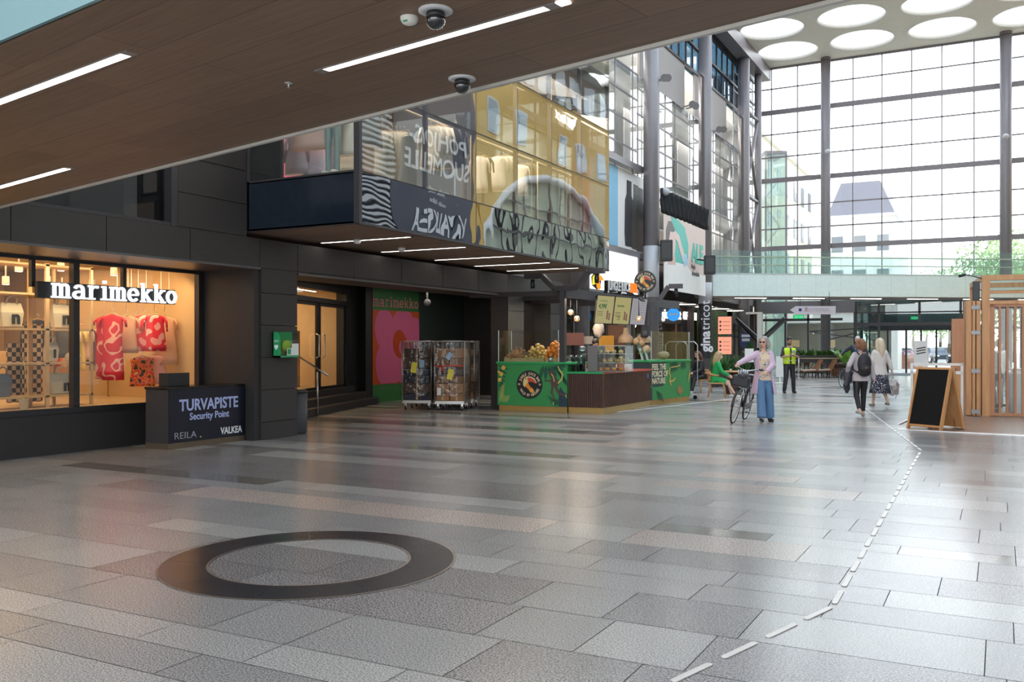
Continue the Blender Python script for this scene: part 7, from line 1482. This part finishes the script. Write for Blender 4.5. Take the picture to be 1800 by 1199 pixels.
    # shoes
    for s in (1, -1):
        b = MB(); ta = toes[0] if s > 0 else toes[1]; fd = V((.12*s, -1, 0)).normalized(); a0 = an[s]; z0 = -.085*S
        b.cone(a0+V((0, .035*S, z0+.042*S)), .040*S, a0+fd*.14*S+V((0, 0, z0+.034*S+ta)), .034*S); b.cone(a0+V((0, .035*S, z0+.03*S)), .036*S, a0+fd*.15*S+V((0, 0, z0+.028*S+ta)), .03*S)
        if boots: b.cone(a0+V((0, .01, -.02)), .05*S, a0+V((0, .0, .10*S)), .055*S)
        remesh(b, 'shoe', shoem or M['black'], r, .01, 1)
    # bottoms
    def legs(mname, m_, rh, rk_, ra, down=1.0, flare=0):
        b = MB(); tors(b, [(-.17, .14, .11, 0), (-.05, .175*(1.03 if fem else .98), .128, .01), (.08, .165, .12, 0), (.20, .145 if fem else .155, .11, 0)], .008)
        for s in (1, -1): e_ = kn[s].lerp(an[s], down); b.cone(hp[s], rh*S, kn[s], rk_*S, 12); b.tube([kn[s], kn[s].lerp(e_, .5), e_], [rk_*S, (rk_*.5+ra*.5)*S, ra*S], 12)
        return remesh(b, mname, m_, r, .011, 2)
    if bottom == 'trousers': legs('trousers', botm, .105, .075, .062)
    if bottom == 'slim': legs('trousers', botm, .10, .066, .048, .93)
    if bottom == 'wide': legs('jeans', botm, .108, .088, .098, 1.0)
    if bottom == 'skirt':
        b = MB(); n = 26; rows = []
        for t, rx, ry in ((.14, .15, .115), (0, .185, .135), (-.3, .215, .17), (-.7, .235, .20), (-1.02, .27, .24)):
            c = pel+V((0, 0, .55*S*t)); rows.append([c+V((S*rx*math.cos(2*PI*j/n)*(1+.05*max(0, -t)*math.sin(j*3)), S*ry*math.sin(2*PI*j/n)*(1+.06*max(0, -t)*math.cos(j*4)), 0)) for j in range(n)]+[None])
        rows = [q[:-1]+[q[0]] for q in rows]; b.sheet(rows); b.build('skirt', botm, r, solid=.012)
    def arms(b, r0, r1, r2, f):
        for s in (1, -1):
            b.cone(sh[s]-V((s*.03, 0, .005)), r0*S, el[s] if f >= 1 else sh[s].lerp(el[s], f*2 if f < .5 else 1), r1*S, 10)
            if f > .5: b.cone(el[s], r1*S, el[s].lerp(wr[s], min(1, (f-.5)*2)), r2*S, 10)
    if top:
        b = MB(); zb = {'tee': -.05, 'blouse': -.12, 'sweater': -.20, 'dress': -.2, 'jacket': -.22, 'cardigan': -.1}[top]
        ex = {'tee': .012, 'blouse': .02, 'sweater': .03, 'dress': .016, 'jacket': .03, 'cardigan': .022}[top]
        tors(b, [(zb, .175 if fem else .17, .128, .005)]+[(t, rx, ry, oy) for t, rx, ry, oy in TP if t > zb+.05 and t < 1.0], ex)
        if top != 'cardigan': arms(b, .066+ex*.3, .052+ex*.3, .040+ex*.3, sleeve)
        remesh(b, {'tee': 't_shirt', 'cardigan': 'blouse'}.get(top, top), topm, r, .011, 2)
    P = dict(r=r, S=S, sp=sp, sh=sh, el=el, wr=wr, hc=hc, HM=HM, pel=pel, kn=kn, an=an, arms=arms, tors=tors, TP=TP, hp=hp); return P
def hue(n, c, v=.06): return mat(n, c, .8, var=v, scale=8, bump=.3, bscale=60)
# --- woman in lilac cardigan pushing a bicycle
FLOR = ramp_mat('floral_blouse', [(0, (.10, .16, .45)), (.36, (.70, .62, .48)), (.52, (.78, .50, .25)), (.60, (.74, .68, .58)), (.68, (.55, .12, .10))], 26, .8, 'noise')
DEN = hue('denim', (.11, .22, .40), .15); LIL = hue('lilac_knit', (.62, .46, .60))
W1 = person((-4.42, 19.5, 0), YAW, 1.74, 'person in a long lilac cardigan and wide blue jeans pushing a bicycle', 'skin_pale', lfoot=(.16, .10, .0), rfoot=(-.10, -.22, 0), rhand=(-.62, -.30, 1.22), lhand=(-.02, -.34, 1.08), head=(-.62, 0), hair=mat('grey_hair', (.34, .31, .30), .6, var=.3, scale=30), hairL='bob', top='cardigan', topm=FLOR, bottom='wide', botm=DEN, shoem=M['black'], le=(.9, .3, -.4), re=(-.4, .5, -.6), vox=.007, hcurl=1.0, palm=((-.3, -.2, -.9), (.1, -.1, -1)))
S = W1['S']; b = MB(); W1['arms'](b, .078, .068, .052, 1.0)
def open_coat(P, bm, z0, z1, open_a, ex, flare, back=True):
    n = 22; rows = []
    for i in range(9):
        t = z1+(z0-z1)*i/8; base = [q for q in P['TP'] if q[0] <= t] or [P['TP'][0]]; q0 = base[-1]; nx = [q for q in P['TP'] if q[0] > t]; q1 = nx[0] if nx else q0
        f = 0 if q1 is q0 or q1[0] == q0[0] else (t-q0[0])/(q1[0]-q0[0]); rx = q0[1]+(q1[1]-q0[1])*f if t > -.05 else .17+flare*(-t-.05); ry = q0[2]+(q1[2]-q0[2])*f if t > -.05 else .12+flare*(-t-.05)
        c = P['sp'](t); row = []
        for j in range(n+1):
            a = -PI/2+open_a+(2*PI-2*open_a)*j/n; row.append(c+Vector(((rx*P['S']+ex)*math.cos(a), (ry*P['S']+ex)*math.sin(a), 0)))
        rows.append(row)
    bm.sheet(rows); return bm
b2 = MB(); open_coat(W1, b2, -.62, .97, .75, .035, .10); n0 = len(b.v)
# thicken the coat sheet before merging
q = b2.build('tmp_coat', LIL, solid=.024); dg = bpy.context.evaluated_depsgraph_get(); me = D.meshes.new_from_object(q.evaluated_get(dg)); b.add([v.co.copy() for v in me.vertices], [list(p.vertices) for p in me.polygons]); D.objects.remove(q); D.meshes.remove(me)
remesh(b, 'cardigan', LIL, W1['r'], .011, 2)
b = MB(); b.T = W1['HM'] @ Matrix.Scale(S, 4)
for s in (-1, 1): b.ball((s*.034, -.098, .010), .024, 12, 8, (1, .3, .8))
b.tube([(-.085, .0, .012), (-.06, -.09, .016), (0, -.104, .014), (.06, -.09, .016), (.085, .0, .012)], .003, 5); b.build('sunglasses', M['black'], W1['r'])
b = MB(); wv = W1['wr'][1]; dv_ = (W1['wr'][1]-W1['el'][1]).normalized(); b.tube([wv-dv_*.035, wv-dv_*.02], .036, 12); b.build('wrist_watch', 'white', W1['r'])
# --- bicycles
def bicycle(loc, rz, leanx, lab, col, S=1.05, basket=True):
    r = empty('bicycle', loc, rz, lab, 'bicycle'); r.rotation_euler = (0, leanx, rz); R = .345*S; wb = 1.08*S; fm = flat(col, .35, .3); BKM = M['black']
    for y, nm in ((-wb/2, 'front_wheel'), (wb/2, 'rear_wheel')):
        b = MB(); b.tube([(0, y+R*math.cos(a), R+R*math.sin(a)*.999) for a in [2*PI*k/36 for k in range(36)]], .019, 8, closed=True); wl = b.build(nm, 'rubber', r)
        b = MB(); b.tube([(0, y+(R-.025)*math.cos(a), R+(R-.025)*math.sin(a)) for a in [2*PI*k/36 for k in range(36)]], .010, 6, closed=True); b.build('rim', 'steel', wl)
        b = MB()
        for k in range(24): a = 2*PI*k/24; b.tube([((-1)**k*.02, y+.02*math.cos(a+.6), R+.02*math.sin(a+.6)), (0, y+(R-.03)*math.cos(a), R+(R-.03)*math.sin(a))], .0016, 4, caps=False)
        b.build('spokes', 'steel', wl); b = MB(); b.lathe([(.02, -.05), (.02, .05)], (0, y, R), 10, 'x'); b.build('hub', 'steel', wl)
        b = MB(); A = [PI*(.05+.80*k/12) if y > 0 else PI*(.25+.75*k/12) for k in range(13)]; b.sheet([[Vector((s, y+(R+.035)*math.cos(a), R+(R+.035)*math.sin(a))) for s in (-.026, 0, .026)] for a in A]); b.build('mudguard', fm, r, solid=.004)
    bb = Vector((0, .02, .30*S)); seat = Vector((0, .30*S, .86*S)); ht = Vector((0, -.36*S, .92*S)); hb = Vector((0, -.40*S, .72*S)); b = MB()
    b.tube([hb, bb], .021, 8); b.tube([bb, seat], .017, 8); b.tube([hb+Vector((0, .01, .05)), bb.lerp(seat, .45)], .018, 8); b.tube([hb-Vector((0, 0, .02)), ht], .022, 8)
    for s in (-1, 1): b.tube([bb+Vector((s*.03, 0, 0)), (s*.05, wb/2, R)], .011, 6); b.tube([bb.lerp(seat, .75)+Vector((s*.02, 0, 0)), (s*.05, wb/2, R)], .010, 6)
    b.build('frame', fm, r)
    b = MB(); [b.tube([hb+Vector((s*.045, 0, -.02)), (s*.05, -wb/2, R)], [.015, .011], 8) for s in (-1, 1)]; b.tube([hb+Vector((-.05, 0, -.01)), hb+Vector((.05, 0, -.01))], .016, 8); b.build('fork', 'steel', r)
    b = MB(); b.tube([ht, ht+Vector((0, -.03, .14*S))], .013, 8); P = ht+Vector((0, -.04, .14*S)); b.tube([P+Vector((-.31, .20, .07)), P+Vector((-.22, .08, .07)), P+Vector((-.10, -.02, .02)), P, P+Vector((.10, -.02, .02)), P+Vector((.22, .08, .07)), P+Vector((.31, .20, .07))], .011, 8); hbar = b.build('handlebar', 'steel', r)
    for s in (-1, 1): q = MB(); q.tube([P+Vector((s*.245, .11, .07)), P+Vector((s*.315, .205, .07))], .017, 8); q.build('grip', BKM, hbar); q = MB(); q.tube([P+Vector((s*.2, .05, .065)), P+Vector((s*.26, .07, .03))], .006, 5); q.build('brake_lever', BKM, hbar)
    b = MB(); b.ball(seat+Vector((0, .02, .07)), .12, 12, 8, (.85, 1.2, .35)); b.tube([seat, seat+Vector((0, 0, .06))], .012, 6); b.build('saddle', BKM, r)
    b = MB(); b.lathe([(.085, .035), (.09, .04), (.085, .045)], bb, 18, 'x'); b.box(.025, .055, bb.y, wb/2+.03, bb.z-.06, bb.z+.07); b.build('chain_case', BKM, r)
    for s in (-1, 1): q = MB(); q.bar(bb+Vector((s*.065, 0, 0)), bb+Vector((s*.065, s*.12, -s*.11)), .018); cr_ = q.build('crank', 'steel', r); q = MB(); c0 = bb+Vector((s*.115, s*.12, -s*.11)); q.box(c0.x-.045, c0.x+.045, c0.y-.035, c0.y+.035, c0.z-.012, c0.z+.012); q.build('pedal', BKM, cr_)
    b = MB(); [b.bar((s*.06, .22*S, .75*S), (s*.06, .78*S, .73*S), .012) for s in (-1, 0, 1)]; [b.bar((s*.06, .70*S, .73*S), (s*.055, wb/2, R), .010) for s in (-1, 1)]; b.build('rear_rack', BKM, r)
    if basket:
        b = MB(); b.box(-.17, .17, -.72, -.46, .78, 1.0); b.build('front_bag', mat('bag_black', (.02, .02, .025), .5), r, bevel=.03); b = MB(); b.lathe([(.045, 0), (.05, -.05), (.03, -.08)], (0, -.50, .74), 14, 'y'); b.build('headlamp', 'steel', r)
    return r, P
BK1, hb_ = bicycle((-4.93, 19.43, 0), .03, .21, 'black upright bicycle with a front bag, pushed by the person in lilac', (.03, .03, .035))
BM = Matrix.Translation(BK1.location) @ BK1.rotation_euler.to_matrix().to_4x4()
r = empty('bicycle_helmet', BM @ Vector((.02, -.60, 1.0)), .2, 'black and silver bicycle helmet lying on the front bag', 'helmet'); b = MB(); b.ball((0, 0, .02), .14, 18, 12, (.85, 1.15, .72)); b.build('shell', flat((.06, .06, .07), .3), r)
for k in range(5): b = MB(); x = (k-2)*.042; b.tube([(x*.9, -.14, .05), (x*1.1, -.08, .105), (x*1.1, .02, .128), (x, .12, .09)], .013, 6, squash=.6); b.build('silver_rib', flat((.45, .47, .52), .3), r)
BK2, _ = bicycle(at(1492, 683)+Vector((0, .4, 0)), YAW+.15, .05, 'grey bicycle pushed by the man in the navy jacket', (.25, .25, .27), 1.0, False)
# --- guard
G1 = person((-6.33, 31.7, 0), YAW+.05, 1.84, 'person in a yellow high-visibility vest and black trousers looking at a phone', 'skin_tan', lfoot=(.19, .1, 0), rfoot=(-.19, -.05, 0), lhand=(.05, -.24, 1.28), rhand=(-.06, -.24, 1.26), head=(.05, .5), fem=False, hair=flat((.02, .015, .012)), hairL='none', top='tee', topm=flat((.02, .02, .022)), sleeve=.45, bottom='trousers', botm=flat((.018, .018, .022)), boots=True, le=(1, .3, -.8), re=(-1, .3, -.8), palm=((-.5, 0, .8), (.5, 0, .8)), vox=.008)
S = G1['S']; HV = mat('hi_vis', (.62, .85, .03), .6); b = MB(); open_coat(G1, b, .02, .95, .12, .045, .0); vst = b.build('safety_vest', HV, G1['r'], solid=.015)
b = MB()
for t in (.22, .55): c = G1['sp'](t); b.tube([c+Vector((.222*math.cos(a), .165*math.sin(a), 0)) for a in [2*PI*k/28 for k in range(28)]], .024, 6, closed=True, squash=.3)
b.build('reflective_band', flat((.62, .64, .62), .3), vst); b = MB(); c = G1['sp'](.72); b.box(c.x+.05, c.x+.15, c.y-.19, c.y-.17, c.z-.02, c.z+.05); b.build('vest_badge', flat((.25, .35, .5)), vst)
b = MB(); b.T = G1['HM'] @ Matrix.Scale(S, 4); b.ball((0, -.045, -.07), .062, 12, 8, (1.05, .95, .8)); b.build('beard', flat((.025, .018, .015)), G1['r'])
pv = Matrix.Translation(G1['r'].location) @ Matrix.Rotation(G1['r'].rotation_euler.z, 4, 'Z') @ Vector((.0, -.33, 1.33)); r = MB().box(-.036, .036, -.075, .0, -.004, .004).build('phone', 'black'); r.location = pv; r.rotation_euler = (.5, 0, YAW); tag(r, 'dark phone held in front of the high-visibility vest', 'phone'); MB().box(-.03, .03, -.068, -.008, .004, .005).build('screen', flat((.2, .25, .3), .1), r)
b = MB(); c = G1['sp'](.02); b.tube([c+Vector((.19*math.cos(a), .145*math.sin(a), 0)) for a in [2*PI*k/24 for k in range(24)]], .02, 6, closed=True); b.build('belt', 'black', G1['r'])
# --- two women walking away
B1 = person((-2.82, 22.1, 0), YAW+PI-.05, 1.70, 'person in a pale grey cardigan and black trousers with a black backpack', 'skin_pale', lfoot=(.11, .25, .07), rfoot=(-.10, -.15, 0), rhand=(-.30, -.02, .86), lhand=(.27, -.10, 1.0), hair=mat('auburn_hair', (.22, .10, .05), .6, var=.3, scale=30), hairL='bob', top='sweater', topm=hue('grey_knit', (.52, .47, .50)), bottom='slim', botm=flat((.012, .012, .015)), shoem=flat((.45, .38, .32)), head=(.15, 0))
r = empty('backpack', Matrix.Translation(B1['r'].location) @ Matrix.Rotation(B1['r'].rotation_euler.z, 4, 'Z') @ Vector((0, .245, 1.0)), YAW+PI, 'black backpack with a front pocket worn by the walker in pale grey', 'backpack')
NVY = mat('pack_cloth', (.015, .015, .02), .55); b = MB(); b.ball((0, 0, .19), .19, 18, 12, (.82, .52, 1.3)); b.ball((0, 0, .02), .15, 14, 8, (1, .62, .8)); remesh(b, 'body', NVY, r, .012, 2)
b = MB(); b.ball((0, .06, .08), .13, 16, 10, (1, .55, .85)); b.build('front_pocket', NVY, r); b = MB(); b.tube([(-.05, .0, .42), (-.04, .01, .47), (.04, .01, .47), (.05, .0, .42)], .010, 6); b.build('grab_loop', NVY, r); b = MB(); b.box(-.03, .03, .128, .134, .10, .115); b.build('metal_badge', flat((.5, .35, .12), .3, .8), r)
for s in (-1, 1): b = MB(); b.tube([(s*.10, -.06, .40), (s*.13, -.16, .50), (s*.14, -.34, .44), (s*.15, -.40, .25), (s*.15, -.25, .05), (s*.12, -.08, .0)], .02, 6, squash=.5); b.build('shoulder_strap', NVY, r)
b = MB(); c = B1['wr'][1]; b.cone(c+Vector((.0, .0, .05)), .05, c+Vector((.02, .03, -.38)), .07); b.cone(c+Vector((-.04, .04, .0)), .05, c+Vector((.08, .12, -.30)), .06); b.cone(c+Vector((.02, -.02, .03)), .05, c+Vector((-.02, -.10, -.45)), .045); b.cone(c+Vector((.02, -.02, .0)), .06, c+Vector((.0, .03, -.15)), .10); cj = remesh(b, 'carried_jacket', flat((.03, .03, .05)), None, .015, 3); cj.location = B1['r'].location; cj.rotation_euler = B1['r'].rotation_euler; tag(cj, 'dark navy jacket hanging over the arm of the backpack wearer', 'jacket')
DOT = ramp_mat('dotted_skirt', [(0, (.02, .025, .05)), (.5, (.03, .035, .06)), (.60, (.55, .55, .60))], 34, .8, 'noise')
B2 = person((-2.80, 25.6, 0), YAW+PI+.05, 1.74, 'person with blonde hair in a white top and dark speckled skirt', 'skin_pale', lfoot=(.09, -.2, 0), rfoot=(-.11, .22, .06), rhand=(-.33, .02, .88), lhand=(.26, -.1, .9), hair=mat('blonde_hair', (.66, .55, .40), .6, var=.2, scale=30), hairL='long', top='sweater', topm=hue('white_knit', (.72, .68, .66)), sleeve=.8, bottom='skirt', botm=DOT, shoem=flat((.28, .26, .22)))
pv = Matrix.Translation(B2['r'].location) @ Matrix.Rotation(B2['r'].rotation_euler.z, 4, 'Z') @ Vector((-.36, .0, .72)); r = empty('hand_bag', pv, YAW+.2, 'crumpled silver bag hanging from the hand of the blonde walker', 'bag'); b = MB(); b.ball((0, 0, -.22), .17, 18, 12, (1, .6, 1.15), .5, 3); b.ball((.02, 0, -.08), .10, 14, 8, (1, .6, .9)); remesh(b, 'body', flat((.48, .44, .44), .35, .3), r, .012, 2); b = MB(); b.tube([(-.06, 0, -.06), (-.02, 0, .08), (.05, 0, -.04)], .009, 6); b.build('handle', flat((.4, .36, .36)), r); b = MB(); b.tube([(.05, .0, -.3), (.10, .0, -.42), (.06, 0, -.5)], .008, 5); b.build('dangling_strap', flat((.3, .28, .28)), r)
# --- man with the second bicycle
p = far(1507, 37.0, 608); E1 = person((p.x, p.y, 0), YAW-.35, 1.92, 'person with white hair in a dark navy jacket over a blue shirt', 'skin', lfoot=(.12, .1, 0), rfoot=(-.12, -.2, 0), rhand=(-.62, -.15, 1.25), lhand=(.25, -.2, 1.1), head=(-.6, .1), fem=False, hair=flat((.6, .58, .56)), hairL='none', top='tee', topm=flat((.05, .30, .65)), bottom='trousers', botm=flat((.02, .02, .03)), vox=.012)
b = MB(); E1['arms'](b, .085, .07, .052, 1.0); remesh(b, 'sleeves', flat((.03, .03, .045)), E1['r'], .014, 2); b = MB(); open_coat(E1, b, -.12, .97, .42, .045, .1); b.build('jacket', flat((.03, .03, .045)), E1['r'], solid=.02)
# --- seated women, their chairs and table
pc = at(1256, 698); p = Vector((-7.83, 28.1, 0)); AG = YAW+PI/2-.25
arm_chair(-7.81, 28.1, AG+PI*0, 'wooden armchair under the seated person in green')
CG = person((p.x, p.y, 0), AG, 1.72, 'seated person in a green dress with long blonde hair', 'skin_pale', sit=.56, hips=(0, .06), lfoot=(.10, -.46, 0), rfoot=(-.06, -.58, 0), lhand=(.14, -.36, .66), rhand=(-.14, -.40, .68), lean=(0, -.12), head=(.0, .15), hair=mat('honey_hair', (.55, .38, .20), .6, var=.3, scale=30), hairL='long', top='dress', topm=hue('green_knit', (.02, .38, .10)), sleeve=.9, shoem=flat((.75, .72, .68)), le=(.6, .4, -.8), re=(-.6, .4, -.8))
b = MB()
for s in (1, -1): b.cone(CG['hp'][s], .105, CG['hp'][s].lerp(CG['kn'][s], .72), .085)
b.cone(CG['hp'][1].lerp(CG['kn'][1], .6), .07, CG['hp'][-1].lerp(CG['kn'][-1], .6), .07); CG['tors'](b, [(-.12, .17, .13, 0), (.1, .165, .12, 0)], .012); remesh(b, 'dress_skirt', D.materials['green_knit'], CG['r'], .012, 3)
p = Vector((-9.02, 30.45, 0)); AB = YAW-PI/2+.55
arm_chair(p.x, p.y, AB, 'wooden armchair under the seated person in black')
CB_ = person((p.x, p.y, 0), AB, 1.72, 'seated person in black with long brown hair and white shoes', 'skin_pale', sit=.56, hips=(0, .06), lfoot=(.10, -.50, 0), rfoot=(-.08, -.42, 0), lhand=(.10, -.40, .70), rhand=(-.12, -.38, .72), lean=(0, -.16), head=(0, .35), hair=mat('brown_hair', (.14, .06, .035), .6, var=.3, scale=30), hairL='long', top='sweater', topm=flat((.015, .015, .018)), bottom='trousers', botm=flat((.02, .02, .022)), shoem=flat((.7, .7, .7)), le=(.6, .4, -.8), re=(-.6, .4, -.8))
p = far(1291, 30.5, 608); r = empty('round_table', (p.x, p.y, 0), 0, 'dark-edged wooden table in front of the seated person in green', 'table'); b = MB(); b.lathe([(.42, .72), (.44, .74), (.42, .76)], n=28); b.build('tabletop', OAK, r); b = MB(); b.lathe([(.28, 0), (.30, .35), (.16, .60), (.14, .72)], n=20); b.build('base', flat((.07, .04, .03)), r)
r = empty('cup', (p.x-.1, p.y-.1, .76), 0, 'small white cup on the table by the seated person in green', 'cup'); b = MB(); b.lathe([(.025, 0), (.04, .07)], n=12); b.build('bowl', 'white', r)
# --- worker, people in and behind the right kiosk, passers-by outside
p = far(1045, 23.9, 608); K1 = person((p.x, p.y, 0), YAW, 1.72, 'dark-haired worker bent over behind the display case', 'skin', head=(.3, .7), lean=(0, -.18), hair=flat((.015, .012, .012)), hairL='short', top='tee', topm=flat((.03, .03, .035)), sleeve=.45, bottom='trousers', botm=M['black'], vox=.012)
p = far(1757, 23.9, 608); K2 = person((p.x, p.y, 0), YAW+PI*.6, 1.72, 'worker in a white coat behind the oak slats', 'skin', hair=flat((.3, .2, .12)), hairL='short', top='jacket', topm=flat((.68, .70, .66)), bottom='trousers', botm=flat((.3, .3, .3)), vox=.014, fem=False)
p = far(1743, 22.0, 608); K3_ = person((p.x+.0, p.y+.1, 0), YAW+PI*.55, 1.70, 'person in dark clothes standing just behind the oak slats', 'skin', hair=flat((.12, .07, .05)), hairL='short', top='jacket', topm=flat((.03, .03, .035)), bottom='trousers', botm=flat((.02, .02, .025)), vox=.014)
p = far(1696, 43.5, 608); K4 = person((p.x, p.y, 0), YAW+PI*.75, 1.93, 'person in black with a white cap beside the folded shutters', 'skin', hair=flat((.75, .73, .7)), hairL='none', top='sweater', topm=flat((.02, .02, .022)), bottom='trousers', botm=flat((.02, .02, .022)), vox=.016, fem=False)
p = far(1577, 66, 608); K5 = person((p.x, p.y, 0), YAW, 1.70, 'passer-by in a grey patterned dress outside the sliding doors', 'skin', hair=flat((.15, .08, .05)), hairL='long', top='tee', topm=flat((.25, .25, .27)), bottom='skirt', botm=flat((.28, .27, .28)), vox=.02)
# ---------------------------------------------------------------- cars, flower planter and trees outside
def car(px, d_, rz, col, lab):
    p = far(px, d_, 608); r = empty('car', (p.x, p.y, 0), rz, lab, 'car'); b = MB(); b.prism([(-2.1, .35), (2.1, .35), (2.15, .75), (1.2, .95), (.6, 1.42), (-1.0, 1.45), (-1.75, 1.0), (-2.15, .9)], -.85, .85, 'y'); b.build('body', flat(col, .25, .3), r, bevel=.06)
    b = MB(); b.prism([(-1.6, 1.0), (1.0, .98), (.55, 1.36), (-.95, 1.39)], -.86, .86, 'y'); b.build('side_window', flat((.06, .07, .08), .1), r); b = MB(); b.add([(1.1, -.7, 1.0), (1.1, .7, 1.0), (.66, .65, 1.40), (.66, -.65, 1.40)], [(0, 1, 2, 3)]); b.build('windscreen', flat((.10, .12, .13), .1), r)
    for x in (-1.35, 1.35):
        for y in (-.84, .84): b = MB(); b.lathe([(.32, -.1), (.34, -.08), (.34, .08), (.32, .1)], (x, y, .34), 18, 'y'); w_ = b.build('wheel', 'rubber', r); b = MB(); b.lathe([(.2, -.105), (.2, .105)], (x, y, .34), 12, 'y'); b.build('hubcap', 'steel', w_)
    for y in (-.6, .6): b = MB(); b.box(2.1, 2.17, y-.2, y+.2, .62, .76); b.build('headlamp', 'white', r)
car(1616, 98, YAW+.2, (.04, .05, .07), 'dark car parked outside, left one seen through the doors'); car(1640, 86, YAW-PI/2, (.05, .06, .09), 'dark blue car outside facing the sliding doors'); car(1662, 110, YAW, (.55, .56, .58), 'pale car outside seen through the right door leaves'); car(1585, 92, YAW+.1, (.5, .5, .5), 'silver car far along the street')
p = far(1596, 64, 608); r = empty('flower_planter', (p.x, p.y, 0), YAW, 'rusty brown planter with pink flowers outside the doors', 'planter'); box_part(r, 'box', (.25, .09, .05), (-.75, .65, -.4, .4, 0, 1.0)); b = MB()
rnd = random.Random(8)
for k in range(60): b.ball((rnd.uniform(-.7, .6), rnd.uniform(-.35, .35), 1.02+rnd.random()*.22), .06, 6, 4)
tag(b.build('flowers', ramp_mat('flower_mix', [(0, (.1, .2, .05)), (.45, (.6, .15, .4)), (.55, (.5, .3, .6))], 9, .8, 'noise'), r), kind='stuff')
def tree(x, y, h, rad, lab, seed, col):
    r = empty('tree', (x, y, 0), 0, lab, 'tree'); rnd = random.Random(seed); b = MB(); b.tube([(0, 0, 0), (.1, 0, h*.3), (0, .1, h*.7)], [.22, .16, .06], 8)
    for k in range(7): a = k*.9; b.tube([(.05, 0, h*(.3+.05*k)), (math.cos(a)*rad*.6, math.sin(a)*rad*.6, h*(.45+.06*k))], [.07, .02], 5)
    b.build('trunk', flat((.12, .09, .06)), r); b = MB()
    for k in range(1500):
        d_ = Vector((rnd.gauss(0, 1), rnd.gauss(0, 1), rnd.gauss(0, 1))).normalized()*rad*rnd.random()**.4; c = Vector((d_.x, d_.y, h*.68+d_.z*1.2)); u = Vector((rnd.random()-.5, rnd.random()-.5, rnd.random()-.5)).normalized(); v = u.orthogonal().normalized(); s = .17+.1*rnd.random(); b.add([c, c+u*s+v*s*.5, c+u*s*2, c+u*s-v*s*.5], [(0, 1, 2, 3)])
    b.build('crown', col, r)
LT = mat('street_leaf', (.22, .36, .08), .6, var=.4, scale=2)
for i, (px, d_, h, rd) in enumerate(((1604, 130, 10, 3.5), (1628, 150, 13, 4.5), (1652, 112, 9, 3), (1668, 95, 9, 3), (1742, 78, 11, 3.2), (1779, 88, 13, 3.4), (1768, 100, 9, 3.5), (1850, 70, 8, 3))):
    p = far(px, d_, 608); tree(p.x, p.y, h, rd, ('small round tree', 'tallest tree')[i == 1]+' outside, %s' % ('left of the pair behind the cars', 'behind the parked cars', 'over the pale car', 'beside the vestibule wall', 'left of the right window column', 'right of the right window column', 'farther off behind the window column', 'at the edge of the frame')[i], 400+i, LT)
